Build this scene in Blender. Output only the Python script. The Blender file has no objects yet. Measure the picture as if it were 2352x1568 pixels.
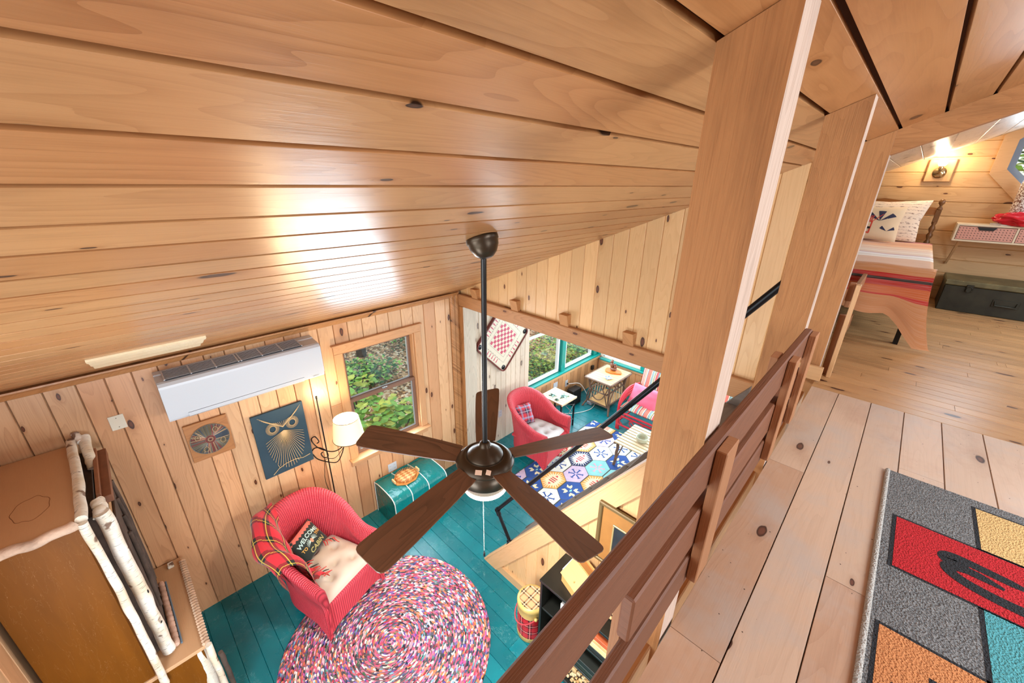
import bpy, math, random
from math import sin, cos, pi, radians, sqrt, exp, atan2
from mathutils import Vector, Matrix
random.seed(7)
S = bpy.context.scene
COL = S.collection

# ---------------------------------------------------------------- camera
CAMZ = 3.8
pitch, yaw, roll, FPX = radians(21.861), radians(-44.011), radians(0.741), 916.33
Fv = Vector((sin(yaw)*cos(pitch), cos(yaw)*cos(pitch), -sin(pitch)))
rv = Vector((cos(yaw), -sin(yaw), 0.0)); uv_ = rv.cross(Fv)
r2 = rv*cos(roll)+uv_*sin(roll); u2 = -rv*sin(roll)+uv_*cos(roll)
cam = bpy.data.cameras.new('camera'); cam.sensor_width = 36.0; cam.lens = FPX/2352*36.0
cam.clip_start = 0.02; cam.clip_end = 200
camo = bpy.data.objects.new('camera', cam); COL.objects.link(camo)
camo.matrix_world = Matrix(((r2.x, u2.x, -Fv.x, 0), (r2.y, u2.y, -Fv.y, 0), (r2.z, u2.z, -Fv.z, CAMZ), (0, 0, 0, 1)))
S.camera = camo
# ---------------------------------------------------------------- colour management
S.view_settings.view_transform = 'Standard'; S.view_settings.look = 'None'
S.view_settings.exposure = 0.2; S.view_settings.gamma = 1.0; S.view_settings.use_curve_mapping = False
# ---------------------------------------------------------------- world: bright overcast daylight
W = bpy.data.worlds.new('world'); S.world = W; W.use_nodes = True
wn = W.node_tree; wn.nodes.clear()
wo = wn.nodes.new('ShaderNodeOutputWorld'); wb = wn.nodes.new('ShaderNodeBackground')
tc = wn.nodes.new('ShaderNodeTexCoord'); sx = wn.nodes.new('ShaderNodeSeparateXYZ'); cr = wn.nodes.new('ShaderNodeValToRGB')
wn.links.new(tc.outputs['Generated'], sx.inputs[0]); wn.links.new(sx.outputs['Z'], cr.inputs[0])
cr.color_ramp.elements[0].position = 0.0; cr.color_ramp.elements[0].color = (0.55, 0.62, 0.5, 1)
cr.color_ramp.elements[1].position = 0.5; cr.color_ramp.elements[1].color = (0.86, 0.93, 1.0, 1)
wn.links.new(cr.outputs[0], wb.inputs[0]); wb.inputs[1].default_value = 1.8
wn.links.new(wb.outputs[0], wo.inputs[0])

# soft area lights inside window openings; right wall and roof ones are added fill
def area(name, loc, direction, sx_, sy_, power, col=(1, 1, 1)):
    l = bpy.data.lights.new(name, 'AREA'); l.shape = 'RECTANGLE'; l.size = sx_; l.size_y = sy_; l.energy = power; l.color = col
    o = bpy.data.objects.new(name, l); COL.objects.link(o); o.location = loc
    o.rotation_euler = Vector(direction).to_track_quat('-Z', 'Y').to_euler()
    return o
DAY = (0.76, 0.92, 1.06)
WARMDAY = (0.86, 0.96, 1.06)
area('daylight_window_left', (-3.80, 1.89, 1.55), (1, 0, -0.1), 0.8, 1.2, 30, DAY)
area('daylight_gable_window', (-1.2, -0.82, 3.0), (0, 1, -0.35), 2.0, 1.1, 30, WARMDAY)
area('daylight_lower_window', (-1.4, -0.82, 1.3), (-.3, 1, 0.0), 1.2, 1.2, 58, WARMDAY)
area('fill_loft_roof', (1.95, 1.45, 4.12), (-0.75, 0, -1.0), 0.8, 1.6, 68, WARMDAY)  # added fill from the unseen roof slope, brightens loft floor and posts
area('fill_bedroom_roof', (1.95, 4.6, 4.12), (-0.6, 0, -1.0), 0.8, 1.4, 34, DAY)  # added fill over the bedroom, from the same unseen slope
area('daylight_octagon', (0.80, 6.18, 4.05), (0, -1, -0.1), 0.5, 0.5, 6, DAY)
area('daylight_sunroom_left', (-3.66, 5.3, 1.5), (1, 0, -0.2), 1.9, 1.5, 65, DAY)
area('daylight_sunroom_back', (-1.2, 6.3, 1.5), (0, -1, -0.2), 3.6, 1.5, 120, DAY)
area('fill_sunroom_right', (2.4, 4.8, 1.5), (-1, 0, -0.1), 2.0, 1.4, 70, DAY)  # added fill from the unseen right end of the sunroom
area('fill_ground_floor_right', (2.9, 0.8, 1.4), (-1, 0, 0), 1.5, 1.2, 95, WARMDAY)  # added fill from the unseen right wall, aimed at the left wall
area('fill_loft_right', (2.9, 0.9, 3.1), (-1, 0, 0.25), 1.8, 0.6, 26, WARMDAY)  # added fill from low on the right, lifts the loft ceiling

# ---------------------------------------------------------------- helpers
def hx(h, k=1.0):
    h = h.lstrip('#'); c = [int(h[i:i+2], 16)/255 for i in (0, 2, 4)]
    return tuple(k*(x/12.92 if x <= .04045 else ((x+.055)/1.055)**2.4) for x in c)+(1,)

class MB:
    """collects geometry with uv, per-board random value and material index"""
    def __init__(s): s.v = []; s.f = []; s.uv = []; s.b = []; s.m = []; s.sm = []; s.M = None
    def face(s, pts, uvs=None, bid=0.5, mi=0, smooth=False):
        i0 = len(s.v)
        for p in pts:
            p = Vector(p)
            if s.M is not None: p = s.M @ p
            s.v.append(tuple(p))
        s.f.append(tuple(range(i0, i0+len(pts))))
        s.uv.append(uvs if uvs else [(0, 0)]*len(pts)); s.b.append(bid); s.m.append(mi); s.sm.append(smooth)
    def quads(s, grid, closed_u=False, closed_v=False, mi=0, smooth=True, us=1.0, vs=1.0, bid=0.5, flip=False, uvf=None):
        """grid[i][j] of points sharing vertices"""
        n = len(grid); m = len(grid[0]); i0 = len(s.v)
        for row in grid:
            for p in row:
                p = Vector(p)
                if s.M is not None: p = s.M @ p
                s.v.append(tuple(p))
        for i in range(n if closed_u else n-1):
            for j in range(m if closed_v else m-1):
                a = i*m+j; b = ((i+1) % n)*m+j; c = ((i+1) % n)*m+(j+1) % m; d = i*m+(j+1) % m
                q = (i0+a, i0+b, i0+c, i0+d)
                if uvf: u = [uvf(i, j), uvf(i+1, j), uvf(i+1, j+1), uvf(i, j+1)]
                else: u = [(i/n*us, j/m*vs), ((i+1)/n*us, j/m*vs), ((i+1)/n*us, (j+1)/m*vs), (i/n*us, (j+1)/m*vs)]
                if flip: q = q[::-1]; u = u[::-1]
                s.f.append(q); s.uv.append(u); s.b.append(bid); s.m.append(mi); s.sm.append(smooth)
    def box(s, c, d, mi=0, bid=None, R=None, grain=None, bev=0.0):
        """c centre, d full size, R optional Matrix 3x3, grain axis index for uv"""
        c = Vector(c); hxx = [x/2 for x in d]
        if grain is None: grain = max(range(3), key=lambda i: d[i])
        if bid is None: bid = random.random()
        ou, ov = random.random()*20, random.random()*20
        R = R or Matrix.Identity(3)
        for ax in range(3):
            a1, a2 = [(1, 2), (2, 0), (0, 1)][ax]
            for sg in (-1, 1):
                pts = []; uvs = []
                b1 = hxx[a1]-bev; b2 = hxx[a2]-bev
                cs = [(-b1, -b2), (b1, -b2), (b1, b2), (-b1, b2)]
                if sg < 0: cs = cs[::-1]
                for (p, q) in cs:
                    L = [0, 0, 0]; L[ax] = sg*hxx[ax]; L[a1] = p; L[a2] = q
                    pts.append(c+R @ Vector(L))
                    if grain == ax: uvs.append((ou+p*0.15, ov+q+7))
                    else:
                        oth = a2 if grain == a1 else a1
                        uvs.append((ou+L[grain], ov+L[oth]+ax*0.37))
                s.face(pts, uvs, bid, mi)
        if bev > 0:
            h = hxx
            for ax in range(3):   # 12 edge strips
                a1, a2 = [(1, 2), (2, 0), (0, 1)][ax]
                for s1 in (-1, 1):
                    for s2 in (-1, 1):
                        def P(e, da, db):
                            L = [0, 0, 0]; L[ax] = e; L[a1] = s1*(h[a1]-da); L[a2] = s2*(h[a2]-db); return c+R @ Vector(L)
                        e0, e1 = -(h[ax]-bev), (h[ax]-bev)
                        q = [P(e0, 0, bev), P(e1, 0, bev), P(e1, bev, 0), P(e0, bev, 0)]
                        if s1*s2 > 0: q = q[::-1]
                        uu = [(ou+e0, ov), (ou+e1, ov), (ou+e1, ov+bev), (ou+e0, ov+bev)]
                        s.face(q, uu, bid, mi)
            for a in (-1, 1):
                for b in (-1, 1):
                    for g in (-1, 1):
                        q = [c+R @ Vector((a*h[0], b*(h[1]-bev), g*(h[2]-bev))), c+R @ Vector((a*(h[0]-bev), b*h[1], g*(h[2]-bev))), c+R @ Vector((a*(h[0]-bev), b*(h[1]-bev), g*h[2]))]
                        if a*b*g < 0: q = q[::-1]
                        s.face(q, [(ou, ov)]*3, bid, mi)
    def bar(s, a, b, w, t, mi=0, up=(0, 0, 1), bid=None, bev=0.0):
        """rectangular bar from a to b: w along side, t along 'up'"""
        a = Vector(a); b = Vector(b); X = (b-a); L = X.length; X = X/L
        U = Vector(up); Y = U.cross(X)
        if Y.length < 1e-5: U = Vector((0, 1, 0)); Y = U.cross(X)
        Y.normalize(); Z = X.cross(Y)
        R = Matrix((X, Y, Z)).transposed()
        s.box((a+b)/2, (L, w, t), mi, bid, R, 0, bev)
    def tube(s, pts, r, n=10, mi=0, closed=False, caps=True, bid=None, smooth=True):
        pts = [Vector(p) for p in pts]; N = len(pts)
        if bid is None: bid = random.random()
        rr = r if callable(r) else (lambda t: r)
        ring = []; prev = None; acc = 0; ls = []
        for i, p in enumerate(pts):
            if closed: t = pts[(i+1) % N]-pts[i-1]
            else: t = pts[min(i+1, N-1)]-pts[max(i-1, 0)]
            if t.length < 1e-9: t = Vector((0, 0, 1))
            t.normalize()
            if prev is None:
                a = Vector((0, 0, 1)) if abs(t.z) < .9 else Vector((1, 0, 0)); nx = t.cross(a).normalized()
            else:
                nx = (prev-t*prev.dot(t))
                nx = nx.normalized() if nx.length > 1e-6 else t.orthogonal().normalized()
            prev = nx; ny = t.cross(nx)
            R = rr(i/(max(N-1, 1)))
            if i: acc += (p-pts[i-1]).length
            ls.append(acc)
            ring.append([p+nx*cos(2*pi*k/n)*R+ny*sin(2*pi*k/n)*R for k in range(n)])
        ls.append(acc)
        ou = random.random()*9
        R0 = rr(.5)
        s.quads(ring, closed_u=closed, closed_v=True, mi=mi, smooth=smooth, bid=bid, uvf=lambda i, j: (ou+ls[min(i, N)], j/n*2*pi*R0+ou))
        if caps and not closed:
            s.face(ring[0][::1], [(0.02*cos(k), 0.02*sin(k)) for k in range(n)], bid, mi); s.face(ring[-1][::-1], [(0.02*cos(k), 0.02*sin(k)) for k in range(n)], bid, mi)
    def lathe(s, c, prof, n=32, mi=0, axis=(0, 0, 1), caps=True, bid=0.5, smooth=True, ang=(0, 2*pi), sx=1.0, sy=1.0):
        """prof: list of (radius, height)"""
        c = Vector(c); A = Vector(axis).normalized(); q = Vector((0, 0, 1)).rotation_difference(A)
        full = abs(ang[1]-ang[0]-2*pi) < 1e-6
        m = n if full else n+1
        g = []
        for (r, h) in prof:
            g.append([c+q @ Vector((r*sx*cos(ang[0]+(ang[1]-ang[0])*k/n), r*sy*sin(ang[0]+(ang[1]-ang[0])*k/n), h)) for k in range(m)])
        ls = [0]
        for i in range(1, len(prof)): ls.append(ls[-1]+math.hypot(prof[i][0]-prof[i-1][0], prof[i][1]-prof[i-1][1]))
        ls.append(ls[-1])
        rm = max(p[0] for p in prof)
        s.quads(g, closed_v=full, mi=mi, smooth=smooth, bid=bid, uvf=lambda i, j: (ls[i], j/n*2*pi*rm), flip=True)
        if caps:
            if prof[0][0] > 1e-4: s.face(g[0], [(p[0]*.0, 0) for p in g[0]], bid, mi)
            if prof[-1][0] > 1e-4: s.face(g[-1][::-1], None, bid, mi)
    def sphere(s, c, r, n=16, mi=0, sc=(1, 1, 1), bid=.5):
        c = Vector(c); g = []
        for i in range(n//2+1):
            a = -pi/2+pi*i/(n//2)
            g.append([c+Vector((r*sc[0]*cos(a)*cos(2*pi*k/n), r*sc[1]*cos(a)*sin(2*pi*k/n), r*sc[2]*sin(a))) for k in range(n)])
        s.quads(g, closed_v=True, mi=mi, bid=bid, flip=True)
    def prism(s, poly, z0, z1, mi=0, O=(0, 0, 0), X=(1, 0, 0), Y=(0, 1, 0), bid=None, uvd=0, side_mi=None):
        """poly in (x,y) of plane frame, extruded along X x Y from z0 to z1"""
        if bid is None: bid = random.random()
        O = Vector(O); X = Vector(X).normalized(); Y = Vector(Y).normalized(); Z = X.cross(Y)
        ar = sum(poly[i][0]*poly[(i+1) % len(poly)][1]-poly[(i+1) % len(poly)][0]*poly[i][1] for i in range(len(poly)))
        if ar < 0: poly = poly[::-1]
        ou = random.random()*9
        U = [((p[0], p[1]) if uvd == 0 else (p[1], p[0])) for p in poly]; U = [(a+ou, b+ou) for a, b in U]
        t = [O+X*p[0]+Y*p[1]+Z*z1 for p in poly]; b = [O+X*p[0]+Y*p[1]+Z*z0 for p in poly]
        s.face(t, U, bid, mi); s.face(b[::-1], U[::-1], bid, mi)
        for i in range(len(poly)):
            j = (i+1) % len(poly)
            s.face([b[i], b[j], t[j], t[i]], [U[i], U[j], (U[j][0], U[j][1]+z1-z0), (U[i][0], U[i][1]+z1-z0)], bid, mi if side_mi is None else side_mi)
    def build(s, name, mats, parent=None, col=None):
        me = bpy.data.meshes.new(name); me.from_pydata(s.v, [], s.f)
        if not isinstance(mats, (list, tuple)): mats = [mats]
        for m in mats: me.materials.append(m)
        me.polygons.foreach_set('material_index', s.m); me.polygons.foreach_set('use_smooth', s.sm)
        uvl = me.uv_layers.new(name='UVMap'); flat = []
        for u in s.uv:
            for a in u: flat.extend(a)
        uvl.data.foreach_set('uv', flat)
        at = me.attributes.new('bid', 'FLOAT', 'FACE'); at.data.foreach_set('value', s.b)
        me.validate(); me.update()
        o = bpy.data.objects.new(name, me); COL.objects.link(o)
        if parent is not None:
            o.parent = parent; o.matrix_parent_inverse = Matrix.Identity(4)
        return o

def thing(name, label, cat, loc=(0, 0, 0), rz=0.0, group=None):
    o = bpy.data.objects.new(name, None); COL.objects.link(o); o.location = loc; o.rotation_euler = (0, 0, rz)
    o.empty_display_size = 0.1
    o['label'] = label; o['category'] = cat
    if group: o['group'] = group
    return o
def tag(o, label, cat, group=None):
    o['label'] = label; o['category'] = cat
    if group: o['group'] = group
    return o
def struct(o, label=None):
    o['kind'] = 'structure'
    if label: o['label'] = label
    return o
def copy_tree(o, parent=None):
    c = o.copy(); COL.objects.link(c)
    if parent is not None: c.parent = parent
    for ch in list(o.children): copy_tree(ch, c)
    return c
def RZ(a): return Matrix.Rotation(a, 3, 'Z')
def RX(a): return Matrix.Rotation(a, 3, 'X')
def RY(a): return Matrix.Rotation(a, 3, 'Y')

# ---------------------------------------------------------------- material helpers
class NT:
    def __init__(s, name):
        s.mat = bpy.data.materials.new(name); s.mat.use_nodes = True; s.t = s.mat.node_tree; s.t.nodes.clear()
        s.out = s.t.nodes.new('ShaderNodeOutputMaterial'); s.p = s.t.nodes.new('ShaderNodeBsdfPrincipled')
        s.t.links.new(s.p.outputs[0], s.out.inputs[0])
    def n(s, typ, **kw):
        nd = s.t.nodes.new(typ)
        for k, v in kw.items(): setattr(nd, k, v)
        return nd
    def l(s, a, b): s.t.links.new(a, b)
    def _in(s, nd, i, v):
        if isinstance(v, bpy.types.NodeSocket): s.l(v, nd.inputs[i])
        elif v is not None: nd.inputs[i].default_value = v
    def math(s, op, a, b=None, c=None, clamp=False):
        nd = s.n('ShaderNodeMath', operation=op, use_clamp=clamp); s._in(nd, 0, a)
        if b is not None: s._in(nd, 1, b)
        if c is not None: s._in(nd, 2, c)
        return nd.outputs[0]
    def vmul(s, v, k):
        nd = s.n('ShaderNodeVectorMath', operation='MULTIPLY'); s._in(nd, 0, v); s._in(nd, 1, k); return nd.outputs[0]
    def vadd(s, v, k):
        nd = s.n('ShaderNodeVectorMath', operation='ADD'); s._in(nd, 0, v); s._in(nd, 1, k); return nd.outputs[0]
    def noise(s, vec, scale=5, detail=3, rough=.5, dist=0.0, col=False):
        nd = s.n('ShaderNodeTexNoise'); s._in(nd, 'Vector', vec); nd.inputs['Scale'].default_value = scale; nd.inputs['Detail'].default_value = detail
        nd.inputs['Roughness'].default_value = rough; nd.inputs['Distortion'].default_value = dist
        return nd.outputs['Color' if col else 'Fac']
    def voro(s, vec, scale=5, feature='F1', rnd=1.0):
        nd = s.n('ShaderNodeTexVoronoi', feature=feature); s._in(nd, 'Vector', vec); nd.inputs['Scale'].default_value = scale; nd.inputs['Randomness'].default_value = rnd
        return nd
    def ramp(s, fac, stops, interp='LINEAR'):
        nd = s.n('ShaderNodeValToRGB'); s._in(nd, 0, fac); e = nd.color_ramp; e.interpolation = interp
        while len(e.elements) > 1: e.elements.remove(e.elements[-1])
        e.elements[0].position = stops[0][0]; e.elements[0].color = stops[0][1]
        for p, c in stops[1:]:
            x = e.elements.new(p); x.color = c
        return nd.outputs[0]
    def mix(s, fac, a, b, bt='MIX'):
        nd = s.n('ShaderNodeMix', data_type='RGBA', blend_type=bt)
        s._in(nd, 0, fac); s._in(nd, 6, a); s._in(nd, 7, b); return nd.outputs[2]
    def mapr(s, v, a, b, c, d):
        nd = s.n('ShaderNodeMapRange'); s._in(nd, 0, v); s._in(nd, 1, a); s._in(nd, 2, b); s._in(nd, 3, c); s._in(nd, 4, d); return nd.outputs[0]
    def bump(s, h, dist=0.002, strength=1.0):
        nd = s.n('ShaderNodeBump'); nd.inputs['Distance'].default_value = dist; nd.inputs['Strength'].default_value = strength
        s._in(nd, 'Height', h); s.l(nd.outputs[0], s.p.inputs['Normal'])
    def set(s, col=None, rough=None, metal=None, spec=None, coat=None):
        if col is not None: s._in(s.p, 'Base Color', col)
        if rough is not None: s._in(s.p, 'Roughness', rough)
        if metal is not None: s._in(s.p, 'Metallic', metal)
        if spec is not None: s.p.inputs['Specular IOR Level'].default_value = spec
        if coat is not None: s.p.inputs['Coat Weight'].default_value = coat
        return s
    def uv(s): return s.n('ShaderNodeUVMap', uv_map='UVMap').outputs[0]
    def bid(s): return s.n('ShaderNodeAttribute', attribute_name='bid').outputs['Fac']
    def obj(s): return s.n('ShaderNodeTexCoord').outputs['Object']

def flat(name, col, rough=.5, metal=0.0, bump=None, spec=None, var=0.0):
    m = NT(name); c = hx(col) if isinstance(col, str) else col
    if var:
        nz = m.noise(m.obj(), 9, 4, .6); c = m.mix(m.mapr(nz, .3, .7, 0, 1), tuple(x*(1-var) for x in c[:3])+(1,), tuple(min(1, x*(1+var)) for x in c[:3])+(1,))
    m.set(c, rough, metal, spec)
    if bump: m.bump(m.noise(m.obj(), bump[0], 4, .6), bump[1])
    return m.mat

def wood(name, light, dark, knot='#3a1c0c', kd=0.5, ring=0.55, rough=.4, var=.22, ringf=26.0, tint=None, tintk=.35, bumpd=.0006, ks=1.0, coat=0.0, streak=0.0, fib=1.0, worn=0.0):
    """pine boards: UV is in metres, u along the grain, v across; bid gives each board its own tone"""
    m = NT(name); uv = m.uv(); b = m.bid()
    sep = m.n('ShaderNodeSeparateXYZ'); m.l(uv, sep.inputs[0]); u, v = sep.outputs[0], sep.outputs[1]
    b37 = m.math('MULTIPLY', b, 37.0)
    # knots
    cv = m.n('ShaderNodeCombineXYZ'); m.l(m.math('MULTIPLY', u, 2.4/ks), cv.inputs[0]); m.l(m.math('MULTIPLY', v, 6.0/ks), cv.inputs[1]); m.l(b37, cv.inputs[2])
    vo = m.voro(m.vadd(cv.outputs[0], (0, 0, 0)), 1.0); vo.voronoi_dimensions = '2D'
    csep = m.n('ShaderNodeSeparateColor'); m.l(vo.outputs['Color'], csep.inputs[0])
    on = m.math('LESS_THAN', csep.outputs[0], kd)
    warp = m.noise(cv.outputs[0], 6, 2, .5)
    kdist = m.math('ADD', vo.outputs['Distance'], m.math('MULTIPLY', m.math('SUBTRACT', warp, .5), .08))
    ksz = m.mapr(m.math('POWER', csep.outputs[1], 2.0), 0, 1, .028, .125)
    kin = m.mapr(m.math('DIVIDE', kdist, ksz), .8, 1.0, 1, 0)          # inside the knot
    kin = m.math('MULTIPLY', kin, on)
    halo = m.math('MULTIPLY', m.math('MAXIMUM', m.mapr(m.math('DIVIDE', kdist, ksz), 1.0, 3.0, 1, 0), 0), on)
    # annual rings
    cn = m.n('ShaderNodeCombineXYZ'); m.l(m.math('MULTIPLY', u, .55), cn.inputs[0]); m.l(m.math('MULTIPLY', v, 4.5), cn.inputs[1]); m.l(b37, cn.inputs[2])
    n1 = m.noise(cn.outputs[0], 1.0, 2.5, .5)
    t = m.math('MULTIPLY', n1, ringf)
    t = m.math('ADD', t, m.math('MULTIPLY', halo, 1.6))
    t = m.math('ADD', t, m.math('MULTIPLY', v, 14.0))
    rg = m.math('FRACT', t); rg = m.math('POWER', rg, 2.2)
    fade = m.noise(cn.outputs[0], .8, 1, .5)
    cf = m.n('ShaderNodeCombineXYZ'); m.l(m.math('MULTIPLY', u, 7.0), cf.inputs[0]); m.l(m.math('MULTIPLY', v, 330.0), cf.inputs[1]); m.l(b37, cf.inputs[2])
    fi = m.noise(cf.outputs[0], 1.0, 3, .6)
    fac = m.math('MULTIPLY', rg, m.mapr(fade, .3, .7, ring*.35, ring))
    fac = m.math('ADD', fac, m.math('MULTIPLY', m.math('SUBTRACT', fi, .5), .55*fib), clamp=True)
    c = m.mix(fac, hx(light), hx(dark))
    hal2 = m.math('MULTIPLY', m.math('POWER', halo, 1.5), .45)
    c = m.mix(hal2, c, hx(dark))
    if streak:
        cs = m.n('ShaderNodeCombineXYZ'); m.l(m.math('MULTIPLY', u, 1.6), cs.inputs[0]); m.l(m.math('MULTIPLY', v, 9), cs.inputs[1]); m.l(b37, cs.inputs[2])
        st = m.noise(cs.outputs[0], 1, 5, .65)
        c = m.mix(m.math('MULTIPLY', m.mapr(st, .52, .72, 0, 1), streak), c, hx(dark, .55))
    if tint: c = m.mix(m.math('MULTIPLY', m.math('GREATER_THAN', m.math('FRACT', m.math('MULTIPLY', b, 7.31)), .6), tintk), c, hx(tint), 'MULTIPLY')
    if worn:
        w1 = m.noise(uv, 3.2, 4, .65); w2 = m.noise(m.vadd(uv, (7, 3, 0)), 2.1, 5, .7)
        c = m.mix(m.math('MULTIPLY', m.mapr(w1, .48, .68, 0, 1), worn), c, hx('#b3aaa2')); c = m.mix(m.math('MULTIPLY', m.mapr(w2, .54, .72, 0, 1), worn*.8), c, hx('#a87c62'))
        sp_ = m.voro(uv, 30.0); sp_.voronoi_dimensions = '2D'; cs_ = m.n('ShaderNodeSeparateColor'); m.l(sp_.outputs['Color'], cs_.inputs[0])
        dot = m.math('MULTIPLY', m.math('LESS_THAN', sp_.outputs['Distance'], m.math('MULTIPLY', cs_.outputs[1], .07)), m.math('LESS_THAN', cs_.outputs[0], .10)); c = m.mix(dot, c, hx('#3a2a22'))
    val = m.mapr(b, 0, 1, 1-var, 1+var*.6)
    hv = m.n('ShaderNodeHueSaturation'); m.l(c, hv.inputs['Color']); m.l(val, hv.inputs['Value']); hv.inputs['Saturation'].default_value = 1.05
    c = m.mix(kin, hv.outputs[0], m.mix(m.mapr(m.math('DIVIDE', kdist, ksz), .35, .75, 1, 0), hx(knot), hx(knot, 3.2)))
    m.set(c, rough, 0.0, coat=coat)
    h = m.math('ADD', m.math('MULTIPLY', fi, .5), m.math('MULTIPLY', rg, .3))
    h = m.math('ADD', h, m.math('MULTIPLY', kin, -.25))
    m.bump(h, bumpd)
    return m.mat

def glass(name='window_glass'):
    m = bpy.data.materials.new(name); m.use_nodes = True; t = m.node_tree; t.nodes.clear()
    o = t.nodes.new('ShaderNodeOutputMaterial'); mx = t.nodes.new('ShaderNodeMixShader'); tr = t.nodes.new('ShaderNodeBsdfTransparent'); gl = t.nodes.new('ShaderNodeBsdfGlossy')
    fr = t.nodes.new('ShaderNodeFresnel'); ge = t.nodes.new('ShaderNodeNewGeometry'); mr = t.nodes.new('ShaderNodeMapRange'); mr.inputs[3].default_value = 1.45; mr.inputs[4].default_value = 1/1.45; t.links.new(ge.outputs['Backfacing'], mr.inputs[0]); t.links.new(mr.outputs[0], fr.inputs[0]); gl.inputs['Roughness'].default_value = .02
    tr.inputs[0].default_value = (.97, .985, .98, 1)
    t.links.new(fr.outputs[0], mx.inputs[0]); t.links.new(tr.outputs[0], mx.inputs[1]); t.links.new(gl.outputs[0], mx.inputs[2]); t.links.new(mx.outputs[0], o.inputs[0])
    return m
def emit(name, col, st):
    m = bpy.data.materials.new(name); m.use_nodes = True; t = m.node_tree; t.nodes.clear()
    o = t.nodes.new('ShaderNodeOutputMaterial'); e = t.nodes.new('ShaderNodeEmission'); e.inputs[0].default_value = hx(col); e.inputs[1].default_value = st
    t.links.new(e.outputs[0], o.inputs[0]); return m

def text_poly(txt, size, bold=0.0, extrude=0.0, align='CENTER', shear=0.0):
    """flat text as (verts, faces)"""
    cu = bpy.data.curves.new('t', 'FONT'); cu.body = txt; cu.size = size; cu.offset = bold; cu.extrude = extrude; cu.align_x = align; cu.align_y = 'CENTER'; cu.resolution_u = 3; cu.shear = shear
    o = bpy.data.objects.new('t', cu); COL.objects.link(o)
    dg = bpy.context.evaluated_depsgraph_get(); me = bpy.data.meshes.new_from_object(o.evaluated_get(dg))
    v = [tuple(x.co) for x in me.vertices]; f = [tuple(p.vertices) for p in me.polygons]
    bpy.data.objects.remove(o); bpy.data.curves.remove(cu); bpy.data.meshes.remove(me)
    return v, f
# ================================================================ materials
M = {}
M['ceil'] = wood('varnished_pine_ceiling', '#bf8f64', '#93613a', kd=.62, ring=.5, rough=.30, var=.10, bumpd=.0004, tint='#e8c8b4', ks=1.2, streak=.35, knot='#2c1a10')
M['wall'] = wood('pine_wall', '#d4a982', '#a2734e', kd=.55, ring=.42, rough=.38, var=.15, tint='#e6bca4')
M['gable'] = wood('pine_gable', '#d9b080', '#b5824e', kd=.5, ring=.32, rough=.42, var=.12)
M['white'] = wood('whitewashed_pine', '#d6c6b2', '#a89076', kd=.5, ring=.32, rough=.5, var=.10, knot='#4d4038')
M['lowwall'] = wood('sunroom_pine', '#cf9c70', '#a47046', kd=.25, ring=.4, rough=.42, var=.25)
M['bedwall'] = wood('bedroom_pine', '#d6ae80', '#b08050', kd=.5, ring=.4, rough=.42, var=.14)
M['bedceil'] = wood('limed_pine_ceiling', '#d4c6b6', '#a08a70', kd=.4, ring=.5, rough=.35, var=.14, streak=.4)
M['loft'] = wood('worn_pine_floor', '#c9ac94', '#a3826a', worn=.55, kd=.36, ring=.25, rough=.42, var=.10, tint='#dcc0ae', tintk=.5, knot='#3a2016', ks=1.3, streak=.12)
M['bedfloor'] = wood('amber_pine_floor', '#c2966a', '#90623e', kd=.75, ring=.35, rough=.30, var=.14, knot='#2e160c', streak=.35, ks=.9)
M['post'] = wood('rough_sawn_timber', '#b98558', '#8c5a36', kd=.12, ring=.34, rough=.75, var=.06, bumpd=.003, fib=2.0, streak=.35)
M['beam'] = wood('hewn_beam', '#b5835a', '#855634', kd=.35, ring=.5, rough=.65, var=.08, bumpd=.002, ks=1.2)
M['rail'] = wood('dark_rail_timber', '#7c5039', '#523323', kd=.08, ring=.35, rough=.6, var=.16, bumpd=.002, fib=1.4)
M['stub'] = wood('rough_orange_timber', '#ab7854', '#86583c', kd=.03, ring=.25, rough=.7, var=.12, bumpd=.002, fib=1.4)
M['trim'] = wood('clear_pine_trim', '#d2a87c', '#ae8052', kd=.12, ring=.3, rough=.4, var=.08)
M['casing'] = wood('window_casing_pine', '#c4946c', '#966440', kd=.02, ring=.3, rough=.35, var=.08)
M['hewn'] = wood('corner_log', '#b78458', '#774828', kd=.5, ring=.9, rough=.45, var=.1, streak=.5)
M['whitepost'] = wood('whitewashed_timber', '#c9bcaa', '#938270', kd=.5, ring=.6, rough=.8, var=.05, bumpd=.003, fib=1.5, knot='#5d4f44')
M['tread'] = wood('grey_stair_tread', '#6c6056', '#453c34', kd=.05, ring=.3, rough=.6, var=.1)
M['blade'] = wood('walnut_fan_blade', '#6a4835', '#3a261b', kd=.03, ring=.75, rough=.38, var=.1, ringf=18, streak=.5)
M['dark'] = flat('dark_void', '#1a1410', .9)

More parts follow.
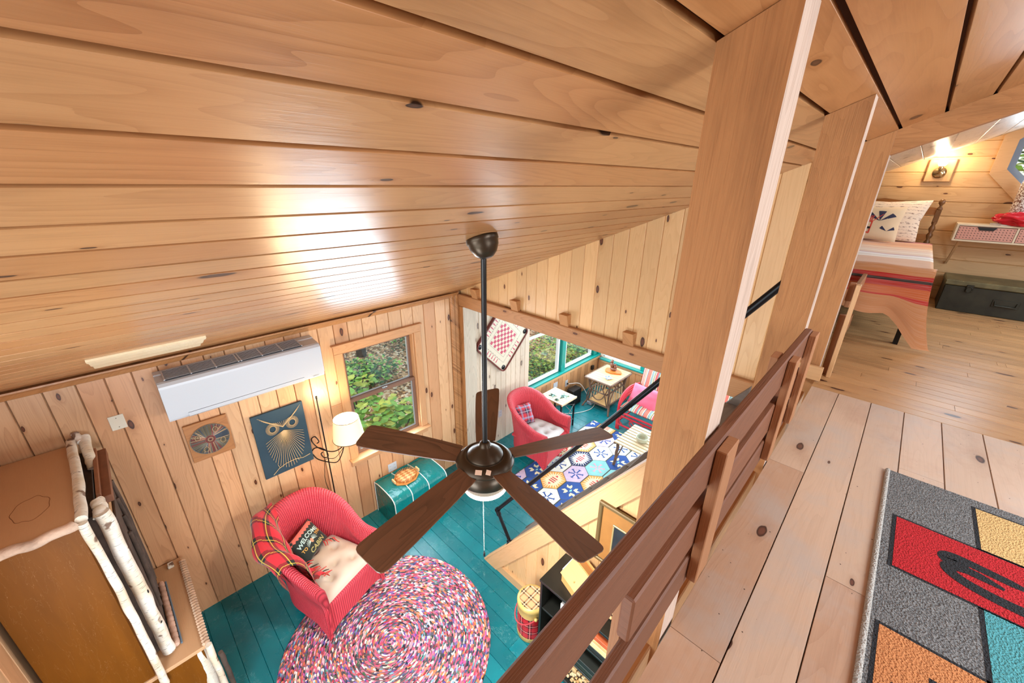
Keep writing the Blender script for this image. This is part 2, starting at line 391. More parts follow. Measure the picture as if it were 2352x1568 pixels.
def green_floor():
    m = NT('teal_painted_floor'); uv = m.uv(); b = m.bid(); ob = m.obj()
    nz = m.noise(ob, 1.1, 4, .6)
    c = m.mix(m.mapr(nz, .35, .65, 0, 1), hx('#06787e'), hx('#075f68'))
    hv = m.n('ShaderNodeHueSaturation'); m.l(c, hv.inputs['Color']); m.l(m.mapr(b, 0, 1, .85, 1.12), hv.inputs['Value']); c = hv.outputs[0]
    # pale scuffs and specks
    sc = m.voro(m.vmul(ob, (1, 1, 1)), 17.0); spk = m.math('LESS_THAN', sc.outputs['Distance'], m.math('MULTIPLY', m.noise(ob, 2.3, 2), .09))
    wv = m.noise(m.vmul(ob, (2.2, 2.2, 1)), 3.0, 6, .75, 1.4)
    scr = m.math('LESS_THAN', m.math('ABSOLUTE', m.math('SUBTRACT', wv, .5)), .0035)
    scr = m.math('MULTIPLY', scr, m.math('GREATER_THAN', m.noise(ob, 4, 2), .55))
    f = m.math('MULTIPLY', m.math('MAXIMUM', spk, scr), .5)
    c = m.mix(f, c, hx('#9fc6c0'))
    m.set(c, m.mapr(m.noise(ob, 6, 3), .3, .7, .22, .38)); m.bump(m.noise(m.vmul(ob, (3, 30, 3)), 4, 3), .0006)
    return m.mat
M['green'] = green_floor()
M['greenpaint'] = flat('teal_gloss_paint', '#0f8a80', .3)
M['vinylwhite'] = flat('white_vinyl', '#e6e9ea', .35)
M['plastic'] = flat('white_plastic', '#bdbfc4', .3)
M['ivory'] = flat('ivory_plate', '#ded6c4', .35)
M['glass'] = glass()
M['seam'] = flat('groove_shadow_gap', '#5a3216', .9)

# ================================================================ boards
def planks(mb, O, U, V, vs, f0, f1, thick=.018, ch=.006, d=.006, openings=(), joints=None, gap=0.0, mi=0):
    """tongue and groove boards with V grooves, running along U, laid side by side along V; faces along U x V"""
    O = Vector(O); U = Vector(U); V = Vector(V); N = U.cross(V).normalized()
    cv = lambda f: f if callable(f) else (lambda v: f)
    f0 = cv(f0); f1 = cv(f1)
    for i in range(len(vs)-1):
        a, b = vs[i]+gap/2, vs[i+1]-gap/2; bid = random.random(); ou, ov = random.random()*30, random.random()*30
        cuts = sorted({a, b}.union([x for o in openings for x in (o[2], o[3]) if a < x < b]))
        for ci in range(len(cuts)-1):
            p, q = cuts[ci], cuts[ci+1]
            mid = (p+q)/2
            ops = sorted([(o[0], o[1]) for o in openings if o[2] <= mid <= o[3]])
            segs = []; 
            cur = None
            lo = lambda v: f0(v); 
            start = ('f', 0)
            for o in ops: segs.append((start, ('c', o[0]))); start = ('c', o[1])
            segs.append((start, ('f', 1)))
            js = (joints[i] if joints and i < len(joints) else [])
            fin = []
            for s_, e_ in segs:
                s0 = f0(mid) if s_[0] == 'f' else s_[1]; e0 = f1(mid) if e_[0] == 'f' else e_[1]
                st = s_
                for j in js:
                    if s0 < j < e0: fin.append((st, ('c', j-.0008))); st = ('c', j+.0008)
                fin.append((st, e_))
            for s_, e_ in fin:
                if len(fin) > 1 and s_[0] == 'c': bid2 = random.random()
                else: bid2 = bid
                fs = (lambda v: f0(v)) if s_[0] == 'f' else (lambda v, k=s_[1]: k)
                fe = (lambda v: f1(v)) if e_[0] == 'f' else (lambda v, k=e_[1]: k)
                cl = ch if p == a else 0; crr = ch if q == b else 0
                prof = [(p, -thick), (p, -d if cl else 0), (p+cl, 0), (q-crr, 0), (q, -d if crr else 0), (q, -thick)]
                pts0 = [O+U*fs(v)+V*v+N*n for v, n in prof]; pts1 = [O+U*fe(v)+V*v+N*n for v, n in prof]
                if fe(mid)-fs(mid) < .002: continue
                us = 0
                for k in range(5):
                    v0, v1 = prof[k][0]+.3*prof[k][1], prof[k+1][0]+.3*prof[k+1][1]
                    mb.face([pts0[k], pts1[k], pts1[k+1], pts0[k+1]][::-1] if False else [pts0[k], pts1[k], pts1[k+1], pts0[k+1]],
                            [(ou+fs(v0), ov+v0), (ou+fe(v0), ov+v0), (ou+fe(v1), ov+v1), (ou+fs(v1), ov+v1)], bid2, mi)
                mb.face(pts0, [(ou+.1*x[0], ov+x[1]) for x in prof], bid2, mi); mb.face(pts1[::-1], [(ou+.1*x[0], ov+x[1]) for x in prof][::-1], bid2, mi)
def frange(a, b, step):
    n = max(1, int(round((b-a)/step))); return [a+(b-a)*i/n for i in range(n+1)]

XL = -3.838; YF = 2.983; SL = 0.421; CZ = 4.144       # left wall, far wall, roof pitch, ceiling height at x=0
def cz(x): return CZ+SL*x
XR = 3.0; YN = -0.87; RIDGE = 1.15
LZ = 2.66
# ---------------------------------------------------------------- ceiling (left slope, continuous boards along y)
sc_ = sqrt(1+SL*SL)
Us = Vector((0, 1, 0)); Vs = Vector((-1, 0, -SL)).normalized()   # down-slope; U x V points down into the room?
seams = [1.15, 1.0, .86, .72, .585, .45, .31, .205, .10, -.035, -.18, -.304, -.441, -.566, -.707, -.849, -.999, -1.14, -1.295, -1.439, -1.581, -1.725, -1.874]
while seams[-1] > XL-.05: seams.append(seams[-1]-.148)
vs = [(-x)*sc_ for x in seams]
Nn = Us.cross(Vs)
mb = MB()
O = Vector((0, 0, CZ))
if Nn.z > 0:   # want normal into the room (downward)
    Us = -Us
    planks(mb, O, Us, Vs, vs, -3.07, 0.95, thick=.026, ch=.0006, d=.0006, gap=.014)
    ext = (0, -1)
else:
    planks(mb, O, Us, Vs, vs, -0.95, 2.98, thick=.026, ch=.0006, d=.0006, gap=.014)
struct(mb.build('ceiling', M['ceil']), 'varnished pine board ceiling sloping down to the left wall')
mb = MB()
# backing above the gaps of the boards
mb.prism([(-1.2*sc_, -.95), (3.95*sc_, -.95), (3.95*sc_, 6.45), (-1.2*sc_, 6.45)], -.03, .0, O=O+Vector((-SL, 0, 1)).normalized()*.022, X=Vs, Y=(0, 1, 0))
struct(mb.build('ceiling', flat('roof_deck', '#4a2810', .9)), 'brown roof deck showing in the gaps between the ceiling boards')
# bedroom ceiling beyond the rafter (slightly lower, limed boards) and right slope
mb = MB(); Us2 = Vector((0, 1, 0)); N2 = Us2.cross(Vs)
sgn = 1 if N2.z < 0 else -1
vs2 = frange(-1.15*sc_, 3.75*sc_, .17)
if sgn > 0: planks(mb, O+Vector((0, 0, -.035)), Us2, Vs, vs2, 3.09, 6.32, thick=.018, ch=.004, d=.006)
else: planks(mb, O+Vector((0, 0, -.035)), -Us2, Vs, vs2, -6.32, -3.09, thick=.018, ch=.004, d=.006)
struct(mb.build('ceiling', M['bedceil']), 'limed board ceiling over the bedroom')
mb = MB(); Vr = Vector((1, 0, -SL)).normalized(); Or = Vector((RIDGE, 0, cz(RIDGE)))
Ur = Vector((0, 1, 0)); Ur = Ur if Ur.cross(Vr).z < 0 else -Ur
a, b = (-.95, 6.35) if Ur.y > 0 else (-6.35, .95)
SKY = [(.65, 2.25), (3.9, 5.3)]; SV = (.48, 1.28)  # unseen roof openings added for the loft and bedroom fill lights
planks(mb, Or, Ur, Vr, frange(0, 2.1, .15), a, b, ch=.004, d=.006, openings=[((y0, y1, SV[0], SV[1]) if Ur.y > 0 else (-y1, -y0, SV[0], SV[1])) for y0, y1 in SKY])
Xr, Yr = Vr, Vector((0, 1, 0)); up_ = 1 if Xr.cross(Yr).z > 0 else -1
def slab(v0, v1, y0, y1): mb.prism([(v0, y0), (v1, y0), (v1, y1), (v0, y1)], *((.02, .05) if up_ > 0 else (-.05, -.02)), O=Or, X=Xr, Y=Yr)
slab(0, SV[0], -.95, 6.45); slab(SV[1], 2.1, -.95, 6.45); slab(SV[0], SV[1], -.95, .65); slab(SV[0], SV[1], 2.25, 3.9); slab(SV[0], SV[1], 5.3, 6.45)
for i, (y0, y1) in enumerate(SKY):
    w = bpy.data.objects.new('window_%d' % (9+i), None); COL.objects.link(w); w['kind'] = 'structure'; w['label'] = ('unseen roof window added to light the loft', 'unseen roof window added to light the bedroom')[i]
    fm = MB()
    for (p, q, r_, t__) in ((SV[0], SV[0]+.05, y0, y1), (SV[1]-.05, SV[1], y0, y1), (SV[0], SV[1], y0, y0+.05), (SV[0], SV[1], y1-.05, y1)): fm.prism([(p, r_), (q, r_), (q, t__), (p, t__)], *((-.02, .06) if up_ > 0 else (-.06, .02)), O=Or, X=Xr, Y=Yr)
    fm.build('window_frame', flat('added_roof_window_white', '#d8d8d4', .4), w)
    fm = MB(); fm.prism([(SV[0]+.05, y0+.05), (SV[1]-.05, y0+.05), (SV[1]-.05, y1-.05), (SV[0]+.05, y1-.05)], *((.03, .036) if up_ > 0 else (-.036, -.03)), O=Or, X=Xr, Y=Yr); fm.build('pane', glass('roof_glass'), w)
struct(mb.build('ceiling', M['ceil']), 'right slope of the pine ceiling')

# ---------------------------------------------------------------- left wall with window_1
WY0, WY1, WZ0, WZ1 = 1.47, 2.32, .88, 2.16
mb = MB()
lys = [-.95]
while lys[-1] < 2.84: lys.append(lys[-1]+random.uniform(.142, .156))
lys[-1] = 2.86
planks(mb, (XL, 0, 0), (0, 0, -1), (0, -1, 0) if False else (0, 1, 0), lys, -2.62, 0.0, openings=[(-WZ1, -WZ0, WY0, WY1)], d=.010, ch=.004, gap=.003) if Vector((0, 0, -1)).cross(Vector((0, 1, 0))).x > 0 else planks(mb, (XL, 0, 0), (0, 0, 1), (0, 1, 0), lys, 0, 2.62, openings=[(WZ0, WZ1, WY0, WY1)], d=.010, ch=.004, gap=.003)
struct(mb.build('wall_left', M['wall']), 'pine board wall with the window and air conditioner')
mb = MB()   # outer sheathing
for (y0, y1, z0, z1) in ((-.95, WY0, -.1, 2.7), (WY1, YF+.1, -.1, 2.7), (WY0, WY1, -.1, WZ0), (WY0, WY1, WZ1, 2.7)):
    mb.box((XL-.07, (y0+y1)/2, (z0+z1)/2), (.1, y1-y0, z1-z0))
struct(mb.build('wall_left', M['wall']), 'outer layer of the left wall')
# crown moulding along the left wall
mb = MB(); zc = cz(XL)
mb.prism([(0, 0), (.055, .0), (.055, -.012), (.03, -.03), (.018, -.06), (0, -.068)], -2.96, .93, O=(XL+.003, 0, zc+.005), X=(1, 0, 0), Y=(0, 0, 1))
struct(mb.build('trim_1', M['ceil']), 'crown moulding between the left wall and the ceiling')

def window_parts(root, O, Y, Z, w, h, fr, glassm, meet=None, mats=('fr',), depth=.05, fw=.035, N=None, sashname='sash'):
    """window in plane (Y horizontal, Z vertical) at O (lower corner)"""
    pass

# window_1: casing, jambs, two sashes
w1 = bpy.data.objects.new('window_1', None); COL.objects.link(w1); w1['kind'] = 'structure'; w1['label'] = 'double hung window with pine casing on the left wall'
def wbox(name, mat, boxes, parent, bev=.003):
    m = MB()
    for c, d in boxes: m.box(c, d, bev=bev)
    return m.build(name, mat, parent)
cw = .085; x0 = XL
wbox('window_casing', M['casing'], [((x0+.011, (WY0+WY1)/2, WZ1+cw/2), (.022, WY1-WY0+2*cw, cw)), ((x0+.011, WY0-cw/2, (WZ0+WZ1)/2), (.022, cw, WZ1-WZ0)), ((x0+.011, WY1+cw/2, (WZ0+WZ1)/2), (.022, cw, WZ1-WZ0)),
     ((x0+.016, (WY0+WY1)/2, WZ1+cw+.008), (.05, WY1-WY0+2*cw+.03, .016)), ((x0+.011, (WY0+WY1)/2, WZ0-.02-cw/2), (.02, WY1-WY0+2*cw, cw))], w1)
wbox('window_sill', M['casing'], [((x0+.02, (WY0+WY1)/2, WZ0-.01), (.13, WY1-WY0+2*cw+.03, .022))], w1)
wbox('jamb', M['casing'], [((x0-.06, WY0+.008, (WZ0+WZ1)/2), (.12, .016, WZ1-WZ0)), ((x0-.06, WY1-.008, (WZ0+WZ1)/2), (.12, .016, WZ1-WZ0)), ((x0-.06, (WY0+WY1)/2, WZ1-.008), (.12, WY1-WY0, .016))], w1)
sashm = flat('brown_sash_vinyl', '#7c5a48', .4); graym = flat('grey_weatherstrip', '#8f9496', .4)
zm = 1.56; a0, a1 = WY0+.016, WY1-.016
def sash(name, x, z0, z1, fw=.038):
    s = wbox(name, sashm, [((x, (a0+a1)/2, z0+fw/2), (.035, a1-a0, fw)), ((x, (a0+a1)/2, z1-fw/2), (.035, a1-a0, fw)), ((x, a0+fw/2, (z0+z1)/2), (.035, fw, z1-z0-2*fw)), ((x, a1-fw/2, (z0+z1)/2), (.035, fw, z1-z0-2*fw))], w1)
    wbox('weatherstrip', graym, [((x+.002, (a0+a1)/2, z0+fw+.006), (.02, a1-a0-2*fw, .012)), ((x+.002, a1-fw-.006, (z0+z1)/2), (.02, .012, z1-z0-2*fw))], s)
    wbox('pane', M['glass'], [((x, (a0+a1)/2, (z0+z1)/2), (.006, a1-a0-2*fw, z1-z0-2*fw))], s, 0)
    return s
sash('upper_sash', x0-.085, zm-.02, WZ1-.016); sl_ = sash('lower_sash', x0-.045, WZ0, zm+.02)
m = MB(); m.box((x0-.025, 1.9, zm+.026), (.03, .05, .012), bev=.003); m.tube([(x0-.025, 1.89, zm+.034), (x0-.015, 1.93, zm+.036)], .006)
m.build('sash_lock', flat('chrome_latch', '#b9bcc0', .25, 1.0), sl_)

# ---------------------------------------------------------------- far wall: gable boards over the beam, corner posts, opening below
BZ0, BZ1 = 2.345, 2.50
OPX0, OPX1 = -3.62, 2.9
mb = MB(); vsx = [XL]
vv = XL
while vv < -.36: vv += .138; vsx.append(vv)
vsx[-1] = -.33
# seen from -y: U up, V along -x  => normal = (0,0,1)x(-1,0,0) = (0,-1,0)
planks(mb, (0, YF+.05, 0), (0, 0, 1), (-1, 0, 0), [-x for x in vsx][::-1], BZ1-.06, lambda v: cz(-v)+.02, ch=.006, d=.007)
struct(mb.build('wall_far', M['gable']), 'pale pine board gable wall above the hewn beam')
# hewn beam carrying the gable wall, joist ends on top of it
mb = MB(); mb.box(((XL+.02-.2)/2-.06, YF+.10, (BZ0+BZ1)/2), (-.2-XL-.12, .20, BZ1-BZ0), bev=.008)
beam = mb.build('timber_beam', M['beam']); beam.data.transform(Matrix.Identity(4))
tag(beam, 'long hewn timber beam spanning the opening to the sunroom under the gable boards', 'beam')
for i, (x, lab) in enumerate(((-3.52, 'joist end on the beam nearest the left wall, behind the fan rod'), (-2.86, 'joist end on the beam, the first one right of the fan rod'), (-2.19, 'joist end on the beam, the middle one of the three right of the fan rod'), (-1.50, 'joist end on the beam nearest the big timber post'))):
    mb = MB(); mb.prism([(-.02, 0), (-.05, .115), (.05, .115), (.05, 0)], -.05, .05, O=(x, YF+.03, BZ1), X=(0, 1, 0), Y=(0, 0, 1))
    tag(mb.build('joist_end', M['post']), lab, 'joist end', 'joist ends on the hewn beam')
# corner log on the left wall, orange post with a whitewashed jamb face
mb = MB()
mb.prism([(0, 0), (.014, .0), (.03, .02), (.032, .045), (.018, .06), (.026, .075), (.03, .10), (.02, .125), (0, .125)], 0, 2.56, O=(XL+.001, 2.858, 0), X=(1, 0, 0), Y=(0, 1, 0))
struct(mb.build('trim_3', M['hewn']), 'rounded log trim in the corner beside the opening')
mb = MB()
mb.box((XL+.05, YF+.10, 1.17), (.098, .20, 2.35), mi=0)
mb.box((XL+.1035, YF+.10, 1.17), (.009, .20, 2.35), mi=1)
tag(mb.build('timber_post', [M['hewn'], M['whitepost']]), 'timber post holding the left end of the beam, whitewashed on its inner side', 'post')
mb = MB(); mb.box((-.36, YF+.075, (2.51+cz(-.36))/2), (.05, .10, cz(-.36)-2.51)); struct(mb.build('trim_2', M['trim']), 'end trim of the gable wall beside the bedroom')

# ---------------------------------------------------------------- ground floor and near wall
mb = MB()
planks(mb, (0, 0, 0), (1, 0, 0), (0, 1, 0), frange(YN, 6.45, .138), XL, XR, gap=.0015, ch=.002, d=.003, joints=[[random.uniform(-3.4, 2)] if random.random() < .3 else [] for _ in range(60)])
mb.box(((XL+XR)/2, 2.8, -.03), (XR-XL, 7.5, .02))
struct(mb.build('floor', M['green']), 'teal painted board floor')
# near wall behind the hutch (with openings for daylight, out of view)
mb = MB()
planks(mb, (0, YN, 0), (0, 0, 1), (1, 0, 0), frange(XL, XR, .15), 0, lambda v: min(cz(v), cz(RIDGE)-SL*(v-RIDGE))-.0, openings=[(2.3, 3.18, -2.2, -.2), (.7, 1.9, -2.0, -.8)], ch=.006, d=.007)
mb2 = MB()
NO = [(-2.2, -.2, 2.3, 3.5), (-2.0, -.8, .7, 1.9)]
def xz(P): mb2.prism(P, -.0, .06, O=(0, YN-.03, 0), X=(1, 0, 0), Y=(0, 0, 1))
xz([(XL-.1, -.1), (XR, -.1), (XR, .7), (XL-.1, .7)]); xz([(XL-.1, .7), (-2.0, .7), (-2.0, 1.9), (XL-.1, 1.9)]); xz([(-.8, .7), (XR, .7), (XR, 1.9), (-.8, 1.9)]); xz([(XL-.1, 1.9), (XR, 1.9), (XR, 2.3), (XL-.1, 2.3)])
xz([(XL-.1, 2.3), (-2.2, 2.3), (-2.2, cz(-2.2)), (XL-.1, cz(XL-.1))]); xz([(-2.2, 3.19), (-.2, 3.5), (-.2, cz(-.2)), (-2.2, cz(-2.2))]); xz([(-.2, 2.3), (XR, 2.3), (XR, cz(RIDGE)-SL*(XR-RIDGE)), (RIDGE, cz(RIDGE)), (-.2, cz(-.2))])
for i, (xa, xb, za_, zb_) in enumerate([(-2.2, -.2, 2.3, 3.15), (-2.0, -.8, .7, 1.9)]):
    w = bpy.data.objects.new('window_%d' % (11+i), None); COL.objects.link(w); w['kind'] = 'structure'; w['label'] = ('gable window behind the viewer', 'ground floor window in the near wall')[i]
    wbox('window_frame', M['casing'], [(((xa+xb)/2, YN, za_+.03), (xb-xa+.06, .05, .06)), (((xa+xb)/2, YN, zb_+.03), (xb-xa+.06, .05, .06)), ((xa, YN, (za_+zb_)/2), (.06, .05, zb_-za_)), ((xb, YN, (za_+zb_)/2), (.06, .05, zb_-za_)), (((xa+xb)/2, YN-.02, (za_+zb_)/2), (.04, .03, zb_-za_))], w)
    wbox('pane', M['glass'], [(((xa+xb)/2, YN-.04, (za_+zb_)/2), (xb-xa, .006, zb_-za_))], w, 0)
no = mb.build('wall_near', M['wall']); struct(no, 'pine board wall behind the birch hutch'); 
struct(mb2.build('wall_near', M['wall']), 'outer layer of the near wall')
mb = MB(); mb.box((XL+.5, YN+.03, 1.3), (.0, .0, .0)) if False else None
RW = [(.05, 1.55, .8, 2.0), (0.0, 1.8, 2.85, 3.4), (3.8, 5.8, .75, 2.2)]  # unseen right wall openings added for the fill lights
mb = MB(); fl_ = Vector((0, 0, 1)).cross(Vector((0, 1, 0))).x < 0
if fl_: planks(mb, (XR, 0, 0), (0, 0, 1), (0, 1, 0), frange(-.95, 6.4, .15), 0, 3.86, openings=[(z0, z1, y0, y1) for y0, y1, z0, z1 in RW])
else: planks(mb, (XR, 0, 0), (0, 0, 1), (0, -1, 0), frange(-6.4, .95, .15), 0, 3.86, openings=[(z0, z1, -y1, -y0) for y0, y1, z0, z1 in RW])
struct(mb.build('wall_right', M['wall']), 'pine board wall on the right side')
for i, (y0, y1, z0, z1) in enumerate(RW):
    w = bpy.data.objects.new('window_%d' % (13+i), None); COL.objects.link(w); w['kind'] = 'structure'; w['label'] = ('unseen ground floor window added in the right wall for light', 'unseen low loft window added in the right wall for light', 'unseen sunroom window added in the right wall for light')[i]
    wbox('window_frame', M['casing'], [((XR, (y0+y1)/2, z0), (.06, y1-y0+.08, .05)), ((XR, (y0+y1)/2, z1), (.06, y1-y0+.08, .05)), ((XR, y0, (z0+z1)/2), (.06, .05, z1-z0)), ((XR, y1, (z0+z1)/2), (.06, .05, z1-z0))], w)
    wbox('pane', M['glass'], [((XR+.02, (y0+y1)/2, (z0+z1)/2), (.006, y1-y0, z1-z0))], w, 0)

# ---------------------------------------------------------------- loft floor
LX0 = -.19
mb = MB()
lv = [-.19, -.055, .093, .232, .375, .52, .67, .82, .97, 1.12, 1.27, 1.42, 1.57, 1.72, 1.87, 2.02, 2.2, 2.4, 2.6, 2.8, XR]
jj = [[.842, 1.864], [], [1.337], [2.2], [], [.9], [1.9], [], [1.2]]
planks(mb, (0, 0, LZ), (0, 1, 0), (-1, 0, 0), [-x for x in lv][::-1], YN, 2.84, gap=.0022, ch=.0012, d=.004, thick=.03, joints=(jj+[[]]*(len(lv)-1-len(jj)))[::-1])
mb.box(((LX0+XR)/2+.01, (YN+2.84)/2, LZ-.036), (XR-LX0-.02, 2.84-YN, .012))
lf = mb.build('floor', M['loft']); struct(lf, 'worn pale pine board floor of the loft')
mb = MB()
planks(mb, (0, 0, LZ), (1, 0, 0), (0, 1, 0), frange(2.842, 6.3, .083), -.19 if False else -2.9, XR, gap=.003, ch=.0015, d=.003, thick=.03, joints=[sorted([random.uniform(-.1, 2.2), random.uniform(-.1, 2.8)]) if random.random() < .7 else [] for _ in range(60)]) if False else planks(mb, (0, 0, LZ), (1, 0, 0), (0, 1, 0), frange(3.06, 6.3, .083), -3.7, XR, gap=.003, ch=.0015, d=.003, thick=.03, joints=[sorted([random.uniform(-.1, 2.2), random.uniform(-.1, 2.8)]) if random.random() < .7 else [] for _ in range(60)])
planks(mb, (0, 0, LZ), (1, 0, 0), (0, 1, 0), [2.842, 2.92, 3.06], -.19, XR, gap=.003, ch=.0015, d=.003, thick=.03)
mb.box(((-3.7+XR)/2, (3.06+6.3)/2, LZ-.036), (XR+3.7, 3.24, .012)); mb.box(((-.19+XR)/2, 2.95, LZ-.036), (XR+.19, .22, .012))
struct(mb.build('floor', M['bedfloor']), 'narrow amber board floor of the bedroom')
# joists and rim under the loft edge
mb = MB()
mb.box((-.245, .98, 2.53), (.07, 3.7, .17), bev=.004)
for y in (-.5, .1, .62, 1.18, 1.86, 2.4): mb.box((1.3, y, 2.54), (2.95, .05, .15))
struct(mb.build('trim_4', M['post']), 'rim joist and floor joists below the loft')
# sunroom ceiling boards (under the bedroom)
mb = MB()
mb.box((-.4, 4.75, 2.56), (6.8, 3.1, .03)); struct(mb.build('ceiling', M['white']), 'ceiling of the sunroom')

# ---------------------------------------------------------------- sunroom walls
XS = -3.80; YS = 6.42
def vframe(x_or_y):
    pass
wz0, wz1 = .70, 2.20
mb = MB()
segs = [(4.33, 5.17), (5.34, 6.20)]
U, V = Vector((0, 0, 1)), Vector((0, 1, 0))
sgn = 1 if U.cross(V).x > 0 else -1
def leftwall(mb, vs, f0, f1, ops=()):
    if sgn > 0: planks(mb, (XS, 0, 0), U, V, vs, f0, f1, openings=ops, d=.008, ch=.007)
    else: planks(mb, (XS, 0, 0), U, -V, [-v for v in vs][::-1], f0, f1, openings=[(o[0], o[1], -o[3], -o[2]) for o in ops], d=.008, ch=.007)
leftwall(mb, frange(3.19, 4.33, .1), 0, 2.56)
struct(mb.build('wall_left', M['white']), 'whitewashed board wall of the sunroom')
mb = MB(); leftwall(mb, frange(4.33, YS, .118), 0, .62)
struct(mb.build('wall_left', M['lowwall']), 'low board wall under the sunroom side windows')
mb = MB()
for (y0, y1, z0, z1) in ((3.1, 4.30, -.1, 2.7), (4.30, 6.6, -.1, .66), (4.30, 6.6, 2.22, 2.7)): mb.box((XS-.08, (y0+y1)/2, (z0+z1)/2), (.1, y1-y0, z1-z0))
struct(mb.build('wall_left', M['white']), 'outer layer of the sunroom left wall')
# back wall
mb = MB()
planks(mb, (0, YS, 0), (0, 0, 1), (-1, 0, 0), frange(-XR, 3.8, .118), 0, .55, d=.008, ch=.007)
struct(mb.build('wall_back', M['lowwall']), 'low board wall under the sunroom back windows')
mb = MB(); mb.box((-.4, YS+.08, .27), (6.9, .1, .7)); mb.box((-.4, YS+.08, 2.45), (6.9, .1, .5)); struct(mb.build('wall_back', M['white']), 'outer layer of the sunroom back wall')
# green sills and mullions
wbox('trim_5', M['greenpaint'], [((XS-.02, 5.36, .655), (.13, 2.12, .03)), ((XS-.06, 5.255, 1.45), (.12, .10, 1.56)), ((XS-.06, 6.29, 1.45), (.12, .10, 1.56)), ((XS-.06, 4.32, 1.45), (.10, .02, 1.56)), ((XS-.06, 5.36, 2.22), (.12, 2.12, .05)), ((XS+.0, 6.40, 1.45), (.08, .06, 1.56))], None)['kind'] = 'structure'
wbox('trim_6', M['greenpaint'], [((-.5, YS+.02, .58), (6.5, .14, .03)), ((-2.86, YS+.06, 1.4), (.10, .12, 1.6)), ((-1.2, YS+.06, 1.4), (.10, .12, 1.6)), ((.4, YS+.06, 1.4), (.10, .12, 1.6)), ((1.8, YS+.06, 1.4), (.10, .12, 1.6)), ((-.5, YS+.06, 2.2), (6.5, .12, .06))], None)['kind'] = 'structure'
wbox('trim_7', M['trim'], [((XS+.012, 5.36, .605), (.024, 2.12, .05))], None)['kind'] = 'structure'
wbox('trim_8', M['trim'], [((-.4, YS-.012, .535), (6.7, .024, .05))], None)['kind'] = 'structure'
for i, (y0, y1) in enumerate(segs):
    w = bpy.data.objects.new('window_%d' % (i+2), None); COL.objects.link(w); w['kind'] = 'structure'; w['label'] = ('nearer' if i == 0 else 'farther')+' side window of the sunroom in white vinyl frame'
    f = .035; x = XS-.07
    wbox('window_frame', M['vinylwhite'], [((x, (y0+y1)/2, wz0+f/2-.02), (.06, y1-y0, f)), ((x, (y0+y1)/2, wz1-f/2), (.06, y1-y0, f)), ((x, y0+f/2, (wz0+wz1)/2), (.06, f, wz1-wz0)), ((x, y1-f/2, (wz0+wz1)/2), (.06, f, wz1-wz0)), ((x, (y0+y1)/2, 1.50), (.05, y1-y0, .03))], w)
    wbox('pane', M['glass'], [((x, (y0+y1)/2, (wz0+wz1)/2), (.006, y1-y0-2*f, wz1-wz0-2*f))], w, 0)
for i, (xa, xb) in enumerate([(-3.72, -2.91), (-2.81, -1.25), (-1.15, .35), (.45, 1.75)]):
    w = bpy.data.objects.new('window_%d' % (i+4), None); COL.objects.link(w); w['kind'] = 'structure'; w['label'] = 'sunroom back window number %s from the left corner' % ('one', 'two', 'three', 'four')[i]
    f = .035; y = YS+.07
    wbox('window_frame', M['vinylwhite'], [(((xa+xb)/2, y, .60+f/2), (xb-xa, .06, f)), (((xa+xb)/2, y, wz1-f/2), (xb-xa, .06, f)), ((xa+f/2, y, 1.4), (f, .06, 1.6)), ((xb-f/2, y, 1.4), (f, .06, 1.6))], w)
    wbox('pane', M['glass'], [(((xa+xb)/2, y, 1.4), (xb-xa-2*f, .006, 1.53))], w, 0)

# ---------------------------------------------------------------- bedroom back wall with octagon window
YB = 6.28
ocx, ocz, ocr = .79, 4.09, .335*1.0
def octpts(r, k=8, rot=pi/8): return [(r*cos(rot+2*pi*i/k), r*sin(rot+2*pi*i/k)) for i in range(k)]
mb = MB()
zb = [2.66-.14+.142*i for i in range(0, 15)]
# horizontal boards: U along +x, V along z : normal = x cross z = -y
for i in range(len(zb)-1):
    z0_, z1_ = zb[i], zb[i+1]
    # clip the left ends by the sloping ceiling and leave the octagonal hole
    def hole(z):
        dz = abs(z-ocz); ap = ocr*cos(pi/8)
        if dz >= ap: return None
        hw = ap if dz < ocr*sin(pi/8) else ap-(dz-ocr*sin(pi/8))
        return hw
    xl = lambda z: max(XL, (z-CZ+.03)/SL)-.02
    xr = lambda z: min(XR, RIDGE+(cz(RIDGE)-z-.03)/SL)+.02
    n = 6
    bid = random.random(); ou, ov = random.random()*20, random.random()*20
    zs = [z0_, z0_+.006, z0_+.05, (z0_+z1_)/2, z1_-.05, z1_-.006, z1_]; dd = [.008, 0, 0, 0, 0, 0, .008]
    for k in range(6):
        za, zc_, da, db = zs[k], zs[k+1], dd[k], dd[k+1]
        ha, hb = hole(za+1e-4), hole(zc_-1e-4)
        if xl(za) > xr(za): continue
        if ha is None and hb is None:
            parts = [((xl(za), xr(za)), (xl(zc_), max(xl(zc_), xr(zc_))))]
        else:
            ha = ha or 0; hb = hb or 0
            parts = [((xl(za), ocx-ha), (xl(zc_), ocx-hb)), ((ocx+ha, xr(za)), (ocx+hb, xr(zc_)))]
        for (pa, pb) in parts:
            mb.face([(pa[0], YB+da, za), (pa[1], YB+da, za), (pb[1], YB+db, zc_), (pb[0], YB+db, zc_)], [(ou+pa[0], ov+za), (ou+pa[1], ov+za), (ou+pb[1], ov+zc_), (ou+pb[0], ov+zc_)], bid)
struct(mb.build('wall_back', M['bedwall']), 'horizontal pine board wall at the head of the bed')
w = bpy.data.objects.new('window_8', None); COL.objects.link(w); w['kind'] = 'structure'; w['label'] = 'octagonal window with pine casing above the bedroom shelf'
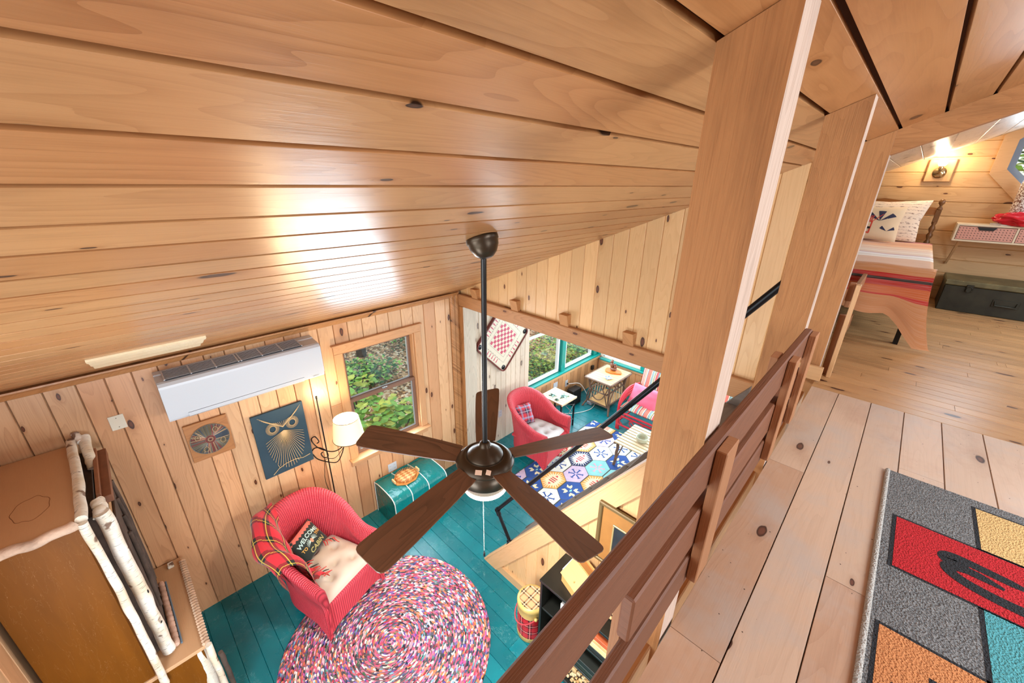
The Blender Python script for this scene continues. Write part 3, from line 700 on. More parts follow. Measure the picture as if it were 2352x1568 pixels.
def ring(name, r0, r1, y0, y1, mat, par):
    m = MB(); P, Q = octpts(r0), octpts(r1)
    for i in range(8):
        j = (i+1) % 8
        q = [(P[i][0], P[i][1]), (P[j][0], P[j][1]), (Q[j][0], Q[j][1]), (Q[i][0], Q[i][1])]
        m.prism(q, 0, y1-y0, O=(ocx, y0, ocz) if False else (ocx, y1, ocz), X=(1, 0, 0), Y=(0, 0, 1), uvd=0)
    return m.build(name, mat, par)
ring('casing', ocr-.005, ocr+.105, YB-.022, YB, M['trim'], w)
bluefr = flat('blue_grey_window_frame', '#7f8fa3', .4)
ring('window_frame', ocr-.055, ocr+.0, YB-.01, YB+.08, bluefr, w)
m = MB(); m.prism(octpts(ocr-.05), 0, .006, O=(ocx, YB+.05, ocz), X=(1, 0, 0), Y=(0, 0, 1)); m.build('pane', M['glass'], w)
# outer layer with the same octagonal hole
m = MB()
P = octpts(ocr); Qs = [(3.0, .9), (.9, 3.0), (-.9, 3.0), (-3.0, .9), (-3.0, -.9), (-.9, -3.0), (.9, -3.0), (3.0, -.9)]
m2 = MB(); ring('casing_return', ocr, ocr+.02, YB, YB+.1, M['trim'], w)
# ================================================================ posts, rafter, loft railing
def timber(name, x0, x1, y0, y1, z0, ztop, mat, lab, side=None):
    """post whose top is cut to the roof slope"""
    m = MB(); bid = random.random()
    for (ax, pts) in enumerate((
        [(x0, y0), (x1, y0)], [(x1, y0), (x1, y1)], [(x1, y1), (x0, y1)], [(x0, y1), (x0, y0)])):
        (ax_, ay), (bx, by) = pts; w = math.hypot(bx-ax_, by-ay); o = random.random()*9
        m.face([(ax_, ay, z0), (bx, by, z0), (bx, by, ztop(bx)), (ax_, ay, ztop(ax_))], [(z0+o, 0+o), (z0+o, w+o), (ztop(bx)+o, w+o), (ztop(ax_)+o, o)], bid, 1 if (side and ax in side) else 0)
    m.face([(x0, y0, ztop(x0)), (x1, y0, ztop(x1)), (x1, y1, ztop(x1)), (x0, y1, ztop(x0))], None, bid)
    o = m.build(name, mat)
    return tag(o, lab, 'post')
M['postside'] = wood('post_side_lit_tone', '#cdb7a6', '#97735c', kd=.02, ring=.35, rough=.85, var=.05, bumpd=.004, fib=2.6, streak=.5)  # paler tone paints the light falling on the posts' right faces
zt = lambda x: cz(x)-.001
timber('timber_post', -.308, -.194, .785, .872, 0, zt, [M['post'], M['postside']], 'thick rough sawn timber post nearest the camera, running up to the ceiling', side=(1,))
timber('timber_post', -.308, -.192, 1.79, 1.862, 0, zt, [M['post'], M['postside']], 'middle rough sawn timber post where the loft railing ends', side=(1,))
timber('timber_post', -.335, -.19, 2.965, 3.06, 2.0, zt, [M['post'], M['postside']], 'far timber post beside the bedroom, under the rafter', side=(1,))
# rafter along the ceiling at the bedroom edge
m = MB(); x_a, x_b = -.19, 2.9
def raft(z): pass
m.prism([(-.19, cz(-.19)+.0), (RIDGE, cz(RIDGE)), (RIDGE, cz(RIDGE)-.115), (-.19, cz(-.19)-.115)], 0, .09, O=(0, 3.06, 0), X=(1, 0, 0), Y=(0, 0, 1))
m.prism([(RIDGE, cz(RIDGE)), (2.95, cz(RIDGE)-SL*(2.95-RIDGE)), (2.95, cz(RIDGE)-SL*(2.95-RIDGE)-.115), (RIDGE, cz(RIDGE)-.115)], 0, .09, O=(0, 3.06, 0), X=(1, 0, 0), Y=(0, 0, 1))
tag(m.build('rafter', M['post']), 'grey brown rafter following the ceiling from the far timber post', 'rafter')
# little base board and end plate at the far post
# ---- railing
rl = thing('loft_railing', 'low reddish brown timber railing along the edge of the loft floor', 'railing', (-.175, .5, LZ))
def rb(name, a, b, w, t, mat, bev=.003, noisy=True):
    mm = MB(); o = Vector((-.175, .5, LZ)); mm.bar(Vector(a)-o, Vector(b)-o, w, t, bev=bev); return mm.build(name, mat, rl)
xr_ = -.178
rb('top_rail', (xr_, -.75, 3.256), (xr_, 1.775, 3.256), .024, .10, M['rail'], .004)
rb('middle_rail', (xr_, .475, 3.095), (xr_, 1.775, 3.095), .024, .108, M['rail'], .004)
rb('lower_rail', (xr_, -.75, 2.962), (xr_, 1.775, 2.962), .024, .094, M['rail'], .004)
for y0, y1 in ((.768, .843), (1.387, 1.45), (1.70, 1.772)):
    rb('baluster', (-.154, (y0+y1)/2, 2.94), (-.154, (y0+y1)/2, 3.302), .021 if True else .02, y1-y0, M['stub'], .003) if False else None
    mm = MB(); mm.box((-.154+.175, (y0+y1)/2-.5, 3.12-LZ), (.022, y1-y0, .364), grain=2, bev=.002); mm.build('baluster', M['stub'], rl)
for y0, y1, zb_, zt_ in ((1.387, 1.45, 2.93, 3.302), (.505, .56, 2.60, 3.15)):
    mm = MB(); mm.box((-.203+.175, (y0+y1)/2-.5, (zb_+zt_)/2-LZ), (.022, y1-y0, zt_-zb_), grain=2, bev=.002); mm.build('baluster', M['stub'], rl)
# bedroom-side railing stub beyond the far post
rl2 = thing('bedroom_railing', 'short pine railing end just beyond the far timber post', 'railing', (-.14, 3.1, LZ))
for (dx, dy, sx_, sy_, z0, z1, mt, nm) in ((.0, -.02, .022, .055, 0, .60, 'trim', 'baluster'), (-.03, .02, .03, .04, 0, .40, 'stub', 'baluster'), (-.03, .02, .03, .04, .49, .60, 'stub', 'rail_block'), (-.03, .5, .024, .9, .44, .52, 'stub', 'top_rail'), (-.03, .5, .024, .9, .1, .2, 'stub', 'lower_rail')):
    mm = MB(); mm.box((dx, dy, (z0+z1)/2), (sx_, sy_, z1-z0), bev=.002); mm.build(nm, M[mt], rl2)
mm = MB(); mm.box((-.245, 2.93, 2.715), (.16, .025, .09), bev=.002); struct(mm.build('trim_9', M['trim']), 'small end board at the foot of the far post')

# ================================================================ staircase
st = thing('staircase', 'steep open staircase with a pine panelled side rising to the loft', 'staircase', (-2.366, 2.1, 0))
sx0, sy0, slope = -2.366, 2.085, 1.387
def sl_z(x): return slope*(x-sx0)
o = Vector((-2.366, 2.1, 0))
xe = sx0+2.62/slope      # where the slope meets the loft
# side panelling, boards vertical, face toward -y
m = MB()
vsb = frange(sx0+.08, -.32, .125)
planks(m, (0-o.x, 2.098-o.y, 0), (0, 0, 1), (-1, 0, 0), [-x for x in vsb][::-1], .02, lambda v: min(2.52, max(.021, sl_z(-v)-.10)), ch=.005, d=.005)
m.build('side_panel', M['gable'], st)
# sloping top trim, base trim
L = sqrt(1+slope*slope); ux, uz = 1/L, slope/L
tw = .145
def trap(m, pts, y0, y1, uvd=0): m.prism([(p[0]-o.x, p[1]) for p in pts], 0, y1-y0, O=(0, y1-o.y, 0), X=(1, 0, 0), Y=(0, 0, 1), uvd=uvd)
m = MB()
# parallelogram in (x,z): outer edge on the slope line, inner edge offset by tw perpendicular
off = tw*L  # vertical offset
A = (sx0, 0); B = (xe-.02, sl_z(xe-.02)); Cc = (xe-.02, sl_z(xe-.02)-tw*L); D = (sx0+tw*L/slope, 0)
bid = .3; 
ou = 3.3
def grainface(m, pts, y): pass
Lq = (B[0]-A[0])*L
pts3 = [A, B, Cc, D]
y0, y1 = 2.066, 2.10
fr = [Vector((p[0], y0, p[1]))-o for p in pts3]; bk = [Vector((p[0], y1, p[1]))-o for p in pts3]
uvt = [(ou+(p[0]*ux+p[1]*uz), 4-(p[0]*uz-p[1]*ux)) for p in pts3]
m.face(fr[::-1], uvt[::-1], bid); m.face(bk, uvt, bid)
for i in range(4):
    j = (i+1) % 4; m.face([fr[i], fr[j], bk[j], bk[i]], [uvt[i], uvt[j], (uvt[j][0], uvt[j][1]+.03), (uvt[i][0], uvt[i][1]+.03)], bid)
m.build('slope_trim', M['trim'], st)
m = MB(); m.prism([(sx0-o.x, 0), (-.35-o.x, 0), (-.35-o.x, .095), (sx0+.095/slope-o.x, .095)], 0, .026, O=(0, 2.098-o.y, 0), X=(1, 0, 0), Y=(0, 0, 1)); m.build('base_trim', M['trim'], st)
# rounded cap along the slope
m = MB(); m.bar(Vector((sx0, 2.105, 0.01))-o, Vector((xe-.02, 2.105, sl_z(xe-.02)+.01))-o, .085, .018, up=(-slope, 0, 1), bev=.003); m.build('slope_cap', M['trim'], st)
# far stringer and treads
m = MB(); m.prism([(sx0+.02-o.x, 0), (xe-o.x, sl_z(xe)-.03), (xe-o.x, sl_z(xe)-.33), (sx0+.26-o.x, 0)], 0, .045, O=(0, 2.74-o.y, 0), X=(1, 0, 0), Y=(0, 0, 1)); m.build('stringer', M['tread'], st)
m = MB(); m.prism([(sx0+.12-o.x, 0), (xe+.02-o.x, 2.60-.06), (xe+.02-o.x, 2.35), (sx0+.36-o.x, 0)], 0, .03, O=(0, 2.135-o.y, 0), X=(1, 0, 0), Y=(0, 0, 1)); m.build('stringer', M['tread'], st)
for k in range(1, 12):
    z = k*2.66/12; x = sx0+.03+z/slope
    m = MB(); m.box((x+.08-o.x, (2.11+2.695)/2-o.y, z-.018), (.20, .58, .036), grain=1, bev=.004); m.build('tread', M['tread'], st)
# dark pipe handrail standing in front of the staircase
M['pipe'] = flat('black_iron_pipe', '#17181b', .32, .6)
hr = thing('handrail', 'black iron pipe handrail sloping up beside the staircase', 'handrail', (-2.0, 2.11, .57))
o = Vector((-2.0, 2.11, .57)); yv = 2.11
P0 = Vector((-1.985, yv, .50)); P1 = Vector((-2.212, yv, .773)); dirn = Vector((1, 0, 1.87)).normalized()
e1 = Vector((-1.773, yv, 1.36)); e2 = Vector((-.33, yv, 3.42))
P0 = Vector((-2.03, yv, sl_z(-2.03)+.02))
m = MB(); m.tube([P1-o, e2-o], .0185, 14); m.build('rail_pipe', M['pipe'], hr)
m = MB(); m.tube([P0-o, P0.lerp(P1, .93)-o], .0165, 12); m.build('lower_leg', M['pipe'], hr)
m = MB(); m.sphere(P1-o, .026, 14); m.tube([P1-o, P1.lerp(P0, .16)-o], .023, 12); m.tube([P1-o, P1.lerp(e1, .05)-o], .023, 12); m.build('elbow', M['pipe'], hr)
m = MB(); m.lathe(P0-o, [(.045, 0), (.045, .006), (.026, .01), (.024, .03)], 20, axis=(-slope, 0, 1)); m.build('floor_flange', M['pipe'], hr)

# ================================================================ ceiling fan
fx, fy = -1.370, 1.214
zc_ = cz(fx)
fan = thing('ceiling_fan', 'bronze ceiling fan with five walnut blades hanging from the sloped ceiling', 'ceiling fan', (fx, fy, zc_))
def bronze():
    m = NT('oil_rubbed_bronze'); nz = m.noise(m.obj(), 3, 3)
    m.set(m.mix(nz, hx('#3a3026'), hx('#4c3e2f')), .34, .7); return m.mat
M['bronze'] = bronze(); M['black'] = flat('satin_black', '#121315', .35)
ax = Vector((SL, 0, -1)).normalized()
m = MB(); m.lathe((0, 0, 0), [(.0, -.0), (.072, 0), (.074, .006), (.074, .02), (.070, .024), (.066, .045), (.050, .075), (.030, .092), (.022, .094)], 36, axis=ax); m.build('canopy', M['bronze'], fan)
m = MB(); m.lathe((0.035, 0, -.088), [(.024, 0), (.024, .02), (0, .02)], 20, axis=-ax); m.build('canopy_collar', M['black'], fan)
m = MB(); m.tube([(0.012, 0, -.06), (0, 0, 2.44-zc_)], .0135, 18); m.build('downrod', M['black'], fan)
hz = 2.36-zc_
m = MB(); m.lathe((0, 0, hz), [(.018, .115), (.028, .11), (.031, .095), (.040, .086), (.070, .064), (.098, .040), (.104, .030), (.102, .026), (.118, .032), (.140, .020), (.160, -.002), (.163, -.010), (.158, -.016), (.150, -.026)][::-1], 48); m.build('motor_housing', M['bronze'], fan)
m = MB(); m.lathe((0, 0, hz), [(.0, -.16), (.122, -.16), (.128, -.152), (.132, -.128), (.144, -.12), (.150, -.105), (.152, -.028), (.142, -.02)], 48); m.build('lower_housing', M['bronze'], fan)
m = MB(); m.lathe((0, 0, hz), [(.0, -.197), (.10, -.194), (.124, -.186), (.129, -.176), (.128, -.162), (.120, -.161)], 48); m.build('light_lens', emit('fan_light_glow', '#fff2dc', 9.0), fan)
M['sticker'] = flat('paper_sticker', '#d6b39a', .7)
for a, w_, s_ in ((radians(-56), .036, -.05), (radians(-35), .026, .35)):
    m = MB(); r0 = .143
    c = Vector((r0*cos(a+.0), r0*sin(a), hz+.021)); rad = Vector((cos(a), sin(a), -.72)).normalized(); tg = Vector((-sin(a), cos(a), 0)); up = rad
    tg2 = tg*cos(s_)+up*sin(s_); up2 = -tg*sin(s_)+up*cos(s_); nn = tg2.cross(up2); nn = nn if nn.z > 0 else -nn
    P = [c+nn*.0015+tg2*sx_*w_/2+up2*sy_*.013 for sx_, sy_ in ((-1, -1), (1, -1), (1, 1), (-1, 1))]; Q = [p-nn*.001 for p in P]
    m.face(P); m.face(Q[::-1])
    for i in range(4): m.face([Q[i], Q[(i+1) % 4], P[(i+1) % 4], P[i]])
    m.build('sticker', M['sticker'], fan)
for k in range(5):
    a = radians(-7.5+72*k); pt = radians(-12)
    R3 = RZ(a)
    # outline of the blade, rounded end
    xs = [.155, .20, .3, .45, .6, .70, .755, .775, .785, .790, .7905]; ws = [.058, .062, .069, .077, .084, .087, .087, .083, .074, .060, .0]
    m = MB(); top = []; n = len(xs)
    rows = []
    for i in range(n):
        row = []
        for j in range(9):
            t = -1+j/4; y = t*ws[i]
            # slight camber
            p = Vector((xs[i], y, -.010*(t*t)*0))
            p = Vector((p.x, p.y*cos(pt), p.y*sin(pt)))
            row.append(R3 @ p+Vector((0, 0, hz-.004)))
        rows.append(row)
    th = Vector((0, 0, .006)); bid = random.random(); ou = random.random()*9
    f = lambda i, j: (ou+xs[min(i, n-1)], ou+(-1+min(j, 8)/4)*ws[min(i, n-1)])
    m.quads([[p+th for p in r_] for r_ in rows], uvf=f, smooth=False, bid=bid); m.quads(rows, uvf=f, smooth=False, bid=bid, flip=True)
    m.quads([[r_[0], r_[0]+th] for r_ in rows], smooth=False, bid=bid, uvf=lambda i, j: (ou+xs[min(i, n-1)], ou+.006*j)); m.quads([[r_[-1]+th, r_[-1]] for r_ in rows], smooth=False, bid=bid, uvf=lambda i, j: (ou+xs[min(i, n-1)], ou+.006*j))
    m.quads([[p+th for p in rows[0]], rows[0]], smooth=False, bid=bid)
    m.build('blade', M['blade'], fan)
    m = MB(); m.M = R3.to_4x4(); m.bar((.10, 0, hz-.022), (.20, 0, hz-.012), .05, .006, bev=.001); m.M = None; m.build('blade_bracket', M['bronze'], fan)
m = MB(); cp = Vector((-.085*.75, -.085*.75*0-.06, 0)); 
cx_, cy_ = .0, -.0
chx, chy = .124*cos(radians(-48)), .124*sin(radians(-48))
for i in range(44): m.sphere((chx, chy, hz-.165-i*.0092), .0028, 6)
m.build('pull_chain', flat('bead_chain', '#c9c3b5', .3, .9), fan)
m = MB(); m.lathe((chx, chy, hz-.60), [(0, 0), (.006, .002), (.0065, .03), (.003, .036), (.002, .045)], 12); m.build('chain_fob', M['black'], fan)
fl = bpy.data.lights.new('fan_lamp', 'AREA'); fl.shape = 'DISK'; fl.size = .22; fl.energy = 44; fl.color = (.93, .98, 1.0)
flo = bpy.data.objects.new('fan_lamp', fl); COL.objects.link(flo); flo.location = (fx, fy, 2.36-.205)

# ================================================================ air conditioner on the left wall
ac = thing('air_conditioner', 'white wall mounted air conditioner under the sloped ceiling', 'air conditioner', (XL, .64, 2.22))
o = Vector((XL, .64, 2.22))
y0, y1 = .05, 1.20; D_ = .225
prof = [(0.002, 2.425), (.07, 2.422), (.075, 2.414), (.195, 2.404), (.218, 2.394), (D_, 2.37), (D_, 2.10), (.215, 2.085), (.15, 2.065), (.06, 2.06), (.002, 2.07)]
m = MB(); m.prism([(p[0], p[1]-o.z) for p in prof], -(y1-.64)+0, (.64-y0), O=(0, 0, 0), X=(1, 0, 0), Y=(0, 0, 1)); m.build('body', M['plastic'], ac)
m = MB(); m.prism([(.216, 2.398), (D_+.010, 2.378), (D_+.012, 2.36), (D_+.012, 2.128), (D_+.001, 2.128), (D_+.001, 2.37), (.21, 2.390)] , -(y1-.64), (.64-y0), O=(0, 0, -o.z), X=(1, 0, 0), Y=(0, 0, 1)); m.build('front_panel', M['plastic'], ac)
m = MB(); m.prism([(D_+.001, 2.124), (D_+.012, 2.124), (D_+.010, 2.095), (.20, 2.072), (.19, 2.076), (D_-.001, 2.098)], -(1.02-.64), (.64-.17), O=(0, 0, -o.z), X=(1, 0, 0), Y=(0, 0, 1)); m.build('air_flap', M['plastic'], ac)
grey = flat('dark_grille_gap', '#2c2a2c', .8)
m = MB(); m.box((.112, (.10+1.06)/2-.64, 2.4165-o.z), (.175, .96, .008), R=RY(.06), grain=1); m.build('intake_recess', grey, ac)
m = MB()
for i in range(8): x_ = .036+i*.0218; m.box((x_, (.10+1.06)/2-.64, 2.4255-.06*(x_-.03)-o.z), (.0055, .96, .005))
for yy in (.10, .26, .42, .572, .592, .745, .90, 1.06): m.box((.112, yy-.64, 2.4215-o.z), (.178, .009, .006), R=RY(.06))
m.build('intake_grille', M['plastic'], ac)
m = MB(); m.box((.2365, 1.12-.64, 2.108-o.z), (.002, .05, .006)); m.build('badge', flat('grey_print', '#9b9b9b', .5), ac)

# strip on the ceiling slope above the air conditioner
m = MB(); Xd = Vector((-1, 0, -SL)).normalized()
m.M = Matrix.Translation((-3.15, .07, cz(-3.15)-.0)) @ Matrix((Xd, Vector((0, 1, 0)), Xd.cross(Vector((0, 1, 0))))).transposed().to_4x4()
m.prism([(-.09, 0), (-.05, 0), (.05, 0), (.09, 0)], 0, .001) if False else None
prof = [(-.235, .0), (-.235, .012), (-.19, .018), (-.10, .010), (.0, .018), (.12, .010), (.20, .018), (.235, .012), (.235, 0)]
m.prism([(p[0]*1.05, p[1]) for p in prof], -.27, .27, O=(.1, 0, 0), X=(1, 0, 0), Y=(0, 0, 1)); m.M = None
tag(m.build('ceiling_cover_strip', wood('cream_moulding', '#e2cfae', '#c7a77c', kd=0, ring=.3, rough=.4, var=.02)), 'cream moulded cover board fixed to the ceiling above the air conditioner', 'cover board')

# ================================================================ plates on the left wall
def plate(name, lab, cat, c, w, h, mat, axis='x', screws=True, kind='blank'):
    t_ = thing(name, lab, cat, c); m = MB()
    d = (.006, w, h) if axis == 'x' else (w, .006, h)
    m.box((0, 0, 0), d, bev=.002); m.build('cover', mat, t_)
    sg = 1 if axis == 'x' else -1
    def P(y, z, dd=.0035): return (dd, y, z) if axis == 'x' else (y, -dd, z)
    if kind == 'blank':
        sm = flat('screw_head', '#8f8a80', .4, .6)
        for z in (-h*.32, h*.32):
            m = MB(); m.lathe(P(0, z), [(.0035, 0), (.0035, .001), (0, .001)], 10, axis=(1, 0, 0) if axis == 'x' else (0, -1, 0)); m.build('screw', sm, t_)
    else:
        for s_ in ((0,) if w < .09 else (-.03, .03)):
            for z in (-h*.2, h*.2):
                m = MB(); sd = .012
                m.box(P(s_, z, .0045), (.002, .026, .030), bev=.0008); so = m.build('socket', mat, t_)
                for dy in (-.006, .006): m = MB(); m.box(P(s_+dy, z, .0056), (.001, .002, .010)); m.build('slot', M['black'], so)
    return t_
plate('wall_plate', 'cream blank plate on the left wall between the hutch and the air conditioner', 'wall plate', (XL+.004, -.222, 2.11), .085, .115, M['ivory'])
plate('wall_plate', 'wooden cover plate behind the lamp shade beside the window', 'wall plate', (XL+.004, 1.335, 1.545), .12, .12, M['casing'])
plate('power_outlet', 'white double outlet on the left wall above the green hassock', 'outlet', (XL+.004, 1.865, .50), .115, .115, M['plastic'], kind='out')
plate('power_outlet', 'white outlet on the whitewashed wall under the game board', 'outlet', (XS+.004, 3.69, .48), .07, .115, M['plastic'], kind='out')
plate('wall_plate', 'white blank plate under the sunroom sill, left of the outlet with the plug', 'wall plate', (XS+.004, 5.05, .46), .115, .11, M['plastic'])
plate('power_outlet', 'white outlet with a cord plugged in under the sunroom sill', 'outlet', (XS+.004, 5.38, .38), .075, .13, M['plastic'], kind='out')
# ================================================================ generic soft things
def catmull(P, n=6, closed=False):
    out = []; N = len(P); P = [Vector(p) for p in P]
    rng = range(N if closed else N-1)
    for i in rng:
        p0 = P[(i-1) % N] if closed or i > 0 else P[0]; p1 = P[i]; p2 = P[(i+1) % N]; p3 = P[(i+2) % N] if closed or i+2 < N else P[-1]
        for k in range(n):
            t = k/n
            out.append(.5*((2*p1)+(p2-p0)*t+(2*p0-5*p1+4*p2-p3)*t*t+(3*p1-p0-3*p2+p3)*t**3))
    if not closed: out.append(P[-1])
    return out
from mathutils import noise as MN
def nz(x, y, z=0.0): return MN.noise(Vector((x, y, z)))
def pil_h(a, b, w, h, t, crown=.85):
    """half thickness of a pillow at (a,b) in [-1,1]^2"""
    return t/2*max(0, (1-abs(a)**2.6))**.55*max(0, (1-abs(b)**2.6))**.55
def pillow_mesh(m, w, h, t, X, Y, O, n=20, mi=0, pinch=.06, wr=.004, seed=0, us=1, vs=1, flatback=1.0):
    X = Vector(X).normalized(); Y = Vector(Y).normalized(); Z = X.cross(Y); O = Vector(O)
    def P(a, b, sgn):
        k = 1-pinch*(1-abs(a*b))*(1 if max(abs(a), abs(b)) > 0 else 0)*max(abs(a), abs(b))
        x, y = a*w/2*(1-pinch*(1-b*b)*0-pinch*(1-abs(b))*abs(a)), b*h/2*(1-pinch*(1-abs(a))*abs(b))
        z = pil_h(a, b, w, h, t)*(1 if sgn > 0 else flatback)*sgn
        z += wr*nz(a*3+seed, b*3, sgn*2.0)*(1-max(abs(a), abs(b))**6)
        return O+X*x+Y*y+Z*z
    g = [-1+2*i/n for i in range(n+1)]
    g = [math.copysign(abs(x)**.8, x) for x in g]
    m.quads([[P(a, b, 1) for b in g] for a in g], mi=mi, uvf=lambda i, j: ((i/n-.5)*us, (j/n-.5)*vs))
    m.quads([[P(a, b, -1) for b in g] for a in g], mi=mi, flip=True, uvf=lambda i, j: ((i/n-.5)*us, (j/n-.5)*vs))
    return P
def tufted(m, w, h, t, O, tufts, X=(1, 0, 0), Y=(0, 1, 0), n=40, mi=0, depth=.03, front_w=None):
    X = Vector(X).normalized(); Y = Vector(Y).normalized(); Z = X.cross(Y); O = Vector(O)
    def P(a, b, s):
        ww = w/2*(1 if front_w is None else (front_w/w+(1-front_w/w)*(1-b)/2))
        x, y = a*ww, b*h/2
        e = max(0, 1-abs(a)**5)**.4*max(0, 1-abs(b)**5)**.4
        z = t*(e if s > 0 else -.12*e)
        if s > 0:
            for (ta, tb) in tufts:
                d = math.hypot((a-ta)*ww, (b-tb)*h/2); z -= depth*exp(-(d/.035)**2)+depth*.5*exp(-(d/.09)**2)
            z += .006*nz(a*4, b*4, 1.3)
        return O+X*x+Y*y+Z*z
    g = [-1+2*i/n for i in range(n+1)]; g = [math.copysign(1-(1-abs(x))**1.3, x) for x in g]
    m.quads([[P(a, b, 1) for b in g] for a in g], mi=mi, us=w, vs=h); m.quads([[P(a, b, -1) for b in g] for a in g], mi=mi, flip=True, us=w, vs=h)

def wicker(name, base, lite, sx_=.014, sy_=.011):
    m = NT(name); uv = m.uv(); sp = m.n('ShaderNodeSeparateXYZ'); m.l(uv, sp.inputs[0]); u, v = sp.outputs[0], sp.outputs[1]
    a = m.math('MULTIPLY', u, 1/sx_); fl = m.math('FLOOR', a)
    s1 = m.math('ABSOLUTE', m.math('SINE', m.math('MULTIPLY', a, pi)))
    ph = m.math('MULTIPLY', m.math('MODULO', fl, 2.0), pi)
    s2 = m.math('MULTIPLY_ADD', m.math('SINE', m.math('ADD', m.math('MULTIPLY', v, 2*pi/sy_), ph)), .5, .5)
    h = m.math('ADD', m.math('MULTIPLY', s1, .7), m.math('MULTIPLY', s2, .4))
    nzz = m.noise(m.obj(), 5, 3)
    c = m.mix(m.math('ADD', m.mapr(h, .1, 1.0, 0, .8), m.math('MULTIPLY', nzz, .2), clamp=True), hx(base), hx(lite))  # strand highlights and the shade between strands are painted into the colour
    m.set(c, .42); m.bump(h, .006); return m.mat
M['wicker'] = wicker('red_painted_wicker', '#8c1420', '#ee4a58', .019, .013)
M['wicker2'] = wicker('red_painted_wicker_sunroom', '#981824', '#ee4854', .016, .012)
def fabric(name, col, col2=None, sc=400, rough=.85, b=.0008):
    m = NT(name); ob = m.obj(); n_ = m.noise(ob, sc, 2); c = m.mix(m.noise(ob, 6, 3), hx(col), hx(col2 or col))
    m.set(c, rough); m.p.inputs['Sheen Weight'].default_value = .2; m.bump(n_, b); return m.mat
M['cream'] = fabric('cream_cotton', '#cfc0ae', '#c4b29c')
M['whitecot'] = fabric('white_cotton', '#cfccca', '#c4c0be')
def plaid(name, base, dark, line, per=.16, third=None, blend=.75):
    m = NT(name); uv = m.uv(); sp = m.n('ShaderNodeSeparateXYZ'); m.l(uv, sp.inputs[0])
    def band(c_, off, wd):
        f = m.math('FRACT', m.math('ADD', m.math('MULTIPLY', c_, 1/per), off)); return m.math('LESS_THAN', f, wd)
    u, v = sp.outputs[0], sp.outputs[1]
    D = m.math('MULTIPLY', m.math('ADD', band(u, 0, .36), band(v, 0, .36)), .5)
    c = m.mix(m.math('MULTIPLY', m.math('POWER', D, .75), blend*1.35, clamp=True), hx(base), hx(dark))
    if third:
        T = m.math('MULTIPLY', m.math('ADD', band(u, .45, .2), band(v, .45, .2)), .5); c = m.mix(T, c, hx(third))
    Ln = m.math('MAXIMUM', band(u, -.12, .035), band(v, -.12, .035)); c = m.mix(m.math('MULTIPLY', Ln, .85), c, hx(line))
    m.set(c, .9); m.p.inputs['Sheen Weight'].default_value = .25; m.bump(m.noise(m.obj(), 300, 2), .0008); return m.mat
M['plaid'] = plaid('red_tartan_wool', '#c8202a', '#14180f', '#d8b440', .13)
M['plaid2'] = plaid('red_blue_plaid', '#c8303c', '#28304a', '#b8c0cc', .15, third='#8fa6c4', blend=.7)

# ================================================================ wicker armchairs
def chair_at(s, S_=1.0):
    """U-shaped plan: s in 0..1 from right front round the back to the left front"""
    L1 = .38; La = 1.08; T = 2*L1+La; d = s*T
    if d < L1: return Vector((.325+.012*(1-d/L1), .36-d, 0)), Vector((1, 0, 0))
    if d > L1+La: d = T-d; return Vector((-.325-.012*(1-d/L1), .36-d, 0)), Vector((-1, 0, 0))
    th = (d-L1)/La*pi
    p = Vector((.325*cos(th), -.02-.37*sin(th), 0)); nn = Vector((cos(th)/.325, -sin(th)/.37, 0)).normalized()
    return p, nn
def chair_h(s):
    t = 1-abs(2*s-1)      # 0 at the fronts, 1 at the back centre
    k = min(1, max(0, (t-.14)/.70)); k = k*k*(3-2*k)
    return .615+.315*k, k
def chair_prof(s):
    h, k = chair_h(s); fl = .075*k
    t = 1-abs(2*s-1); zb = .015+.12*min(1, t/.16)
    P = [(0, zb), (0, .2), (.0, .38), (.008, h-.16), (.028, h-.075), (.040, h-.02), (.034, h+.010), (.012, h+.022), (-.022, h+.014), (-.046, h-.018), (-.056, h-.07), (-.060, h-.14), (-.062, .46), (-.06, .37)]
    out = []
    for (o, z) in P: out.append((o+fl*max(0, (z-.3)/(h-.3))**1.5, z))
    return out
def chair_profile_spline(s, n=4):
    return [(p.x, p.y) for p in catmull([Vector((a, b, 0)) for a, b in chair_prof(s)], n)]
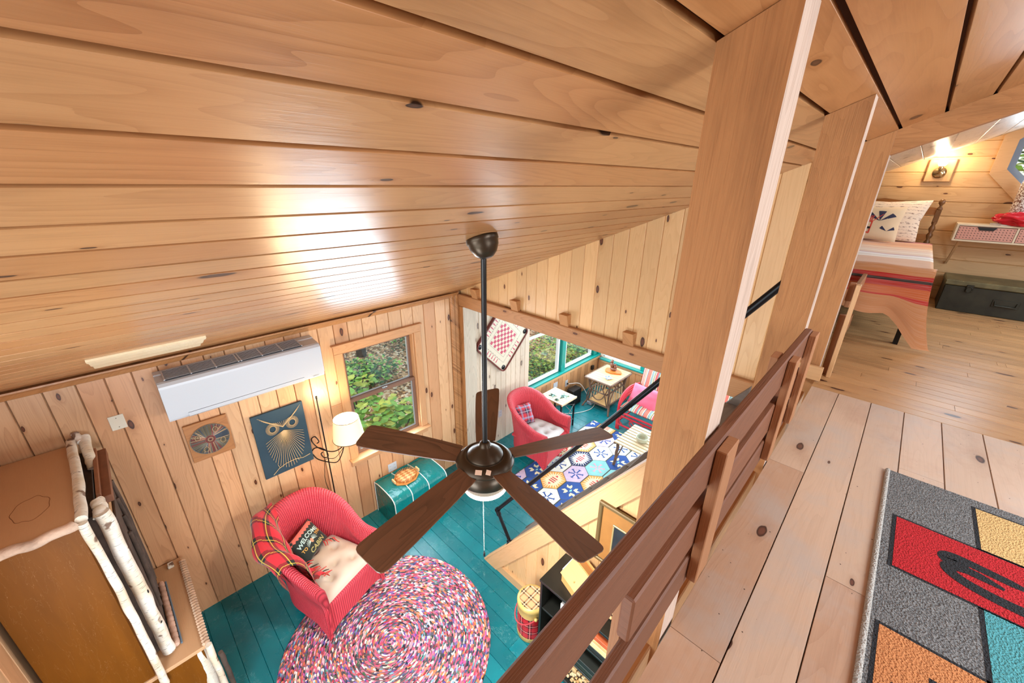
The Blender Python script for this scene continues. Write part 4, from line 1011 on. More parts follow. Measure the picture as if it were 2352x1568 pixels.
def make_chair(label, mat, loc, rz, sc=1.0, group=None):
    t = thing('wicker_armchair', label, 'armchair', loc, rz, group); t.scale = (sc, sc, sc)
    m = MB(); NS = 90; g = []
    T = 1.84
    for i in range(NS+1):
        s = i/NS; p, n = chair_at(s)
        g.append([Vector((p.x+n.x*o, p.y+n.y*o, z)) for o, z in chair_profile_spline(s)])
    ls = [0]
    for k in range(1, len(g[0])): ls.append(ls[-1]+(g[45][k]-g[45][k-1]).length)
    ls.append(ls[-1])
    m.quads(g, uvf=lambda i, j: (i/NS*T, ls[j]))
    for e, fl in ((0, False), (NS, True)):
        q = g[e]; c = Vector((sum(p.x for p in q)/len(q), .375, .45))
        y = .36
        # bulging front face of the arm, tapering to the floor
        base = [Vector((q[0].x, y, .0)), Vector((q[-1].x+(q[0].x-q[-1].x)*.45, y, .0))]
        ringp = list(q)+[Vector((q[-1].x, y, .2)), base[1], base[0]]
        cen = Vector(((q[0].x+q[-1].x)/2, y+.018, .40))
        m.quads([ringp, [cen+(p-cen)*.72+Vector((0, .014, 0)) for p in ringp], [cen+(p-cen)*.03+Vector((0, .014, 0)) for p in ringp]], closed_v=True, uvf=lambda i, j: (i*.03, j*.03), flip=fl)
    m.build('woven_shell', mat, t)
    m = MB(); N2 = 24; g = []
    for i in range(N2+1):
        x = -.30+.60*i/N2; zt2 = .385; zb2 = .05+.07*(1-abs(2*i/N2-1)**4)
        yb = .355+.02*(1-(2*i/N2-1)**2)
        g.append([Vector((x, yb, zb2+(zt2-zb2)*k/8)) for k in range(9)]+[Vector((x, yb-.03, zt2+.012)), Vector((x, yb-.10, zt2))])
    m.quads(g, uvf=lambda i, j: (i*.025, j*.04)); m.build('front_apron', mat, t)
    m = MB(); m.box((0, .02, .365), (.56, .62, .03), grain=1); m.build('seat_deck', mat, t)
    m = MB()
    for a in (55, 125):
        th = radians(a); p = Vector((.30*cos(th), -.02-.34*sin(th), 0)); m = MB(); m.tube([p+Vector((0, 0, .16)), p], .018, 10); m.build('leg', mat, t)
    return t
CH_O = Vector((-3.152, .758, .014)); CH_R = radians(-72)
ch1 = make_chair('large red wicker armchair standing on the edge of the round braided rug', M['wicker'], CH_O, CH_R)
ch2 = make_chair('red wicker armchair in the sunroom beyond the beam', M['wicker2'], (-3.17, 3.85, .009), radians(-83), .95)
# seat cushions
cu = thing('seat_cushion', 'cream tufted seat cushion on the large red wicker armchair', 'cushion', CH_O+Vector((0, 0, .385)), CH_R)
m = MB(); tufted(m, .50, .56, .10, (0, .07, .0), [(-.5, -.35), (.5, -.35), (0, .15), (-.45, .5), (.45, .5), (0, -.8)], n=44, depth=.045, front_w=.56); m.build('cover', M['cream'], cu)
cu2 = thing('seat_cushion', 'white rumpled seat cushion on the red wicker armchair in the sunroom', 'cushion', (-3.17, 3.85, .009+.385*.95), radians(-83))
m = MB(); tufted(m, .48, .52, .10, (0, .05, .0), [(-.35, -.2), (.3, -.3), (.1, .4), (-.5, .5)], n=36, depth=.05, front_w=.52); m.build('cover', M['whitecot'], cu2)
# welcome pillow
X = Vector((-.6, .8, 0)); Y = Vector((-.60, -.22, .77)); Y = (Y-X*Y.dot(X)).normalized(); Z = X.cross(Y)
PO = Vector((-3.33, .685, .60)); PW, PH, PT = .33, .27, .10
pw = thing('throw_pillow', 'small dark green pillow reading WELCOME TO THE CABIN in the red armchair', 'pillow', PO)
m = MB(); pillow_mesh(m, PW, PH, PT, X, Y, (0, 0, 0), n=22); m.build('cover', fabric('dark_green_hooked_wool', '#14201c', '#1c2a24'), pw)
def on_pillow(verts, faces, dx, dy, mat, name, off=.0022, rot=0.0, par=None, W_=None, H_=None, T_=None, XX=None, YY=None):
    W_ = W_ or PW; H_ = H_ or PH; T_ = T_ or PT; XX = XX or X; YY = YY or Y; ZZ = XX.cross(YY)
    m = MB()
    def Q(x, y):
        a, b = max(-1, min(1, x/(W_/2*.97))), max(-1, min(1, y/(H_/2*.97)))
        return XX*x+YY*y+ZZ*(pil_h(a, b, W_, H_, T_)+off)
    def tri(a, b, c, d=0):
        la, lb, lc = math.hypot(a[0]-b[0], a[1]-b[1]), math.hypot(b[0]-c[0], b[1]-c[1]), math.hypot(c[0]-a[0], c[1]-a[1])
        if max(la, lb, lc) < .014 or d > 8: m.face([Q(*a), Q(*b), Q(*c)]); return
        if la >= lb and la >= lc: h = ((a[0]+b[0])/2, (a[1]+b[1])/2); tri(a, h, c, d+1); tri(h, b, c, d+1)
        elif lb >= lc: h = ((b[0]+c[0])/2, (b[1]+c[1])/2); tri(a, b, h, d+1); tri(a, h, c, d+1)
        else: h = ((a[0]+c[0])/2, (a[1]+c[1])/2); tri(a, b, h, d+1); tri(h, b, c, d+1)
    P = [(v[0]*cos(rot)-v[1]*sin(rot)+dx, v[0]*sin(rot)+v[1]*cos(rot)+dy) for v in verts]
    for f in faces:
        for k in range(1, len(f)-1): tri(P[f[0]], P[f[k]], P[f[k+1]])
    return m.build(name, mat, par)
def strip2d(pts, w):
    v = []; f = []
    for i, p in enumerate(pts):
        q = pts[min(i+1, len(pts)-1)]; r = pts[max(i-1, 0)]; d = Vector((q[0]-r[0], q[1]-r[1], 0)); d.normalize() if d.length else None
        n = Vector((-d.y, d.x, 0))*w/2; v += [(p[0]+n.x, p[1]+n.y), (p[0]-n.x, p[1]-n.y)]
        if i: f.append((2*i-2, 2*i-1, 2*i+1, 2*i))
    return v, f
thr = {'w': fabric('pale_blue_yarn', '#b8d0c8'), 'y': fabric('gold_yarn', '#d0a04a'), 'c': fabric('sage_yarn', '#b0ac6c'), 'p': fabric('coral_yarn', '#d86a5a'), 't': fabric('tan_yarn', '#c89070')}
# coral zigzag border along the top
zz = []; n = 16
vv_ = [];  ff_ = []
for i in range(n+1):
    x = -.150+.30*i/n; yb = .088+(.014 if i % 2 else 0); vv_ += [(x, yb), (x, .128)]
    if i: ff_.append((2*i-2, 2*i, 2*i+1, 2*i-1))
on_pillow(vv_, ff_, 0, 0, thr['p'], 'zigzag_border', .002, par=pw)
v, f = text_poly('WELCOME', .056, .0014); v = [(a[0]*1.0, a[1]+.018*cos(a[0]*14)-.018) for a in v]; on_pillow(v, f, 0, .052, thr['w'], 'lettering', par=pw)
v, f = text_poly('TO', .040, .0012); on_pillow(v, f, -.105, -.022, thr['y'], 'lettering', par=pw)
v, f = text_poly('THE', .040, .0012); on_pillow(v, f, .103, -.002, thr['y'], 'lettering', par=pw)
v, f = text_poly('CABIN', .064, .0016); on_pillow(v, f, .02, -.082, thr['c'], 'lettering', par=pw)
# pine cone with needles
V_, F_ = [], []
def addp(v, f, c=(0, 0)):
    k = len(V_); V_.extend([(a[0]+c[0], a[1]+c[1]) for a in v]); F_.extend([tuple(i+k for i in q) for q in f])
for s_ in (-1, 1):
    for k in range(6):
        a0_ = .2+.32*k; addp(*strip2d([(s_*(.012+.02*t), -.02+.0*t+.01*t) if False else (s_*(.012+.055*t*cos(a0_-.5)), -.012+.045*t*sin(a0_-.5)-.02*t*t*.3) for t in (0, .3, .6, 1)], .004))
on_pillow(V_, F_, 0, 0, thr['w'], 'needles', .002, par=pw)
V_, F_ = [], []
addp([(0, .022), (.012, .012), (.016, -.004), (.008, -.024), (-.008, -.024), (-.016, -.004), (-.012, .012)], [(0, 6, 5, 4, 3, 2, 1)], (0, -.008))
on_pillow(V_, F_, 0, 0, thr['t'], 'pine_cone', .003, par=pw)

# tartan blanket over the rear right corner of the armchair
bl = thing('tartan_blanket', 'red black and yellow tartan blanket draped over the armchair back, fringe on the seat', 'blanket', CH_O, CH_R)
m = MB(); NS, NP = 80, 90
def bl_point(s, t):
    s2 = s-.13*max(0, t-.42)
    p, n = chair_at(s2); sp_ = chair_profile_spline(s2, 4); K = len(sp_)-1
    k = 11+(K-1-11)*min(1, t*1.0)*.93; k0 = int(k); fr = k-k0; k1 = min(k0+1, K)
    o_ = sp_[k0][0]*(1-fr)+sp_[k1][0]*fr; z = sp_[k0][1]*(1-fr)+sp_[k1][1]*fr
    ka, kb = max(0, k0-2), min(K, k0+3)
    dx_, dz_ = sp_[kb][0]-sp_[ka][0], sp_[kb][1]-sp_[ka][1]; l_ = math.hypot(dx_, dz_) or 1
    no, nz_ = dz_/l_, -dx_/l_
    ph = s*46+t*6+2.2*nz(s*5, t*2.5, 1)
    puff = .012+.034*(.5+.5*sin(ph))**1.5+.03*(nz(s*14, t*4, 3)+.4)+.035*sin(pi*min(1, t))*(.4+.6*sin(pi*(s-.16)/.30))
    return Vector((p.x+n.x*(o_+no*puff), p.y+n.y*(o_+no*puff), z+nz_*puff+.006*sin(ph*1.7)))
g = [[bl_point(.165+.285*i/NS+.02*sin(j/NP*5), j/NP) for j in range(NP+1)] for i in range(NS+1)]
m.quads(g, uvf=lambda i, j: (i/NS*.62, j/NP*.80)); m.build('cloth', M['plaid'], bl)
# lower fold resting on the seat, with fringe
m = MB(); g = []
A_ = Vector((.25, -.10, .49)); 
for i in range(21):
    row = []
    for j in range(17):
        a = i/20; b = j/16
        x = .27-.05*a-.10*b+.02*sin(b*7); y = -.14+.30*a+.02*sin(b*9)+.05*b
        z = .52-.03*b+.03*abs(sin(a*7+b*3))*(1-b*.5)+.012*nz(a*5, b*5)
        row.append(Vector((x, y, z)))
    g.append(row)
m.quads(g, uvf=lambda i, j: (.2+i*.015, .1+j*.012)); m.build('lower_fold', M['plaid'], bl)
mf = [fabric('red_fringe', '#c8322c'), fabric('dark_fringe', '#20201a')]
def fringe(pts, d, L_, par, nm='fringe'):
    m = MB()
    for i, p in enumerate(pts):
        q = Vector(p); dd = Vector(d)*L_*random.uniform(.8, 1.15); e = q+dd+Vector((random.uniform(-.02, .02), random.uniform(-.02, .02), -.008))
        mid = (q+e)/2+Vector((random.uniform(-.01, .01), random.uniform(-.01, .01), .006)); m.tube(catmull([q, mid, e], 4), lambda t: .006*(1-.5*t), 6, mi=(1 if i % 5 == 3 else 0))
    return m.build(nm, mf, par)
fringe([(.16+.035*nz(i, 0), -.08+.026*i, .505+.004*i*0) for i in range(11)], (-.95, .3, -.02), .075, bl)
fringe([(-.10-.016*i, -.14+.012*i, .50) for i in range(6)], (.15, .9, 0.0), .07, bl)
# plaid pillow on the sunroom chair
m = MB(); t_ = thing('throw_pillow', 'small red and blue plaid pillow in the sunroom wicker armchair', 'pillow', (-3.40, 3.80, .60))
Xp = Vector((-.25, -.95, .05)).normalized(); Yp = Vector((-.55, .12, .8)); Yp = (Yp-Xp*Yp.dot(Xp)).normalized()
pillow_mesh(m, .30, .30, .11, -Xp, Yp, (0, 0, 0), n=16, us=.30, vs=.30); m.build('cover', M['plaid2'], t_)

# ================================================================ round braided rug
def braid_mat():
    m = NT('multicolour_braided_cotton'); uv = m.uv(); sp = m.n('ShaderNodeSeparateXYZ'); m.l(uv, sp.inputs[0]); u, v = sp.outputs[0], sp.outputs[1]
    # staggered plait lozenges: two strands per ring
    a = m.math('MULTIPLY', u, 1/.026); r_ = m.math('MULTIPLY', v, 2.0)
    sk = m.math('ADD', a, m.math('MULTIPLY', m.math('PINGPONG', v, .5), 1.4))
    cv = m.n('ShaderNodeCombineXYZ'); m.l(sk, cv.inputs[0]); m.l(r_, cv.inputs[1])
    vo = m.voro(cv.outputs[0], 1.0, rnd=.55); vo.voronoi_dimensions = '2D'
    sc = m.n('ShaderNodeSeparateColor'); m.l(vo.outputs['Color'], sc.inputs[0])
    band = m.noise(None, 1); 
    cb = m.n('ShaderNodeCombineXYZ'); m.l(m.math('MULTIPLY', m.math('FLOOR', v), .37), cb.inputs[0]); m.l(m.math('MULTIPLY', u, .35), cb.inputs[1])
    bn = m.noise(cb.outputs[0], 2.3, 2)
    k = m.math('FRACT', m.math('ADD', m.math('MULTIPLY', sc.outputs[0], .75), m.math('MULTIPLY', bn, 1.6)))
    cols = ['#b82048', '#141828', '#d85070', '#ecd4cc', '#1c2848', '#b04a90', '#e08898', '#101014', '#a82030', '#d87430', '#28407c', '#ecdccc', '#5c3c94', '#d03a5c', '#121420', '#3c8488', '#b04468', '#e0b888', '#2c5834', '#c83070', '#24244c', '#6ca0b8', '#e8a8b0', '#7a2030', '#1a2a30', '#d86a44']
    c = m.ramp(k, [(i/len(cols), hx(x)) for i, x in enumerate(cols)], 'CONSTANT')
    dk = m.mapr(vo.outputs['Distance'], .2, .75, 1, 0)
    c = m.mix(m.mapr(sc.outputs[1], 0, 1, 0, .12), c, hx('#f2e4dc'))
    m.set(c, .85); m.bump(dk, .005); return m.mat
rg = thing('braided_rug', 'round multicoloured braided rug on the teal floor in front of the red armchair', 'rug', (-2.333, .91, 0))
m = MB(); prof = []; NR = 30; R0 = .885
for i in range(NR*4+1):
    r = R0*i/(NR*4); prof.append((max(r, .0001), .009+.004*abs(sin(pi*i/4))))
prof = [(.0, .011)]+prof[1:]+[(R0+.004, .002)]
NA = 180; g = []
for (r, z) in prof: 
    g.append([Vector((r*(1+.006*nz(3*cos(2*pi*k/NA), 3*sin(2*pi*k/NA)))*cos(2*pi*k/NA), r*(1+.006*nz(3*cos(2*pi*k/NA), 3*sin(2*pi*k/NA)))*sin(2*pi*k/NA), z)) for k in range(NA)])
m.quads(g, closed_v=True, flip=True, uvf=lambda i, j: (round(2*pi*(min(i//4, NR-1)+.5)*R0/NR/.026)*.026*j/NA, i/4)); m.build('braids', braid_mat(), rg)

# ================================================================ green hassock and octagonal tray
hs = thing('hassock', 'glossy teal vinyl hassock with white piping against the left wall', 'hassock', (-3.58, 1.965, 0))
vin = NT('teal_vinyl'); n_ = vin.noise(vin.obj(), 5, 4, .6, .8); vin.set(vin.mix(n_, hx('#086664'), hx('#087a7a')), .24); vin.bump(vin.noise(vin.vmul(vin.obj(), (1, 2, 1)), 9, 3, .5, 1.0), .012); M['vinyl'] = vin.mat
hp = [(-.235, 0), (-.235, .40), (-.225, .425), (-.15, .447), (.0, .456), (.13, .448), (.185, .432), (.216, .40), (.226, .34), (.230, 0)]
hps = [(p.x, p.y) for p in catmull([Vector((a, b, 0)) for a, b in hp], 4)]
m = MB(); g = []
for k in range(25):
    t = k/24; y = -.36+.72*t; pf = 1+.012*sin(pi*((t*3) % 1))
    g.append([Vector((x*(pf if x > 0 else 1), y, z*(1+.02*sin(pi*((t*3) % 1))) if z > .3 else z)) for x, z in hps])
m.quads(g, us=.7, vs=.9)
m.face(g[0][::1]); m.face(g[-1][::-1]); m.build('body', M['vinyl'], hs)
pip = flat('white_piping', '#dfe4dc', .5)
for k, yy in enumerate((-.36, -.13, .10, .36)):
    m = MB(); m.tube([Vector((x*1.0+(.002 if x > 0 else 0), yy, z+.002)) for x, z in hps], .0055, 6); m.build('piping', pip, hs)
tr = thing('octagonal_tray', 'octagonal wooden basket tray with a woven diamond pattern on the teal hassock', 'tray', (-3.585, 1.90, .463))
woodb = wood('honey_basket_wood', '#c98a4e', '#9a5c2c', kd=0, ring=.2, rough=.5, var=.1)
def diam():
    m = NT('diamond_weave'); ob = m.obj(); sp = m.n('ShaderNodeSeparateXYZ'); m.l(ob, sp.inputs[0])
    a = m.math('ADD', m.math('MULTIPLY', sp.outputs[0], 24.0), m.math('MULTIPLY', sp.outputs[1], 15.0)); b = m.math('SUBTRACT', m.math('MULTIPLY', sp.outputs[0], 24.0), m.math('MULTIPLY', sp.outputs[1], 15.0))
    k = m.math('MODULO', m.math('ABSOLUTE', m.math('ADD', m.math('FLOOR', a), m.math('FLOOR', b))), 2.0)
    m.set(m.mix(k, hx('#e0aa70'), hx('#b06a34')), .35); return m.mat
oc = [(.125*cos(pi/8+k*pi/4), .165*sin(pi/8+k*pi/4)) for k in range(8)]
m = MB(); m.prism(oc, 0, .014); m.build('base', woodb, tr)
m = MB(); m.lathe((0, 0, .014), [(.100, 0), (.102, .02), (.098, .03), (.085, .028), (.05, .034), (0, .036)], 40, sy=1.25); m.build('woven_top', diam(), tr)
m = MB()
for k in range(40):
    a = 2*pi*k/40; p = Vector((.106*cos(a), .132*sin(a), .014)); m.tube([p, p*1.0+Vector((0, 0, .042))], .0032, 5); m.sphere(p+Vector((0, 0, .045)), .0045, 6)
m.build('peg_fence', woodb, tr)
for s_ in (-1, 1):
    m = MB(); m.box((0, s_*.162, .04), (.075, .016, .035), bev=.003); m.build('handle', wood('pale_handle', '#e6c08c', '#c09458', kd=0, rough=.5, var=.05), tr)
# ================================================================ lamp
M['iron'] = flat('dark_iron', '#221e1b', .45, .7)
lp = thing('floor_lamp', 'wrought iron floor lamp with a glowing cream shade beside the window', 'floor lamp', (-3.70, 1.115, 0))
m = MB(); m.lathe((0, 0, 0), [(0, 0), (.11, 0), (.11, .01), (.05, .03), (.012, .05)], 24); m.build('base', M['iron'], lp)
m = MB(); m.tube([(0, 0, .04), (0, 0, 1.82)], .0065, 8); m.tube([(0, 0, 1.82), (0, 0, 1.85)], .009, 8); m.build('pole', M['iron'], lp)
shc = Vector((.235, .155, 0))
def dv(a, z): return Vector((shc.x*a, shc.y*a, z))
m = MB()
m.tube(catmull([dv(1.0, 1.40), dv(.8, 1.33), dv(.45, 1.24), dv(.1, 1.21), dv(-.35, 1.24), dv(-.55, 1.32), dv(-.38, 1.37), dv(-.25, 1.32), dv(-.34, 1.29)], 6), .0055, 7)
m.tube(catmull([dv(0, 1.07), dv(-.45, 1.09), dv(-.62, 1.17), dv(-.4, 1.235), dv(-.05, 1.22), dv(.02, 1.15), dv(-.15, 1.12), dv(-.26, 1.16), dv(-.17, 1.19)], 6), .0055, 7)
m.tube(catmull([dv(0, 1.07), dv(.35, 1.09), dv(.6, 1.20), dv(.75, 1.31)], 6), .005, 7)
m.build('scroll_arm', M['iron'], lp)
m = MB(); m.tube(catmull([dv(.9, 1.38), dv(.7, 1.28), dv(.3, 1.14), dv(-.1, 1.1), dv(-.25, .95), dv(-.3, .8), dv(-.22, .6), dv(-.3, .3)], 6), .003, 6); m.build('cord', M['iron'], lp)
def shade_mat():
    m = NT('lit_parchment_shade'); m.set(hx('#f0dcb0'), .8); m.p.inputs['Emission Color'].default_value = hx('#ffd490'); m.p.inputs['Emission Strength'].default_value = .55
    m.p.inputs['Transmission Weight'].default_value = 0; return m.mat
m = MB(); m.lathe((shc.x, shc.y, 1.415), [(.148, 0), (.118, .225)], 40, caps=False); m.lathe((shc.x, shc.y, 1.415), [(.116, .225), (.146, 0)], 40, caps=False); sh = m.build('lamp_shade', shade_mat(), lp)
m = MB(); m.lathe((shc.x, shc.y, 1.412), [(.149, 0), (.151, .004), (.149, .008), (.146, .004), (.149, 0)], 40, caps=False); m.lathe((shc.x, shc.y, 1.635), [(.119, 0), (.121, .004), (.119, .007), (.116, .004), (.119, 0)], 40, caps=False); m.build('stitched_trim', flat('dark_lacing', '#5a3c28', .8), sh)
m = MB(); m.sphere((shc.x, shc.y, 1.53), .03, 16, sc=(1, 1, 1.3)); m.build('bulb', emit('bulb_glow', '#ffd9a0', 40), lp)
pl = bpy.data.lights.new('floor_lamp_bulb', 'POINT'); pl.energy = 16; pl.color = (1, .80, .52); pl.shadow_soft_size = .05
plo = bpy.data.objects.new('floor_lamp_bulb', pl); COL.objects.link(plo); plo.location = (-3.70+shc.x, 1.115+shc.y, 1.62)

# ================================================================ string art
gold = flat('gold_string', '#d8b480', .5)
ow = thing('owl_string_art', 'string art owl in tan thread on a dark blue board', 'wall art', (XL+.002, .79, 1.45))
o = Vector((XL+.002, .79, 1.45))
bb = NT('dark_blue_felt'); bb.set(bb.mix(bb.noise(bb.obj(), 7, 3), hx('#1c3342'), hx('#2e4650')), .75)
m = MB(); m.box((.016, 0, 0), (.02, .445, .69), grain=2, bev=.002); m.build('board', bb.mat, ow)
XF = .0275
def st_(m, a, b, r=.0016, h=.009): 
    m.tube([Vector((XF+h, a[0]-o.y, a[1]-o.z)), Vector((XF+h*.6, b[0]-o.y, b[1]-o.z))], r, 4, caps=False)
m = MB(); beak = (.804, 1.565)
for sgn, ec in ((-1, (.717, 1.613)), (1, (.889, 1.616))):
    for k in range(54):
        a = 2*pi*k/54; st_(m, (ec[0]+.030*cos(a), ec[1]+.034*sin(a)), (ec[0]+.058*cos(a+.25), ec[1]+.064*sin(a+.25)), .0011)
    m.tube([Vector((XF+.01, ec[0]+.029*cos(2*pi*k/24)-o.y, ec[1]+.033*sin(2*pi*k/24)-o.z)) for k in range(24)], .002, 4, closed=True)
for k in range(13):                      # brows fanning up to the horn tips
    t = k/12
    for sgn, tip, e in ((-1, (.617, 1.768), .0), (1, (.985, 1.768), 0)):
        x = .804+(tip[0]-.804)*(t**.9); z = 1.665+(tip[1]-1.665)*(t**2.4); st_(m, (.804, 1.60), (x, z), .0013)
m.build('face_strings', gold, ow)
m = MB()
for k in range(27):                      # body fan
    a = radians(193+154*k/26); L_ = .27+.13*sin((a-pi))**2*1.0
    ex, ez = .804+L_*cos(a)*.62, 1.55+L_*sin(a)*1.02; st_(m, (.804, 1.565), (ex, ez), .0019)
m.build('body_strings', gold, ow)
m = MB(); m.tube([Vector((XF+.008, y-o.y, z-o.z)) for y, z in ((.635, 1.13), (.69, 1.175), (.76, 1.20), (.84, 1.205), (.92, 1.185), (.985, 1.195))], .0028, 5); m.tube([Vector((XF+.008, y-o.y, z-o.z)) for y, z in ((.70, 1.18), (.69, 1.22))], .002, 5); m.build('branch_strings', gold, ow)
md = thing('mandala_string_art', 'round multicoloured string art mandala on a brown board', 'wall art', (XL+.002, .26, 1.735))
m = MB(); m.box((.012, 0, 0), (.02, .30, .355), grain=1, bev=.002); m.build('board', wood('walnut_board', '#a06c42', '#74462a', kd=0, ring=.4, rough=.5), md)
cols = [flat('thread_'+n_, c_, .6) for n_, c_ in (('blue', '#4a5664'), ('cream', '#b89c78'), ('coral', '#8e4c46'), ('grey', '#777468'), ('olive', '#786a4c'))]
m = MB(); cy, cz2 = 0, 0
for k in range(160):
    a = 2*pi*k/160; sec = int((k/160*16)+.8*sin(k*.9)) % 5
    r0_ = .035; r1_ = .132+.006*sin(k*1.7); dd = .5*sin(a*4)
    m.tube([Vector((.034, r0_*cos(a+dd*.8), r0_*sin(a+dd*.8))), Vector((.028, r1_*cos(a)*1.0, r1_*sin(a)))], .0016, 4, caps=False, mi=sec)
for r_, c_ in ((.034, 2), (.026, 2), (.017, 1), (.010, 2)): m.tube([Vector((.035, r_*cos(2*pi*k/24), r_*sin(2*pi*k/24))) for k in range(24)], .003, 4, closed=True, mi=c_)
m.tube([Vector((.027, .136*cos(2*pi*k/48), .136*sin(2*pi*k/48))) for k in range(48)], .0022, 4, closed=True, mi=3)
for a in (1.0, 2.6, 4.2, 5.8):
    for rr_ in (.018, .010): m.tube([Vector((.036, .092*cos(a)+rr_*1.0*cos(2*pi*k/16), .092*sin(a)+rr_*1.35*sin(2*pi*k/16))) for k in range(16)], .0022, 4, closed=True, mi=1 if rr_ > .012 else 4)
m.build('strings', cols, md)
bk = MB(); bk.lathe((.023, 0, 0), [(.136, 0), (.134, .003), (0, .003)], 48, axis=(1, 0, 0)); bk.build('backing', flat('grey_thread_ground', '#5c5450', .8), md)
# ================================================================ birch bark hutch against the near wall
def birch():
    m = NT('birch_bark'); ob = m.obj(); uv = m.uv(); sp = m.n('ShaderNodeSeparateXYZ'); m.l(uv, sp.inputs[0])
    cv = m.n('ShaderNodeCombineXYZ'); m.l(m.math('MULTIPLY', sp.outputs[0], 160), cv.inputs[0]); m.l(m.math('MULTIPLY', sp.outputs[1], 14), cv.inputs[1])
    n1 = m.noise(cv.outputs[0], 1, 3, .6); n2 = m.noise(ob, 6, 3); n3 = m.noise(m.vadd(ob, (3, 1, 2)), 9, 3)
    c = m.mix(m.mapr(n2, .35, .65, 0, 1), hx('#e6dfd4'), hx('#d2bfa4'))
    c = m.mix(m.mapr(n1, .60, .68, 0, .9), c, hx('#3a3028'))
    c = m.mix(m.mapr(n3, .63, .67, 0, .9), c, hx('#6a4630'))
    m.set(c, .7); m.bump(m.math('ADD', n1, n3), .003); return m.mat
M['birch'] = birch()
M['hutchtop'] = wood('brown_painted_plywood', '#c49a74', '#ac8462', kd=0, ring=.10, rough=.6, var=.03)
def golden():
    m = NT('golden_varnish_panel'); uv = m.uv(); n_ = m.noise(m.vmul(uv, (1.5, 9, 1)), 1, 4, .6); sc = m.noise(m.vmul(m.obj(), (1, 6, 1)), 5, 4)
    c = m.mix(n_, hx('#7e4808'), hx('#603506')); ln = m.math('LESS_THAN', m.math('ABSOLUTE', m.math('SUBTRACT', sc, .5)), .0008)
    m.set(m.mix(m.math('MULTIPLY', ln, .3), c, hx('#d8b080')), .5); m.p.inputs['Specular IOR Level'].default_value = .15; return m.mat
M['golden'] = golden()
M['bark'] = flat('dark_bark', '#4a3a30', .9, bump=(30, .004), var=.4)
M['tanply'] = flat('tan_board_edge', '#b4875c', .7, var=.1)
hu = thing('birch_hutch', 'tall rustic hutch trimmed with white birch logs in the near left corner', 'hutch', (-3.31, -.52, 0))
o = Vector((-3.31, -.52, 0))
def hb(name, c, d, mat, par=hu, grain=None, bev=.002):
    m = MB(); m.box(Vector(c)-o, d, grain=grain, bev=bev); return m.build(name, mat, par)
hb('base_cabinet', (-3.315, -.525, .35), (.99, .64, .68), M['golden'], grain=2)
bt = hb('base_top', (-3.315, -.52, .705), (1.02, .67, .03), M['hutchtop'], grain=0)
hb('upper_cabinet', (-3.31, -.65, 1.37), (.99, .38, 1.30), M['golden'], grain=2)
tp = hb('top_board', (-3.31, -.65, 2.035), (1.02, .40, .028), M['hutchtop'], grain=0)
m = MB(); m.tube([Vector((.16+.12*(1+.05*sin(5*a)+.03*sin(9*a+1))*cos(a), -.12+.075*(1+.05*sin(7*a))*sin(a), 2.0492)) for a in [2*pi*k/60 for k in range(60)]], .0016, 4, closed=True); m.build('water_stain', flat('ring_stain', '#845430', .6), tp)
def rough_log(name, pts, r, mat, par=hu, n=14, wob=.12, seg=10):
    m = MB(); P = catmull([Vector(p)-o for p in pts], seg); sd = random.random()*50
    P = [p+Vector((nz(i*.22, sd), nz(i*.22, sd+9), nz(i*.22, sd+19)))*r*.35 for i, p in enumerate(P)]
    m.tube(P, lambda t: r*(1+wob*nz(t*9, sd)), n); return m.build(name, mat, par)
rough_log('birch_pole', [(-3.80, -.47, 2.085), (-3.5, -.455, 2.09), (-3.1, -.44, 2.08), (-2.80, -.435, 2.075)], .026, M['birch'])
rough_log('birch_pole', [(-3.79, -.40, 2.09), (-3.6, -.40, 2.03), (-3.52, -.395, 1.98)], .028, M['birch'])
rough_log('birch_pole', [(-3.83, -.44, 2.12), (-3.74, -.42, 2.08)], .022, M['birch'])
rough_log('birch_pole', [(-3.05, -.385, 2.0), (-3.0, -.38, 1.99), (-2.93, -.385, 1.97)], .032, M['birch'])
rough_log('birch_pole', [(-2.805, -.46, 2.06), (-2.79, -.60, 2.05), (-2.80, -.72, 2.055), (-2.795, -.85, 2.05)], .027, flat('pinkish_birch', '#c8a890', .8, bump=(60, .004), var=.3))
rough_log('birch_pole', [(-2.79, -.435, 2.06), (-2.80, -.43, 1.6), (-2.785, -.425, 1.2), (-2.79, -.43, .71), (-2.79, -.43, .62)], .021, M['birch'])
lg = rough_log('birch_pole', [(-2.93, -.375, 1.99), (-2.92, -.37, 1.5), (-2.915, -.365, 1.1), (-2.925, -.37, .745)], .036, M['birch'])
m = MB(); m.sphere(Vector((-2.90, -.338, 1.33))-o, .012, 10, sc=(1.1, .5, 1.6)); m.sphere(Vector((-2.895, -.34, 1.05))-o, .012, 10, sc=(1.4, .5, .8)); m.build('dark_knot', M['dark'], lg)
hb('cornice_board', (-3.40, -.345, 1.97), (.64, .045, .05), flat('brown_cornice', '#7a4a30', .6, var=.15))
hb('cornice_board', (-3.40, -.375, 2.0), (.62, .02, .05), flat('brown_cornice_top', '#8a5638', .6, var=.15))
hb('door_frame', (-3.40, -.44, 1.35), (.86, .06, 1.22), M['bark'])
for k, (y, z0, z1, mt) in enumerate(((-.40, .76, 1.93, 'tanply'), (-.385, .76, 1.90, 'bark'), (-.37, .78, 1.86, 'tanply'), (-.355, .80, 1.80, 'bark'))):
    hb('bark_panel', (-3.30-.02*k, y, (z0+z1)/2), (.62-.05*k, .012, z1-z0), M[mt])
for k in range(4): rough_log('twig', [(-3.5+.08*k, -.345, 1.85-.1*k), (-3.49+.08*k, -.335, 1.5), (-3.5+.1*k, -.345, .9)], .012, M['bark'])
